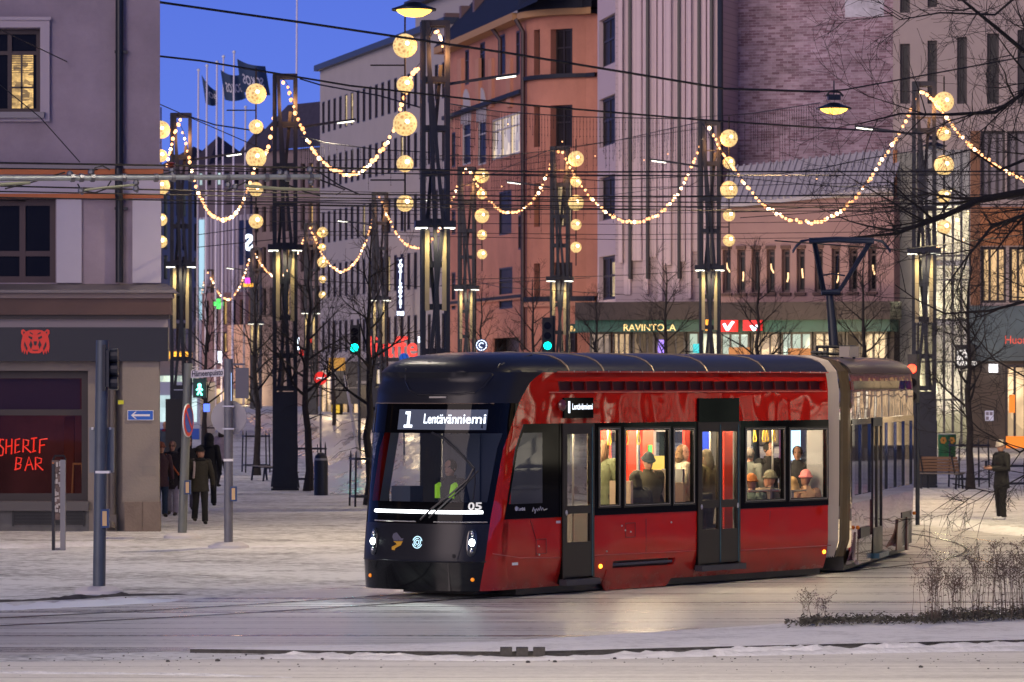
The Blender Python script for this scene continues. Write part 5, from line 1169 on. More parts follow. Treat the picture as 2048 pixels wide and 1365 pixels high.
lettering('Hämeenpuisto', mat('dark blue lettering', (0.015, 0.018, 0.05), 0.5), sn, lambda a_, b_, c_: (x0 + a_, -.064 - c_, z0 + b_ + a_ * sl_), .155, width=xx(446) - x0, bold=.004)
MB().tube([(xx(380), -.02, zz(742)), (xx(400), -.1, zz(735)), (xx(380), 0, zz(734))], .012, 5).build('bracket', M['white'], pb)
sh = MB().box(xx(387), xx(413), -.12, .1, zz(796), zz(757)).build('pedestrian_signal', mat('dark green signal box', (0.0, 0.03, 0.025), 0.4), pb)
mb = MB(); mb.ball((xx(400), -.13, zz(771)), .04, 8, 6)
for a_, b_ in (((400, 773), (400, 782)), ((400, 775), (394, 781)), ((400, 775), (406, 781)), ((400, 782), (396, 790)), ((400, 782), (405, 791))): mb.bar((xx(a_[0]), -.13, zz(a_[1])), (xx(b_[0]), -.13, zz(b_[1])), .042, .03)
mb.build('walking_man', emis('green walking man', (0.15, 1.0, 0.72), 5.0, False), sh)
# no stopping sign turned almost edge on
ns = MB(); ns.lathe([(.34, -.012), (.34, .012)], n=28, axis='y'); nso = ns.build('no_stopping_sign', M['white'], pb); nso.location = (xx(377), -.13, zz(841)); nso.rotation_euler = (0, 0, R(77))
MB().lathe([(.32, -.02), (.32, -.013)], n=28, axis='y').build('red_ring', mat('glossy sign red', (0.65, 0.05, 0.02), .35), nso); MB().lathe([(.25, -.024), (.25, -.0205)], n=28, axis='y').build('blue_disc', mat('glossy sign blue', (0.01, 0.06, 0.42), .35), nso)
mb = MB(); mb.bar((-.2, -.028, .2), (.2, -.028, -.2), .06, .004, (0, 1, 0)); mb.build('red_bar', M['sign_red'], nso); pushbox(pb, xx(376), -.05, zz(975))
# pole with the backs of a round sign and of a signal
p = G(457, 1096); s_ = F / p.y; zz = lambda y: H - (y - HY) / s_; xx = lambda x: (x - 1024) / s_ - p.x
pc = thing('signal_pole', 'grey pole with the plain grey back of a round sign', 'signal pole', p)
MB().tube([(0, 0, 0), (0, 0, zz(718))], .085, 12).build('pole', mat('grey pole', (0.14, 0.145, 0.17), 0.5, .2, var=.1), pc, smooth=True); pole_base(pc, .32)
MB().lathe([(.33, .10), (.34, .11), (.34, .125)], (0, 0, zz(836)), 36, 'y').build('round_sign', mat('pale grey sign back', (.34, .33, .36), .5, .1), pc, smooth=True)
mb = MB()
for y in (813, 858): mb.box(-.11, .11, -.095, .1, zz(y) - .015, zz(y) + .015)
mb.build('strap', mat('bright strap', (.5, .5, .55), .4, .6), pc)
mb = MB(); mb.box(xx(471), xx(497), -.02, .14, zz(797), zz(736)); mb.box(xx(465), xx(490), 0, .06, zz(731), zz(727)); mb.build('signal_head', mat('plum grey signal back', (0.10, 0.095, 0.13), 0.5), pc)
mb = MB(); mb.bar((xx(462), -.05, zz(802)), (xx(462), -.05, zz(746)), .03); mb.build('lit_edge', emis('blue white edge', (.4, .6, 1.0), 1.0, False), pc)
MB().box(-.09, .09, -.092, .09, zz(923), zz(918)).build('sticker', M['white'], pc); pushbox(pc, xx(468), -.03, zz(988))
# distant signals
def signal(px, py, d, label, lens, ptop=None, rad=.10):
    p = P(px, py, d); r = thing('traffic_light', label, 'traffic light', (p.x, p.y, 0), 0)
    MB().tube([(.18, .1, 0), (.18, .1, p.z + .9)], .06, 8).build('pole', M['steel_dark'], r)
    hd = MB().box(-.16, .16, -.1, .1, p.z - .25, p.z + .85).build('head', M['black'], r)
    for k in range(3):
        mb = MB(); mb.lathe([(rad, -.04), (rad, 0)], (0, -.1, p.z + k * .3), 14, 'y'); on = (k == 0 and lens == 'green_light') or (k == 2 and lens == 'red_light')
        mb.build('lens', M[lens] if on else M['pane_dark'], hd)
    return p
signal(709, 696, 150, 'green traffic light beside the red neon word', 'green_light', rad=.15); spot('signal_glow', P(709, 690, 149.3), 18, (0, 1, .75), 170, .9, (0, -.3, 0.2), .1)
signal(1095, 692, 120, 'green traffic light just above the tram roof', 'green_light', rad=.11)
p = P(1827, 738, 88); rl = thing('traffic_light', 'red traffic light at the rear edge of the tram', 'traffic light', (p.x, p.y, 0), R(-25))
MB().tube([(.06, .1, 0), (.06, .1, p.z + .4)], .05, 8).build('pole', M['steel_dark'], rl); hd = MB().box(-.11, .11, -.08, .08, p.z - .75, p.z + .32).build('head', M['black'], rl)
for k in range(3): MB().lathe([(.10, -.05), (.10, 0)], (0, -.08, p.z - k * .3), 14, 'y').build('lens', M['red_light'] if k == 0 else M['pane_dark'], hd)
# no entry sign
p = P(641, 757, 140); ne = thing('no_entry_sign', 'round red no entry sign beyond the bollard bin', 'sign', (p.x, p.y, 0)); MB().tube([(0, .06, 0), (0, .06, p.z + .2)], .035, 8).build('pole', M['steel_grey'], ne)
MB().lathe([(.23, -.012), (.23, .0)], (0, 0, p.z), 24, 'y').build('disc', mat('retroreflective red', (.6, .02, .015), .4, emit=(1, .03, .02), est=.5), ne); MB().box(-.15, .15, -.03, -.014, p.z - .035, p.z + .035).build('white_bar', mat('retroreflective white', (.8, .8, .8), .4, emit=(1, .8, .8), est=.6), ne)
# round lit shop sign, green cross, red neon word and other small lit signs
p = P(963, 691, 150); cs = thing('round_sign', 'round white lit ring sign in front of the terracotta house', 'sign', p); MB().lathe([(.24, 0), (.24, .08)], n=24, axis='y').build('disc', mat('dark sign disc', (.02, .03, .08), .4), cs)
mb = MB()
for k in range(12): a = 2 * math.pi * k / 12; mb.bar((.19 * math.cos(a - .2), -.02, .19 * math.sin(a - .2)), (.19 * math.cos(a + .2), -.02, .19 * math.sin(a + .2)), .05, .02)
for k in range(8): a = .6 + k * .55; mb.bar((.09 * math.cos(a), -.02, .09 * math.sin(a)), (.09 * math.cos(a + .55), -.02, .09 * math.sin(a + .55)), .035, .02)
mb.build('ring', M['neon_white'], cs)
p = P(437, 608, 290); gc = thing('pharmacy_cross', 'small green lit cross far down the street', 'sign', p); mb = MB(); mb.box(-.14, .14, 0, .1, -.36, .36); mb.box(-.36, -.14, 0, .1, -.14, .14); mb.box(.14, .36, 0, .1, -.14, .14); mb.build('cross', emis('green cross', (.1, 1, .15), 1.6, False), gc)
p = P(734, 714, 205); nw = thing('neon_sign', 'large red neon word over the distant arcade', 'sign', p, R(-6))
lettering('Raffe', emis('salmon red neon', (1.0, 0.06, 0.045), 1.1, False), nw, lambda a_, b_, c_: (a_, -c_, b_), 1.5, width=2.55, bold=.022)
MB().box(-.1, 2.7, .05, .2, -.25, -.05).build('sign_rail', M['steel_dark'], nw)
p = P(700, 600, 204)
def lamp_strip(label, x0, x1, y, d, m, th=.12):
    a = P(x0, y, d); b = P(x1, y, d); o = MB().box(0, b.x - a.x, 0, .15, -th, th).build('lit_strip', m); o.location = a; tag(o, label, 'light strip', 'lit strips far down the street'); 
wl_ = emis('white warm strip', (1.0, .86, .6), 4.5, False)
lamp_strip('bright lit strip behind the truck body, left one', 679, 706, 745, 230, wl_); lamp_strip('short bright lit strip right of the truck body', 714, 730, 745, 230, wl_); lamp_strip('bright lit strip cut by the tram roof edge', 764, 788, 744, 230, wl_)
def smallsign(label, x0, x1, y0, y1, d, m):
    a = P(x0, y1, d); b = P(x1, y0, d); o = MB().box(0, b.x - a.x, 0, .12, 0, b.z - a.z).build('lit_sign', m); o.location = a; tag(o, label, 'sign', 'small lit signs far down the street')
smallsign('small blue square sign behind the no stopping sign', 407, 419, 808, 824, 130, M['neon_blue']); smallsign('tall white lit sign left of the walking lane', 436, 443, 703, 726, 200, M['neon_white']); smallsign('magenta lit sign beside the far garland', 490, 500, 556, 568, 260, emis('magenta sign', (1, .08, .8), 1.4, False)); smallsign('yellow orange lit sign under the magenta one', 486, 506, 567, 574, 260, emis('orange yellow sign', (1, .45, .05), 1.4, False))
smallsign('white and blue lit square beside the terracotta house', 836, 846, 674, 686, 190, M['neon_white']); smallsign('small red sign lamp behind the second column', 616, 623, 676, 686, 200, M['neon_red']); smallsign('small red heart shaped lamp right of the second column', 599, 607, 700, 712, 200, M['neon_red']); smallsign('white tall lit pane right of the second column', 592, 598, 675, 700, 200, M['neon_white'])
smallsign('ochre arched banner behind the green traffic light', 657, 690, 716, 742, 215, mat('ochre banner', (.42, .24, .05), .7, emit=(1, .55, .1), est=.15))
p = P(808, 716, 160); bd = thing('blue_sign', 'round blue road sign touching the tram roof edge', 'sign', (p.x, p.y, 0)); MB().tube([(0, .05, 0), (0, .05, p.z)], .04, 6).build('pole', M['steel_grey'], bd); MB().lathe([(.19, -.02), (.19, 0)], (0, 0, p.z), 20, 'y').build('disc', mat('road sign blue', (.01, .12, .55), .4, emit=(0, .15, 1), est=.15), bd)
# parked truck body in the distance
p = GT(706, 830); p.z = TZ(p.y); tk = thing('delivery_truck', 'dark truck seen from behind under the lit strips', 'truck', p, 0); MB().box(-1.0, .95, 0, 5, 0.6, 3.0).build('cargo_box', mat('dark truck body', (.03, .033, .045), .5), tk)
mb = MB(); mb.box(-1.0, .95, -.03, 0, 1.5, 1.54); mb.box(.2, .8, -.04, 0, 1.75, 1.9); mb.build('rear_trim', M['steel_mid'], tk)
for x in (-.8, .75): MB().lathe([(.1, -.2), (.45, -.18), (.45, .18), (.1, .2)], (x, .6, .45), 14, 'x').build('wheel', M['rubber'], tk)
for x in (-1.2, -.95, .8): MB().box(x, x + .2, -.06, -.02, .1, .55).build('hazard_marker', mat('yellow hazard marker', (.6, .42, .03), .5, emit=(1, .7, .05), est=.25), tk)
p = P(762, 790, 215); tk = thing('dark_van', 'dark van beside the truck near the tram', 'van', (p.x, p.y, 0)); MB().box(-1.2, 1.2, 0, 5, .5, 2.9).build('body', mat('dark van paint', (.02, .02, .025), .4), tk)
for x in (-.9, .9): MB().lathe([(.1, -.15), (.36, -.13), (.36, .13), (.1, .15)], (x, .6, .36), 12, 'x').build('wheel', M['rubber'], tk)
p = P(345, 850, 180); tk = thing('parked_bus', 'blue and white bus beyond the corner, partly hidden', 'bus', (p.x, p.y, 0)); MB().box(-1.25, 1.25, 0, 9, .35, 3.1).build('body', mat('white blue bus paint', (.35, .38, .48), .4), tk); MB().box(-1.1, 1.1, -.03, 0, 1.3, 2.5).build('rear_window', M['win_cool'], tk); MB().box(-1.2, 1.2, -.03, 0, .4, 1.0).build('blue_panel', mat('bus blue', (.02, .08, .4), .4), tk)
for x in (-.9, .9): MB().lathe([(.1, -.15), (.48, -.13), (.48, .13), (.1, .15)], (x, 1.5, .48), 12, 'x').build('wheel', M['rubber'], tk)
p = P(384, 700, 140)
# bin cylinder, benches, tree guards
p = G(642, 991); bi = thing('litter_bin', 'dark cylindrical litter bin with domed top beside the street tree', 'bin', p); k = p.y / F
MB().lathe([(12 * k, 0), (14 * k, .0), (14 * k, 68 * k), (12.5 * k, 72 * k), (13.5 * k, 72.5 * k)], n=24).build('body', mat('anthracite bin', (.022, .026, .034), .4, .3), bi, smooth=True)
MB().lathe([(12.5 * k, 72 * k), (12 * k, 78 * k), (7 * k, 84 * k), (2 * k, 86 * k)], n=20).build('dome', M['steel_dark'], bi, smooth=True)
MB().lathe([(13.6 * k, 70 * k), (13.8 * k, 74 * k), (13.2 * k, 74.2 * k)], n=24).build('rim', mat('rim steel', (.35, .34, .33), .4, .5), bi)
MB().tube([(-6 * k, 0, 80 * k), (-7 * k, 0, 102 * k)], .015, 5).build('flag_rod', M['steel_dark'], bi)
def bench(px, py, label, rz, w=1.4, back=True):
    p = G(px, py); b = thing('bench', label, 'bench', p, rz, 'benches on the snowy pavement')
    mb = MB()
    for i in range(5): mb.bar((-w / 2, -.2 + i * .1, .45 + (.02 if i == 0 else 0)), (w / 2, -.2 + i * .1, .45), .085, .035, (0, 0, 1))
    mb.build('seat', M['timber_pale'], b)
    for x in (-w / 2 + .1, w / 2 - .1):
        mb = MB(); mb.bar((x, -.2, .43), (x, -.25, 0), .05); mb.bar((x, .2, .43), (x, .26, 0), .05); mb.bar((x, -.22, .42), (x, .22, .42), .05); mb.build('leg', M['steel_dark'], b)
    if back:
        mb = MB()
        for i in range(5): mb.bar((-w / 2, .24 + i * .035, .55 + i * .09), (w / 2, .24 + i * .035, .55 + i * .09), .075, .03, (0, 1, .4))
        mb.build('backrest', M['wood'], b)
        for x in (-w / 2 + .15, w / 2 - .15): MB().bar((x, .2, .42), (x, .44, 1.0), .04).build('back_support', M['steel_dark'], b)
    return b
bench(530, 962, 'pale slatted bench left of the bench column base', R(-70), 1.5, False); bench(570, 975, 'pale slatted bench in front of the dark column base', R(-70), 1.3, False)
b = bench(1884, 978, 'brown slatted bench beside the dark blue cabinet', R(150), 1.3, True)
def guard(px, py, label, w=.75, h=1.1):
    p = G(px, py); g = thing('tree_guard', label, 'tree guard', p, R(12), 'steel tree guards')
    for x in (-w / 2, w / 2):
        for y in (-w / 2, w / 2):
            o = MB().tube([(x, y, 0), (x * .94, y * .94, h), (x * .94, y * .94, h + .16)], [.028, .028, .008], 6).build('post', M['steel_dark'], g)
    mb = MB()
    for z in (.25, h - .05):
        c = [(-w / 2, -w / 2), (w / 2, -w / 2), (w / 2, w / 2), (-w / 2, w / 2)]
        for a_, b_ in zip(c, c[1:] + c[:1]): mb.bar((*a_, z), (*b_, z), .035, .045)
    mb.build('rail', M['steel_dark'], g)
guard(738, 1013, 'steel tree guard at the left edge of the tram', .85, 1.25); guard(618, 975, 'steel tree guard around the tree by the litter bin', .9, 1.2); guard(512, 945, 'steel tree guard left of the pale benches', .85, 1.3); guard(1938, 975, 'steel tree guard behind the waiting man', .95, 1.3); guard(2030, 985, 'low steel rail guard at the right edge', .9, .8); guard(425, 918, 'far steel tree guard behind the walkers', .8, 1.3)
p = G(560, 958); bk = None
# green advertising drum and dark kiosk box
p = G(1894, 924); ad = thing('green_drum', 'green printed drum container with orange flowers by the glazed wall', 'container', p); k = p.y / F
MB().lathe([(17 * k, 0), (17.5 * k, 3 * k), (18 * k, 54 * k), (17 * k, 55 * k)], n=24).build('body', mat('green print', (.01, .13, .03), .5, var=.7, scale=1.5), ad, smooth=True)
mb = MB()
for x in (-9, 8):
    for a in range(7): mb.ball((x * k + 4 * k * math.cos(a), -16.2 * k - .02, 43 * k + 4.5 * k * math.sin(a)), 2.8 * k, 8, 5, (1, .25, 1))
mb.build('flower_print', mat('orange flower print', (.55, .25, .03), .6), ad)
MB().lathe([(18.3 * k, 54 * k), (18.3 * k, 56 * k), (15 * k, 56.5 * k)], n=24).build('rim', mat('grey green rim', (.25, .3, .26), .5), ad)
p = P(1849, 910, 122.5); kb = thing('utility_cabinet', 'dark blue utility cabinet at the foot of the right column', 'cabinet', (p.x, p.y, 0)); MB().box(-.36, .36, -.25, .25, 0, 1.95).build('body', mat('deep blue cabinet', (.008, .014, .035), .4, .2), kb); mb = MB(); mb.box(-.08, .10, -.26, -.25, 1.48, 1.53); mb.build('label_plate', M['white'], kb)
mb = MB(); mb.box(-.30, .30, -.256, -.25, .1, 1.9); mb.build('door', mat('cabinet door', (.010, .017, .040), .35, .2), kb)
p = P(352, 870, 125); kk = thing('dark_kiosk', 'black information stand behind the walkers', 'stand', (p.x, p.y, 0)); MB().box(-.32, .32, -.1, .1, .9, 2.6).build('panel', mat('black stand panel', (.012, .012, .015), .4), kk); MB().box(-.25, .25, -.07, .07, 0, .9).build('foot', M['steel_dark'], kk)
# leaning pale strut behind the tram cab, low bike stands
a, b = P(690, 752, 135), P(722, 935, 112); o = MB().tube([(0, 0, 0), b - a], .045, 6).build('guy_pole', mat('pale pole', (.4, .36, .33), .6)); o.location = a; tag(o, 'thin pale leaning pole in front of the truck', 'pole')
for i, x in enumerate((1330, 0)[:0]): pass

# light spilling out of the lit shopfronts
for px, py, d, pw in ((660, 775, 222, 150), (740, 775, 212, 150), (830, 780, 202, 160), (1080, 690, 180, 160), (1300, 690, 171, 260), (1480, 690, 166, 320), (1600, 690, 165, 320), (1960, 780, 160, 200), (470, 790, 300, 700), (360, 790, 285, 700)):
    l = bpy.data.lights.new('shop_light', 'POINT'); l.energy = pw; l.color = (1.0, .72, .40); l.shadow_soft_size = .6; o = bpy.data.objects.new('shop_light', l); COL.objects.link(o); o.location = P(px, py, d)
# ------------------------------------------------------------------ bare trees
def grow(mb, r, p, d, ln, rad, lvl, maxl, up=.18, sides=5, dens=1.0):
    """one branch and, recursively, its twigs"""
    n = 5 if lvl < 2 else 4; pts = [p.copy()]; rs = [rad]; q = p.copy(); dd = d.normalized()
    for i in range(n):
        dd = (dd + Vector((r.uniform(-1, 1), r.uniform(-1, 1), r.uniform(-1, 1))) * .16 + Vector((0, 0, up)) * .35).normalized()
        q = q + dd * ln / n; pts.append(q.copy()); rs.append(max(.0035, rad * (1 - .80 * (i + 1) / n)))
    mb.tube(pts, rs, max(3, sides - lvl), cap=False)
    if lvl >= maxl: return
    k = int((5 if lvl == 0 else 5.5) * dens + r.random())
    for i in range(k):
        t = r.uniform(.25, .98); j = min(n - 1, int(t * n)); b = pts[j].lerp(pts[j + 1], t * n - j)
        ax = (pts[j + 1] - pts[j]).normalized(); perp = ax.orthogonal().normalized(); perp.rotate(Matrix.Rotation(r.uniform(0, 6.283), 3, ax))
        nd = (ax * r.uniform(.5, .9) + perp * r.uniform(.55, .95)).normalized()
        grow(mb, r, b, nd, ln * r.uniform(.42, .68), max(.004, rs[j] * .58), lvl + 1, maxl, up, sides, dens)
def make_tree(seed, h=7.6, tr=.12, clear=2.2, spread=1.9):
    r = random.Random(seed); tm = MB(); pts = []; q = Vector((0, 0, 0)); n = 12
    for i in range(n + 1):
        pts.append(Vector((q.x + r.uniform(-.04, .04) * (i > 0), q.y + r.uniform(-.04, .04), h * .92 * i / n))); q += Vector((r.uniform(-.05, .05), r.uniform(-.05, .05), 0))
    rs = [tr * (1.35 if i == 0 else 1) * (1 - .88 * (i / n) ** 1.1) for i in range(n + 1)]
    tm.tube(pts, rs, 9); cm = MB(); nb = 17
    for i in range(nb):
        t = (i + r.random() * .8) / nb; z = clear + (h * .90 - clear) * t; j = min(n - 1, int(z / (h * .92) * n)); b = pts[j].lerp(pts[j + 1], z / (h * .92) * n - j)
        a = i * 2.4 + r.uniform(-.4, .4); el = .45 + .5 * t; ln = spread * (1 - .62 * t) * r.uniform(.75, 1.15)
        grow(cm, r, b, Vector((math.cos(a), math.sin(a), el)), ln, rs[j] * .5, 1, 3, .22, 6, 1.0)
    for i in range(9):   # thin droopy shoots low on the trunk
        z = r.uniform(1.2, clear + .4); a = r.uniform(0, 6.28); b = Vector((0, 0, z)); cm.tube([b, b + Vector((math.cos(a) * .35, math.sin(a) * .35, .15)), b + Vector((math.cos(a) * .75, math.sin(a) * .75, .05)), b + Vector((math.cos(a) * .95, math.sin(a) * .95, -.12))], [.012, .008, .006, .004], 3, cap=False)
    return tm, cm
TREES = []
for sd in (11, 12, 13, 14):
    tm, cm = make_tree(sd); a = tm.build('trunk', M['bark'], smooth=True); b = cm.build('crown', M['twig']); TREES.append((a.data, b.data)); bpy.data.objects.remove(a); bpy.data.objects.remove(b)
def tree(px, d, i, s, rz, label):
    p = P(px, HY, d); t = thing('bare_tree', label, 'tree', (p.x, p.y, 0), rz, 'bare street trees'); t.scale = (s, s, s)
    for nm, me in zip(('trunk', 'crown'), TREES[i % 4]): o = bpy.data.objects.new(nm, me); COL.objects.link(o); o.parent = t
for px, d, i, s, rz, lb in ((738, 102, 0, 1.0, .3, 'bare tree with its trunk right beside the left edge of the tram'), (617, 115, 1, 1.02, 1.2, 'bare tree standing beside the litter bin'), (514, 134, 2, 1.0, 2.2, 'bare tree left of the bench column, above the benches'),
                            (410, 150, 3, .95, .5, 'bare tree behind the green walking man'), (962, 160, 1, .98, 4.0, 'bare tree before the terracotta house beside the round ring sign'), (1062, 150, 2, 1.0, 5.0, 'bare tree before the terracotta drainpipe'),
                            (1190, 146, 3, .92, 1.0, 'bare tree between the terracotta bay and the lilac panels'), (1326, 142, 0, 1.05, 2.0, 'bare tree before the lilac panels'), (1512, 138, 1, 1.08, 3.3, 'bare tree before the red tick signs and pink wing'), (1722, 128, 2, 1.02, 4.4, 'bare tree behind the pantograph'),
                            (1941, 117, 3, 1.0, 2.9, 'bare tree in a guard behind the waiting man'), (560, 190, 0, 1.1, 1.7, 'distant bare tree behind the bench column'), (668, 200, 2, 1.0, .9, 'distant bare tree before the cream office building')):
    tree(px, d, i, s, rz, lb)
# big tree whose limbs reach in from the right
pr = P(2290, HY, 78); bt = thing('bare_tree', 'large bare tree whose dark limbs reach in from the right edge', 'tree', (pr.x, pr.y, 0)); r_ = random.Random(21)
MB().tube([(0, 0, 0), (.05, 0, 2), (-.05, .05, 4.5), (.05, 0, 7), (0, .05, 11)], [.34, .26, .22, .17, .06], 12).build('trunk', M['bark'], bt, smooth=True)
cm = MB()
def limb(pts, r0, seed, k=9, ln=(1.2, 2.2), up=.05):
    r = random.Random(seed); w3 = [P(x, y, d) - Vector((pr.x, pr.y, 0)) for x, y, d in pts]; n = len(w3); r0 *= .78; rs = [max(.010, r0 * (1 - .85 * i / (n - 1))) for i in range(n)]
    cm.tube(w3, rs, 7, cap=False)
    for i in range(k):
        t = r.uniform(.12, .98) * (n - 1); j = min(n - 2, int(t)); b = w3[j].lerp(w3[j + 1], t - j); ax = (w3[j + 1] - w3[j]).normalized()
        perp = ax.orthogonal().normalized(); perp.rotate(Matrix.Rotation(r.uniform(0, 6.28), 3, ax))
        grow(cm, r, b, ax * .8 + perp * .65, r.uniform(*ln), max(.010, rs[j] * .5), 1, 3, up, 6, 1.0)
limb([(2290, 330, 78), (2120, 372, 77), (1960, 400, 76), (1880, 436, 75), (1790, 468, 74), (1700, 476, 73)], .13, 1, 13)
limb([(2290, 230, 78), (2060, 178, 78), (1990, 225, 77), (1890, 230, 76), (1800, 228, 75), (1720, 248, 74)], .075, 2, 9)
limb([(2290, 60, 78), (2080, 130, 77), (2000, 62, 76), (1930, 5, 75), (1880, -40, 75)], .085, 3, 8)
limb([(2060, -30, 74), (1990, 30, 74), (1880, 26, 73), (1800, 40, 73), (1760, 16, 73)], .035, 4, 7, (.8, 1.4))
limb([(2290, 470, 78), (2110, 410, 76), (1985, 452, 75), (1930, 520, 74), (1880, 590, 74)], .07, 5, 9, up=-.02)
limb([(2290, 560, 78), (2100, 590, 75), (1980, 622, 74), (1890, 628, 74), (1830, 598, 73), (1790, 570, 73)], .05, 6, 8, (.9, 1.7))
limb([(2290, 640, 78), (2160, 690, 74), (2060, 760, 73), (1990, 720, 73), (1940, 660, 73)], .045, 7, 8, (.9, 1.6))
limb([(2290, 760, 78), (2150, 840, 72), (2040, 905, 71), (1960, 860, 71), (1900, 800, 71)], .04, 8, 8, (.8, 1.5), -.05)
limb([(2290, 700, 78), (2130, 800, 72), (2060, 945, 71), (1985, 985, 71), (1905, 968, 71)], .035, 9, 8, (.7, 1.3), -.12)
limb([(2290, 150, 78), (2100, 300, 77), (2000, 340, 76), (1940, 300, 75), (1870, 318, 75)], .06, 10, 8)
cm.build('crown', M['twig'], bt)

# ------------------------------------------------------------------ dried plants on the traffic island
stemm = mat('dried stems', (0.10, 0.075, 0.06), 0.9, var=.3, scale=6); headm = mat('dried seed heads', (0.085, 0.065, 0.058), 0.95)
def dried(px, py, h, n, wid, seed, label):
    p = G(px, py, .07); root = thing('dried_plant', label, 'plant', (p.x, p.y, .06), 0, 'dried plants on the island'); r = random.Random(seed); sm = MB(); hm = MB()
    for i in range(n):
        x, y = r.gauss(0, wid), r.gauss(0, .18); hh = h * r.uniform(.6, 1.08); lx, ly = r.uniform(-.16, .16), r.uniform(-.1, .1); pts = [Vector((x, y, 0))]
        for k in range(1, 6): t = k / 5; pts.append(Vector((x + lx * t * t * hh + r.uniform(-.012, .012), y + ly * t, hh * t)))
        sm.tube(pts, [.0036, .0034, .003, .0028, .0024, .002], 3, cap=False)
        for k in range(7):
            t = r.uniform(.6, 1.0); j = min(4, int(t * 5)); b = pts[j].lerp(pts[j + 1], t * 5 - j); a = r.uniform(0, 6.28); e = b + Vector((math.cos(a), math.sin(a) * .6, .7)) * r.uniform(.04, .13)
            sm.tube([b, e], [.003, .002], 3, cap=False)
            for q in range(4):
                c = e + Vector((r.gauss(0, .018), r.gauss(0, .018), r.gauss(.005, .02))); s = r.uniform(.003, .008); hm.ball(tuple(c), s, 4, 3, (1, 1, r.uniform(.6, 1.4)))
        for k in range(1):
            z = r.uniform(.1, .6) * hh; b = pts[0].lerp(pts[-1], z / hh); a = r.uniform(0, 6.28); hm.quad(b, b + Vector((math.cos(a) * .025, .008, .01)), b + Vector((math.cos(a) * .06, .01, -.015)), b + Vector((math.cos(a) * .025, -.008, -.005)))
    sm.build('stems', stemm, root); tag(hm.build('seed_heads', headm, root), kind='stuff')
dried(1868, 1243, .85, 22, .10, 1, 'dried plant clump at the left of the tall row'); dried(1912, 1240, .80, 18, .09, 2, 'dried plant clump second from the left in the tall row'); dried(1962, 1238, .92, 22, .10, 3, 'tall dried plant clump in the middle of the row')
dried(2012, 1236, .95, 24, .10, 4, 'tall dried plant clump near the right edge'); dried(2056, 1232, 1.0, 24, .10, 5, 'dried plant clump cut by the right edge'); dried(2110, 1228, .95, 18, .14, 7, 'dried plant clump just beyond the right edge'); dried(1622, 1243, .38, 9, .12, 6, 'small sparse dried plant at the tip of the island')
r_ = random.Random(9); cm_ = MB()
def cover(x0, x1, ya, yb, n, h):
    for i in range(n):
        t = r_.random(); x = x0 + (x1 - x0) * t; yc = ya + (yb - ya) * t; p = G(x, r_.gauss(yc, 3.2), .07); z = abs(r_.gauss(0, h)); s = r_.uniform(.012, .035); a = r_.uniform(0, 6.28); b = r_.uniform(-.8, .8)
        u = Vector((math.cos(a), math.sin(a), b)) * s; v = Vector((-math.sin(a), math.cos(a), r_.uniform(-.6, .6))) * s * .6; c = Vector((p.x, p.y, .075 + z)); cm_.quad(c - u, c + v, c + u, c - v)
cover(1600, 1760, 1246, 1241, 1300, .03); cover(1570, 1640, 1248, 1245, 160, .015); cover(1750, 1880, 1243, 1240, 900, .025); cover(1850, 2120, 1240, 1231, 3000, .055)
tag(cm_.build('ground_cover', mat('brown green ground cover', (0.085, 0.080, 0.060), 0.95, var=.6, scale=8)), 'low withered ground cover along the traffic island', 'ground cover', kind='stuff')

# ------------------------------------------------------------------ people
CM = {}
def cmat(c, rough=.85):
    if c not in CM: CM[c] = mat('cloth %.2f %.2f %.2f' % c, c, rough, var=.18, scale=7, bump=.3, bscale=14)
    return CM[c]
def skinmesh(joints, edges, sub=1):
    me = bpy.data.meshes.new('s'); me.from_pydata([j[0] for j in joints], edges, []); o = bpy.data.objects.new('s', me); COL.objects.link(o)
    o.modifiers.new('k', 'SKIN'); sv = me.skin_vertices[0].data
    for i, j in enumerate(joints): r_x = j[1]; r_y = j[2] if len(j) > 2 else r_x; sv[i].radius = (r_x, r_y); sv[i].use_root = (i == 0)
    if sub: m_ = o.modifiers.new('u', 'SUBSURF'); m_.levels = sub; m_.render_levels = sub
    e = o.evaluated_get(bpy.context.evaluated_depsgraph_get()); out = bpy.data.meshes.new_from_object(e); bpy.data.objects.remove(o); bpy.data.meshes.remove(me)
    return out
def addmesh(mb, me): mb.add([tuple(v.co) for v in me.vertices], [tuple(p.vertices) for p in me.polygons]); bpy.data.meshes.remove(me)
def hand(mb, wr, d, side, curl=.35):
    """palm, four unequal fingers bent at the knuckles and a thumb off the side"""
    d = Vector(d).normalized(); lat = d.cross(Vector((0, 1, 0))); lat = lat.normalized() if lat.length > .1 else Vector((0, 0, 1)); nrm = d.cross(lat).normalized(); wr = Vector(wr)
    mb.tube([wr, wr + d * .04, wr + d * .085], [.026, .036, .034], 6)
    for i, (off, ln) in enumerate(((-.027, .066), (-.009, .076), (.009, .072), (.026, .056))):
        b = wr + d * .083 + lat * off; k = b + d * ln * .5 + nrm * ln * curl * .3; t = k + (d * (1 - curl) + nrm * curl * 1.2).normalized() * ln * .5; mb.tube([b, k, t], [.0095, .009, .007], 5)
    b = wr + d * .025 - lat * .03 * side; mb.tube([b, b + d * .03 - lat * .025 * side + nrm * .01, b + d * .06 - lat * .028 * side + nrm * .025], [.012, .011, .008], 5)
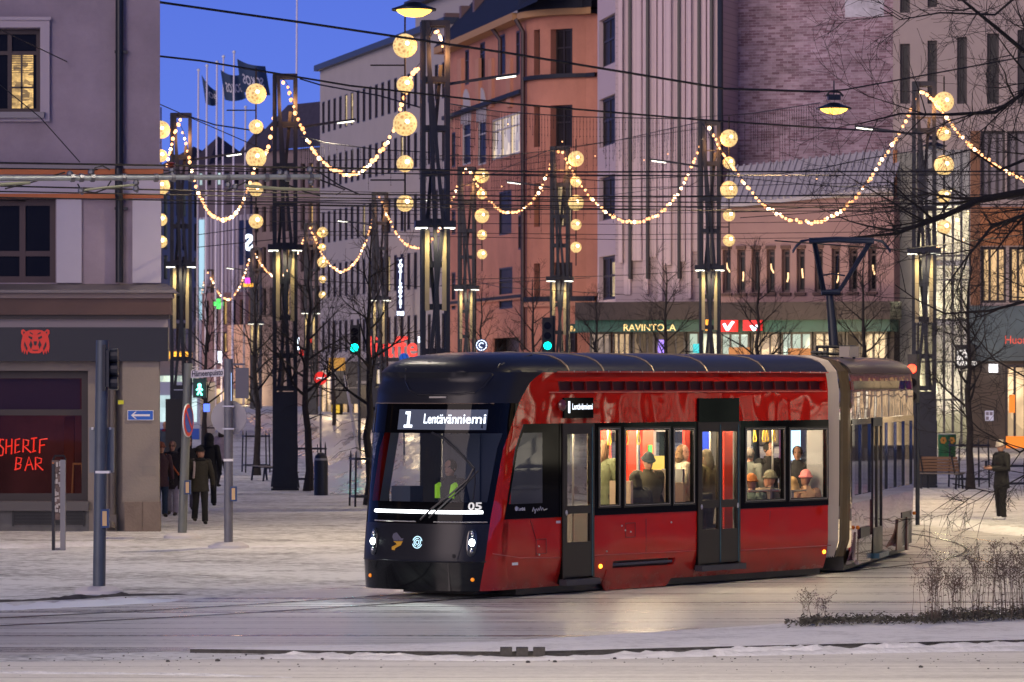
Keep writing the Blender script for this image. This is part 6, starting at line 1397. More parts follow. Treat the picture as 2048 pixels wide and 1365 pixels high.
def head(mb, c, yaw=0.0, pitch=0.0):
    rot = Matrix.Rotation(yaw, 3, 'Z') @ Matrix.Rotation(pitch, 3, 'X'); c = Vector(c); vs = []; fs = []; n = 16; rows_ = [(-.115, .030, .045, -.030), (-.10, .048, .060, -.022), (-.07, .060, .078, -.010), (-.03, .069, .090, 0), (.01, .074, .095, .003), (.05, .075, .096, .005), (.085, .064, .082, .006), (.11, .040, .052, .006), (.122, .012, .016, .006)]
    for z, rx, ry, yo in rows_:
        for j in range(n):
            a = 2 * math.pi * j / n; x = rx * math.sin(a); y = -ry * math.cos(a) + yo
            if j == 0: y -= {-.03: .022, -.07: .010, .01: .012, -.10: .006}.get(z, 0)       # nose, lips, chin
            if j in (1, 15): y += {.01: .010, -.03: -.002}.get(z, 0)                        # eye sockets
            vs.append(c + rot @ Vector((x, y, z)))
    for i in range(len(rows_) - 1):
        for j in range(n): a = i * n + j; b = i * n + (j + 1) % n; fs.append((a, b, b + n, a + n))
    fs += [tuple(range(n))[::-1], tuple(range((len(rows_) - 1) * n, len(rows_) * n))]; mb.add(vs, fs)
    for s in (-1, 1):
        e = c + rot @ Vector((s * .076, .01, -.005)); mb.ball(tuple(e), .022, 6, 5, (.5, .9, 1.3))
    return rot
def person(label, loc, rz, s=1.0, coat=(.02, .02, .022), trs=(.015, .015, .017), hat=None, hair=None, hem=.78, legs=((-.09, .02, .0), (.09, -.02, .0)), armL=None, armR=None, sit=False, yaw=0.0, pitch=0.0, skin=None, gloves=True, bulk=1.0, boots=(.02, .018, .017), hood=False, scarf=None, lean=0.0, group=None, glasses=False):
    root = thing('person', label, 'person', loc, rz, group); root.scale = (s, s, s); sk = skin or M['skin']
    hz = .50 if sit else .93; dz = hz - .93; ch = Vector((0, -lean, 1.32 + dz)); nk = Vector((0, -lean * 1.25, 1.47 + dz)); hd = Vector((0, -lean * 1.4 - .02, 1.63 + dz))
    shl = [Vector((-.185, -lean * 1.15, 1.41 + dz)), Vector((.185, -lean * 1.15, 1.41 + dz))]
    armL = armL or ((-.255, .03, 1.14 + dz), (-.265, -.05, .89 + dz)); armR = armR or ((.255, .03, 1.14 + dz), (.265, -.05, .89 + dz)); arms = [[Vector(q) for q in armL], [Vector(q) for q in armR]]
    jl = []
    for i, sgn in enumerate((-1, 1)):
        hp = Vector((sgn * .09, 0, hz - .04))
        if sit: kn = Vector((sgn * .11, -.42, .50)); an = Vector((sgn * .11, -.42, .09))
        else: ax_, ay_, lift = legs[i]; an = Vector((ax_, ay_, .085 + lift)); kn = (hp + an) / 2 + Vector((0, -.035 - lift * .8, .02))
        jl.append((hp, kn, an))
    # body: one skinned figure with neck, arms, legs and feet
    J = [((0, 0, hz), .12, .09), (tuple((Vector((0, 0, hz)) + ch) / 2), .12, .09), (tuple(ch), .13, .09), (tuple(nk), .05), (tuple(hd - Vector((0, -.01, .06))), .05)]; E = [(0, 1), (1, 2), (2, 3), (3, 4)]
    for i in (0, 1):
        b = len(J); J += [(tuple(shl[i]), .055), (tuple(arms[i][0]), .042), (tuple(arms[i][1]), .028)]; E += [(2, b), (b, b + 1), (b + 1, b + 2)]
        b = len(J); hp, kn, an = jl[i]; J += [(tuple(hp), .085), (tuple(kn), .055), (tuple(an), .034), (tuple(an + Vector((0, -.11, -.04))), .018)]; E += [(0, b), (b, b + 1), (b + 1, b + 2), (b + 2, b + 3)]
    mb = MB(); addmesh(mb, skinmesh(J, E)); rot = head(mb, hd, yaw, pitch)
    if not gloves:
        for i, sd in ((0, -1), (1, 1)): hand(mb, arms[i][1], arms[i][1] - arms[i][0], sd)
    body = mb.build('body', sk, root, smooth=True)
    mb = MB()
    for sx_ in (-1, 1): mb.ball(tuple(hd + rot @ Vector((sx_ * .032, -.086, .012))), .009, 6, 5)
    mb.build('eyes', M['black'], body)
    mb = MB(); mb.tube([hd + rot @ Vector((-.025, -.085, -.062)), hd + rot @ Vector((0, -.096, -.064)), hd + rot @ Vector((.025, -.085, -.062))], .006, 5); mb.build('mouth', cmat((.25, .08, .07)), body)
    if gloves:
        mb = MB()
        for i, sd in ((0, -1), (1, 1)): hand(mb, arms[i][1], arms[i][1] - arms[i][0], sd)
        mb.build('gloves', cmat((.015, .015, .017)), root, smooth=True)
    # coat
    mb = MB(); k = bulk; hb = hem if not sit else hz - .06
    rg = [(hb, .205 * k, .15 * k, 0), ((hb + hz + .12) / 2, .19 * k, .14 * k, 0), (hz + .15, .165 * k, .125 * k, .25), (1.20 + dz, .185 * k, .135 * k, .6), (1.33 + dz, .20 * k, .135 * k, .9), (1.425 + dz, .165 * k, .11 * k, 1.1), (1.48 + dz, .085, .08, 1.2), (1.52 + dz, .075, .075, 1.25)]
    vs = []; n = 16
    for z, rx, ry, lf in rg:
        for j in range(n): a = 2 * math.pi * j / n; vs.append((rx * math.cos(a), ry * math.sin(a) - lean * lf, z))
    fs = [(i * n + j, i * n + (j + 1) % n, (i + 1) * n + (j + 1) % n, (i + 1) * n + j) for i in range(len(rg) - 1) for j in range(n)] + [tuple(range(n))[::-1]]; mb.add(vs, fs)
    for i in (0, 1):
        sh, el, ha = shl[i], arms[i][0], arms[i][1]; c0 = sh.lerp(Vector((0, sh.y, sh.z - .02)), .35); mb.tube([c0, sh, sh.lerp(el, .5), el, el.lerp(ha, .5), ha], [.085 * k, .085 * k, .072 * k, .064 * k, .056 * k, .046 * k], 10)
        mb.ball(tuple(sh), .084 * k, 10, 6); mb.ball(tuple(el), .063 * k, 8, 6)
    mb.build('coat', cmat(coat), root, smooth=True)
    mb = MB()
    for i in (0, 1):
        hp, kn, an = jl[i]; mb.tube([hp + Vector((0, 0, .06)), hp, hp.lerp(kn, .5), kn, kn.lerp(an, .5), an + Vector((0, 0, -.02))], [.10, .105, .092, .078, .072, .072], 10)
    mb.build('trousers', cmat(trs), root, smooth=True)
    for i in (0, 1):
        an = jl[i][2]; MB().tube([an + Vector((0, .05, -.055)), an + Vector((0, -.02, -.04)), an + Vector((0, -.11, -.052)), an + Vector((0, -.19, -.058))], [.028, .048, .042, .022], 8).tube([an + Vector((0, 0, -.03)), an + Vector((0, .005, .08))], [.055, .06], 8).build('boot', cmat(boots), root, smooth=True)
    if hair:
        mb = MB(); mb.ball(tuple(hd + rot @ Vector((0, .018, .025))), .10, 14, 10, (.92, 1.02, 1.05)); vv = MB()
        ln = hair[1]; o = MB(); vs = []; 
        if ln: mb.tube([hd + rot @ Vector((0, .05, .0)), hd + Vector((0, .07, -.12)), hd + Vector((0, .08, -.12 - ln))], [.09, .095, .06], 10)
        mb.build('hair', cmat(hair[0]), body, smooth=True)
    if hat:
        mb = MB(); prof = [(-.005, .105), (.03, .106), (.07, .098), (.105, .075), (.128, .04), (.136, .004)]; vs = []; n = 16; up = rot @ Vector((0, 0, 1))
        cen_ = hd + rot @ Vector((0, .012, .03))
        for z, r1 in prof:
            for j in range(n): a = 2 * math.pi * j / n; vs.append(cen_ + rot @ Vector((r1 * .88 * math.cos(a), r1 * 1.02 * math.sin(a), z)))
        mb.add(vs, [(i * n + j, i * n + (j + 1) % n, (i + 1) * n + (j + 1) % n, (i + 1) * n + j) for i in range(len(prof) - 1) for j in range(n)])
        mb.tube([cen_ + rot @ Vector((.095 * math.cos(a), .11 * math.sin(a), .012)) for a in [2 * math.pi * j / 16 for j in range(17)]], .022, 6); mb.build('hat', cmat(hat), body, smooth=True)
    if hood:
        MB().ball(tuple(hd + Vector((0, .02, .0))), .135, 14, 10, (.95, 1, 1.15)).tube([hd + Vector((0, .03, -.05)), nk + Vector((0, .03, -.04))], [.12, .13], 12).build('hood', cmat(coat), root, smooth=True)
    if scarf: MB().tube([nk + Vector((.085 * math.cos(a), .085 * math.sin(a) - .01, .0)) for a in [2 * math.pi * j / 14 for j in range(15)]], .042, 7).build('scarf', cmat(scarf), root, smooth=True)
    if glasses:
        mb = MB()
        for sx_ in (-1, 1): mb.tube([hd + rot @ Vector((sx_ * .034 + .026 * math.cos(a), -.098, .012 + .02 * math.sin(a))) for a in [2 * math.pi * j / 10 for j in range(11)]], .004, 4)
        mb.build('glasses', M['black'], body)
    return root
GW = 'people walking by the bar corner'
def gz(px, py): q = G(px, py); return (q.x, q.y, 0)
# woman in the black beanie, walking towards the camera, face turned to her left
w1 = person('person in black padded jacket and black beanie walking towards the crossing', gz(400, 1048), R(14), .97, (.030, .028, .022), (.014, .014, .016), hat=(.012, .012, .014), hem=.74, legs=((-.09, .22, .06), (.09, -.16, 0)), yaw=R(55), scarf=(.012, .012, .013), bulk=1.05, armL=((-.27, .08, 1.14), (-.25, .02, .90)), armR=((.27, -.02, 1.14), (.30, -.06, .90)), group=GW)
mb = MB(); mb.ball((.10, .17, 1.18), .16, 10, 8, (1.2, .7, 1.4)); mb.build('backpack', cmat((.02, .02, .025)), w1, smooth=True); MB().tube([(-.14, .06, 1.47), (-.15, -.12, 1.40), (-.16, -.15, 1.22), (-.17, -.10, 1.05)], .028, 6).build('strap', cmat((.35, .30, .32)), w1, smooth=True)
w2 = person('person with glasses in long black coat with an orange bag strap', gz(345, 1031), R(-8), 1.0, (.016, .013, .018), (.26, .24, .32), hair=((.22, .13, .08), .0), hem=.62, legs=((-.10, .10, .02), (.10, -.12, 0)), scarf=(.02, .02, .03), glasses=True, bulk=1.12, gloves=False, group=GW)
MB().tube([(-.14, -.10, 1.45), (-.05, -.165, 1.32), (.08, -.18, 1.12), (.19, -.14, .95)], .02, 6).build('bag_strap', cmat((.42, .09, .03)), w2, smooth=True); MB().ball((.23, -.03, .88), .12, 10, 8, (.7, 1, .9)).build('shoulder_bag', cmat((.02, .018, .02)), w2, smooth=True)
person('person in black hooded coat seen from behind beside the woman in the beanie', gz(418, 1012), R(172), 1.04, (.008, .008, .009), (.010, .010, .012), hood=True, hem=.66, legs=((-.10, -.08, 0), (.10, .12, .03)), group=GW, bulk=1.08)
w4 = person('person in pale pink jacket turned away beside the round sign pole', gz(444, 976), R(150), 1.02, (.30, .24, .27), (.012, .012, .014), hair=((.02, .016, .014), .05), hem=.80, legs=((-.10, -.10, 0), (.10, .12, .04)), group=GW, bulk=1.12)
person('person in black coat hidden behind the street name pole', gz(377, 1020), R(10), 1.03, (.010, .010, .011), (.14, .13, .17), hair=((.03, .022, .018), .03), hem=.6, group=GW)
person('person in a rust knit hat half hidden by the bar corner', gz(322, 1034), R(20), .98, (.05, .022, .03), (.012, .03, .07), hat=(.25, .08, .04), hem=.72, group=GW)
person('person with fair hair and dark red scarf farther up the pavement', gz(331, 950), R(-25), 1.02, (.035, .05, .07), (.02, .03, .06), hair=((.34, .22, .13), .05), hem=.74, scarf=(.14, .01, .03), group=GW, legs=((-.1, .1, 0), (.1, -.1, 0)))
w8 = person('person in rosy jacket walking behind the fair haired one', (P(341, 930, 148).x, 148, 0), R(170), 1.0, (.42, .24, .24), (.03, .03, .04), hair=((.20, .12, .07), .08), hem=.8, group=GW)
# man waiting at the right, hands held together over a phone
mw = person('person in black jacket and pale knit hat waiting at the right kerb', gz(2003, 1040), R(-62), 1.03, (.012, .012, .012), (.008, .008, .009), hat=(.50, .44, .36), hem=.70, legs=((-.10, .03, 0), (.10, -.02, 0)), armL=((-.26, -.02, 1.14), (-.10, -.30, 1.16)), armR=((.26, -.02, 1.14), (.08, -.31, 1.15)), pitch=R(22), gloves=False, bulk=1.08, boots=(.6, .6, .6))
MB().box(-.04, .04, -.42, -.405, 1.17, 1.31).build('phone', M['black'], mw)
# ------------------------------------------------------------------ tram
def interp(tab, x):
    if x <= tab[0][0]: return tab[0][1]
    for (a, b), (c, d) in zip(tab[:-1], tab[1:]):
        if x <= c: return b + (d - b) * (x - a) / (c - a)
    return tab[-1][1]
UE = [(.13, .62), (.6, .58), (1.4, .67), (2.3, .77), (3.05, .90), (3.31, 1.08), (3.42, 1.28), (3.50, 1.52), (3.56, 1.82), (3.60, 2.2), (3.615, 2.6)]
INS = [(3.31, 0), (3.36, .03), (3.42, .08), (3.50, .20), (3.56, .38), (3.60, .72), (3.615, 1.165)]
UB = [(.13, .06), (.37, .09), (1.17, .235), (2.18, .496), (2.9, .891), (3.19, 1.16), (3.311, 1.45), (3.313, 2.1), (3.7, 2.1)]
NA, NN = .9, 3.0
def a_of(z): return NA if z < 3.2 else NA + (z - 3.2) * 1.2
def arc(z, phi):
    uE, ins, a = interp(UE, z), interp(INS, z), a_of(z); c, s = math.cos(phi), math.sin(phi)
    return (uE - a * max(0, c) ** (2 / NN), TW / 2 + math.copysign(abs(s) ** (2 / NN), s) * (TW / 2 - ins))
def phi_b(z):
    uE = interp(UE, z); q = (uE - interp(UB, z)) / a_of(z)
    return math.pi / 2 if q <= 0 else math.acos(min(1, q) ** (NN / 2))
def resample(pts, n):
    cum = [0]
    for p, q in zip(pts[:-1], pts[1:]): cum.append(cum[-1] + math.dist(p, q))
    out = []
    for i in range(n):
        s = cum[-1] * i / (n - 1); j = 0
        while j < len(pts) - 2 and cum[j + 1] < s: j += 1
        t = (s - cum[j]) / max(1e-9, cum[j + 1] - cum[j]); out.append(tuple(a + (b - a) * min(1, max(0, t)) for a, b in zip(pts[j], pts[j + 1])))
    return out
def dark_row(z, n=49):
    ub, uE, ins = interp(UB, z), interp(UE, z), interp(INS, z); pb = phi_b(z); pts = [arc(z, -pb + 2 * pb * i / 160) for i in range(161)]
    if ub > uE: pts = [(ub, ins)] + pts + [(ub, TW - ins)]
    return [(u, v, z) for u, v in resample(pts, n)]
def uj(z): return max(.46, interp(UB, min(z, 3.311)) + .27)
def red_row(z, side, n=10):
    ub, uE = interp(UB, min(z, 3.311)), interp(UE, z); pb = phi_b(min(z, 3.311)); pts = [arc(z, -pb - (math.pi / 2 - pb) * i / 20) for i in range(21)] if ub < uE else [(ub, 0)]
    pts.append((uj(z), 0)); r = resample(pts, n); return [(u, v if side < 0 else TW - v, z) for u, v in r]
def front_pt(v, z, off=0.0):
    uE, ins, a = interp(UE, z), interp(INS, z), a_of(z); s = min(.999, abs((v - TW / 2) / (TW / 2 - ins))); return Vector((uE - a * (1 - s ** NN) ** (1 / NN) - off, v, z))
def SU(px, v=0.0): k = (px - CX) / F; return (k * (TD0 + v * TC) - TX0 + v * TS) / (TC - k * TS)
def SZ(px, py, v=0.0): u = SU(px, v); return H - (py - HY) / F * (TD0 + u * TS + v * TC)
def FV(px, py):
    u, v, z = 0.0, 1.1, 1.2
    for _ in range(40):
        k = (px - CX) / F; v2 = (TX0 + u * TC - k * (TD0 + u * TS)) / (TS + k * TC); v = v + (min(TW - .01, max(.01, v2)) - v) * .5
        z = H - (py - HY) / F * (TD0 + u * TS + v * TC); u = front_pt(v, z).x
    return v, z
TR = thing('tram', 'red and black articulated tram with its headlights on, numbered 05', 'tram', (TX0, TD0, 0), TH)
red = mat('tram red paint', (0.46, 0.008, 0.003), 0.24, 0.0, coat=1.0, spec=0.0)
def road_grime(m, col):
    t = m.node_tree; b = t.nodes['Principled BSDF']; co = t.nodes.new('ShaderNodeTexCoord'); sp = t.nodes.new('ShaderNodeSeparateXYZ'); t.links.new(co.outputs['Object'], sp.inputs[0])
    n = t.nodes.new('ShaderNodeTexNoise'); n.inputs['Scale'].default_value = 3; n.inputs['Detail'].default_value = 8; n.inputs['Roughness'].default_value = .75; t.links.new(co.outputs['Object'], n.inputs[0])
    mr = t.nodes.new('ShaderNodeMapRange'); mr.inputs[1].default_value = .75; mr.inputs[2].default_value = .1; t.links.new(sp.outputs['Z'], mr.inputs[0])
    mu = t.nodes.new('ShaderNodeMath'); mu.operation = 'MULTIPLY'; t.links.new(mr.outputs[0], mu.inputs[0]); t.links.new(n.outputs[0], mu.inputs[1])
    mx_ = t.nodes.new('ShaderNodeMix'); mx_.data_type = 'RGBA'; mx_.inputs[6].default_value = (*col, 1); mx_.inputs[7].default_value = (.055, .03, .025, 1); t.links.new(mu.outputs[0], mx_.inputs[0]); t.links.new(mx_.outputs[2], b.inputs['Base Color'])
    ad = t.nodes.new('ShaderNodeMath'); ad.operation = 'MULTIPLY_ADD'; ad.inputs[1].default_value = .5; ad.inputs[2].default_value = .03; t.links.new(mu.outputs[0], ad.inputs[0]); t.links.new(ad.outputs[0], b.inputs['Coat Roughness'])
road_grime(red, (0.46, 0.008, 0.003))
def paint_wave(m, amt=.06, sc=1.3):
    t = m.node_tree; b = t.nodes['Principled BSDF']; n = t.nodes.new('ShaderNodeTexNoise'); n.inputs['Scale'].default_value = sc; n.inputs['Detail'].default_value = 1
    co = t.nodes.new('ShaderNodeTexCoord'); t.links.new(co.outputs['Object'], n.inputs[0]); bp = t.nodes.new('ShaderNodeBump'); bp.inputs['Strength'].default_value = amt; bp.inputs['Distance'].default_value = .3
    t.links.new(n.outputs[0], bp.inputs['Height']); t.links.new(bp.outputs[0], b.inputs['Normal']); t.links.new(bp.outputs[0], b.inputs['Coat Normal'])
paint_wave(red, .09, 1.1)
satin = mat('satin anthracite', (0.011, 0.012, 0.017), 0.34, 0.0, spec=.3, var=.06, scale=1); gloss = mat('gloss black', (0.003, 0.003, 0.004), 0.05, spec=.10); bumper_m = mat('bumper black', (0.005, 0.006, 0.007), 0.14, coat=.3, spec=.2)
roofm = mat('anthracite roof sheet', (0.035, 0.035, 0.045), 0.33, .2, var=.1, scale=1)
wind = glass('windscreen glass', (.72, .78, .88), .80, .02, .45, .014); sideg = glass('side window glass', (.97, .98, .97), .96, .02)
steelt = mat('brushed handrail', (.55, .53, .48), .3, .8); white_t = emis('white display', (.82, .90, 1.0), 2.0, False); ledw = emis('led bar', (.93, .97, 1.0), 5.0, False)
# ---- front mask
ZR = [.13, .2, .3, .42, .55, .56, .7, .9, 1.1, 1.25, 1.42, 1.6, 1.8, 2.0, 2.2, 2.42, 2.55, 2.7, 2.85, 2.86, 2.95, 3.05, 3.15, 3.23, 3.311, 3.313, 3.36, 3.42, 3.46, 3.50, 3.53, 3.56, 3.58, 3.60, 3.608, 3.615]
N = 49; rowsd = {z: dark_row(z, N) for z in ZR}
mask = MB(); ws = MB()
for z0, z1 in zip(ZR[:-1], ZR[1:]):
    for i in range(N - 1):
        q = (rowsd[z0][i], rowsd[z0][i + 1], rowsd[z1][i + 1], rowsd[z1][i]); inside = 1.41 < z0 and z1 < 2.43 and 2 <= i < N - 3
        tgt = ws if inside else mask
        tgt.mi = 0 if inside else (2 if z1 <= .551 else (0 if (z1 < 1.11 or z0 > 2.854) else 1)); tgt.quad(*q)
mk = mask.build('front_mask', [satin, gloss, bumper_m], TR, smooth=True, weld=True); ws.build('windscreen', wind, TR, smooth=True, weld=True)
rz_ = [z for z in ZR if z <= 3.311]; mb = MB()
for sd in (-1, 1):
    rr = [red_row(z, sd) for z in rz_]
    for a, b in zip(rr[:-1], rr[1:]):
        for i in range(9): mb.quad(a[i], a[i + 1], b[i + 1], b[i])
mb.build('pillar', red, TR, smooth=True, weld=True)
def vp(z): return ((.65 - z) / .52) ** 2 * .10 if z < .65 else (((z - 2.95) / .36) ** 2 * .045 if z > 2.95 else 0.0)
SZS = [.13, .2, .28, .36, .45, .55, .65, .8, 1.0, 1.16, 2.55, 2.8, 2.95, 3.05, 3.15, 3.23, 3.31]
U0, U1 = 1.84, 9.12; ZB0, ZB1 = 1.16, 2.55
sidef = lambda x, y, z: (x, vp(z) + y, z)
d1 = (SU(1123), SU(1186), .16, ZB1); d2 = (SU(1394), SU(1478), .24, ZB1)
vent = (SU(1100), SU(1652), SZ(1380, 783), SZ(1380, 763)); slot = (SU(1228), SU(1351), SZ(1290, 1133), SZ(1290, 1119))
body = MB()
for z0, z1 in zip(SZS[:-1], SZS[1:]):
    if z0 >= ZB0 - .001 and z1 <= ZB1 + .001: continue
    body.quad((uj(z0), 0, z0), (U0, vp(z0), z0), (U0, vp(z1), z1), (uj(z1), 0, z1))
body.holes(U0, U1, .13, ZB0, [d1, d2, slot], 0, sidef, sz=SZS[:10]); body.holes(U0, U1, ZB1, 3.31, [vent], 0, sidef, sz=SZS[10:])
for h_ in (slot, vent):
    a, b, c, d = h_; r = .12; s_ = sidef
    body.quad(s_(a, 0, c), s_(b, 0, c), s_(b, r, c), s_(a, r, c)); body.quad(s_(a, 0, d), s_(a, r, d), s_(b, r, d), s_(b, 0, d)); body.quad(s_(a, 0, c), s_(a, r, c), s_(a, r, d), s_(a, 0, d)); body.quad(s_(b, 0, c), s_(b, 0, d), s_(b, r, d), s_(b, r, c))
fv = lambda x, y, z: (x, TW - vp(z) - y, z)
body.holes(.60, U1, .13, 3.31, [(.60, U1 - .3, 1.2, 2.5)], 0, fv, sz=SZS)
body.build('body_shell', red, TR, smooth=True, weld=True)
mb = MB(); a, b, c, d = vent
n = 22
mb.quad((a, vp(3.1) + .12, c), (b, vp(3.1) + .12, c), (b, vp(3.1) + .12, d), (a, vp(3.1) + .12, d))
mb.build('vent_back', mat('dark red recess', (.07, .006, .006), .5), TR)
mb = MB()
for i in range(1, n): x = a + (b - a) * i / n; mb.bar((x, vp(c) + .09, c + .006), (x, vp(d) + .09, d - .006), .03, .03)
mb.bar((a, vp(c) + .09, c + .012), (b, vp(c) + .09, c + .012), .032, .02); mb.build('vent_fins', mat('red vent fins', (.22, .010, .008), .35), TR)
mb = MB(); mb.bar((a - .02, vp(c) - .006, c - .008), (b + .02, vp(c) - .006, c - .008), .012, .016); mb.build('vent_lip', mat('bright red lip', (.55, .12, .09), .3), TR)
mb = MB(); a, b, c, d = slot; mb.quad((a, .16, c), (b, .16, c), (b, .16, d), (a, .16, d)); mb.build('slot_back', M['black'], TR)
# seams, hatches and little fittings on the lower panel
sf = lambda px, py, o=0.0: Vector((SU(px), vp(SZ(px, py)) - o, SZ(px, py)))
mb = MB()
for pts in ([(1292, 1037), (1292, 1108)], [(1290, 745), (1292, 845)], [(1525, 748), (1526, 850)], [(1540, 1022), (1538, 1108)], [(1060, 1040), (1072, 1080), (1072, 1112)], [(1215, 1122), (1213, 1172)], [(1352, 1118), (1346, 1165)]): mb.tube([sf(*p, .002) for p in pts], .006, 4)
mb.build('panel_seam', mat('dark red seam', (.10, .004, .004), .6), TR)
mb = MB(); mb.tube([sf(x, 1111 - (x - 1186) * .045, .004) for x in (1188, 1290, 1392)], .007, 5); mb.tube([sf(x, 1101 - (x - 1480) * .055, .004) for x in (1480, 1570, 1662)], .007, 5); mb.tube([sf(x, y, .004) for x, y in ((985, 1108), (1040, 1116), (1121, 1116))], .007, 5); mb.build('crease_line', mat('crease red', (.5, .05, .035), .3, coat=1), TR)
mb = MB()
for px, py in ((1077, 1093), (1243, 1052), (1261, 1064), (1342, 1045), (1213, 1103), (1243, 1156), (1078, 1110), (1250, 1061)): p = sf(px, py, .006); mb.ball(tuple(p), .014, 6, 5)
mb.build('fastener', steelt, TR)
mb = MB(); p0, p1 = sf(1251, 1075), sf(1270, 1046); mb.tube([p0 + Vector((0, -.004, 0)), Vector((p1.x, p1.y - .004, p0.z)), p1 + Vector((0, -.004, 0)), Vector((p0.x, p0.y - .004, p1.z)), p0 + Vector((0, -.004, 0))], .005, 4)
p0, p1 = sf(1072, 1108), sf(1092, 1078); mb.tube([p0 + Vector((0, -.004, 0)), Vector((p1.x, p1.y - .004, p0.z)), p1 + Vector((0, -.004, 0)), Vector((p0.x, p0.y - .004, p1.z)), p0 + Vector((0, -.004, 0))], .005, 4); mb.build('service_hatch', mat('hatch seam', (.12, .006, .006), .5), TR)
q0, q1 = sf(1024, 1130, .006), sf(1036, 1126, .006); mb = MB(); mb.box(q0.x, q1.x, q0.y - .004, q0.y, q0.z - .01, q0.z + .03); mb.build('data_plate', M['white'], TR)
q0 = sf(1112, 1045, .006); MB().box(q0.x, q0.x + .10, -.008, -.002, q0.z - .015, q0.z + .02).build('number_plate', mat('pale sticker', (.5, .4, .5), .5), TR)
# bogie skirt hanging lower than the shell
a, b = SU(1216), SU(1349); zt = SZ(1290, 1133) - .015; zb_ = SZ(1225, 1181)
mb = MB(); n = 10
pr_ = [(a, zt), (a - .03, zb_ + .10), (a + .04, zb_), (b - .12, zb_ - .0), (b, zb_ + .08), (b + .0, zt)]
mb.prism(pr_, .03, .06, lambda x, z, c: (x, vp(max(.13, z)) + (c - .045) * .8, z)); mb.build('bogie_skirt', red, TR)
# side marker lights
for px, py, m_ in ((1203, 1133, 'amber'), (1650, 1104, 'amber')): p = sf(px, py, .0); o = MB().lathe([(.028, -.02), (.034, .0)], (0, 0, 0), 12, 'y').build('marker_light', M[m_], TR); o.location = p
# ---- window band with panes
PX = [(1197, 1237), (1248, 1337), (1346, 1386), (1490, 1567), (1578, 1652)]
panes = [(SU(a), SU(b), SZ(a, 1013 - (a - 1197) * .035), SZ((a + b) / 2, 858)) for a, b in PX]
band = MB(); bo = .012; bf = lambda x, y, z: (x, -bo + y, z)
band.holes(U0, U1, ZB0, ZB1, [d1, d2] + panes, .07, bf); bd_ = band.build('window_band', gloss, TR)
for a, b, c, d in panes:
    mb = MB(); w_ = .022
    for x0, x1, z0, z1 in ((a - .03, a + w_, c - .03, d + .03), (b - w_, b + .03, c - .03, d + .03), (a + w_, b - w_, c - .03, c + w_), (a + w_, b - w_, d - w_, d + .03)): mb.box(x0, x1, -bo - .012, -bo - .002, z0, z1)
    o = mb.build('window', mat('window trim', (.035, .032, .030), .2, .3) if 'window trim' not in bpy.data.materials else bpy.data.materials['window trim'], TR); MB().quad((a - .01, .02, c - .01), (b + .01, .02, c - .01), (b + .01, .02, d + .01), (a - .01, .02, d + .01)).build('pane', sideg, o)
    mb = MB(); e_ = .004
    for p_, q_ in (((a, c), (b, c)), ((b, c), (b, d)), ((b, d), (a, d)), ((a, d), (a, c))): mb.bar((p_[0], -.026, p_[1]), (q_[0], -.026, q_[1]), .008)
    mb.build('trim_line', mat('pale trim line', (.30, .28, .26), .3, .5) if 'pale trim line' not in bpy.data.materials else bpy.data.materials['pale trim line'], o)
# ---- cab side window
zz_ = [ZB0, 1.38, 1.6, 1.9, 2.2, 2.42, ZB1]; cw = MB(); cf = MB()
for z0, z1 in zip(zz_[:-1], zz_[1:]):
    q = [(uj(z0) + .01, -.004, z0), (U0 - .02, -.012, z0), (U0 - .02, -.012, z1), (uj(z1) + .01, -.004, z1)]
    if 1.37 < z0 and z1 < 2.43:
        x0, x1 = uj(z0) + .06, uj(z1) + .06; cw.quad((x0, -.004, z0), (U0 - .42, -.01, z0), (U0 - .42, -.01, z1), (x1, -.004, z1)); cf.quad(q[0], (x0, -.004, z0), (x1, -.004, z1), q[3]); cf.quad((U0 - .42, -.01, z0), q[1], q[2], (U0 - .42, -.01, z1))
    else: cf.quad(*q)
cfo = cf.build('cab_window_frame', gloss, TR); cw.build('cab_window', sideg, TR)
p = sf(1027, 1022); lettering('Lentävä', mat('grey white lettering', (.42, .43, .5), .5), cfo, lambda a_, b_, c_: (p.x + .10 + a_, -.014 - c_, p.z + b_), .07, width=.16, bold=.003)
MB().lathe([(.035, -.018), (.035, -.014)], (p.x + .05, 0, p.z + .03), 14, 'y').build('crest', bpy.data.materials['grey white lettering'], cfo)
p2 = sf(1063, 1022); MB().tube([(p2.x + q[0], -.016, p2.z + q[1]) for q in ((0, -.01), (.03, .05), (.05, .0), (.07, .02), (.06, -.04), (.10, .03), (.13, -.005), (.15, .035), (.17, .0), (.20, .06), (.22, .0), (.25, .04), (.28, .0), (.36, .02))], .006, 4).build('script_mark', bpy.data.materials['grey white lettering'], cfo)
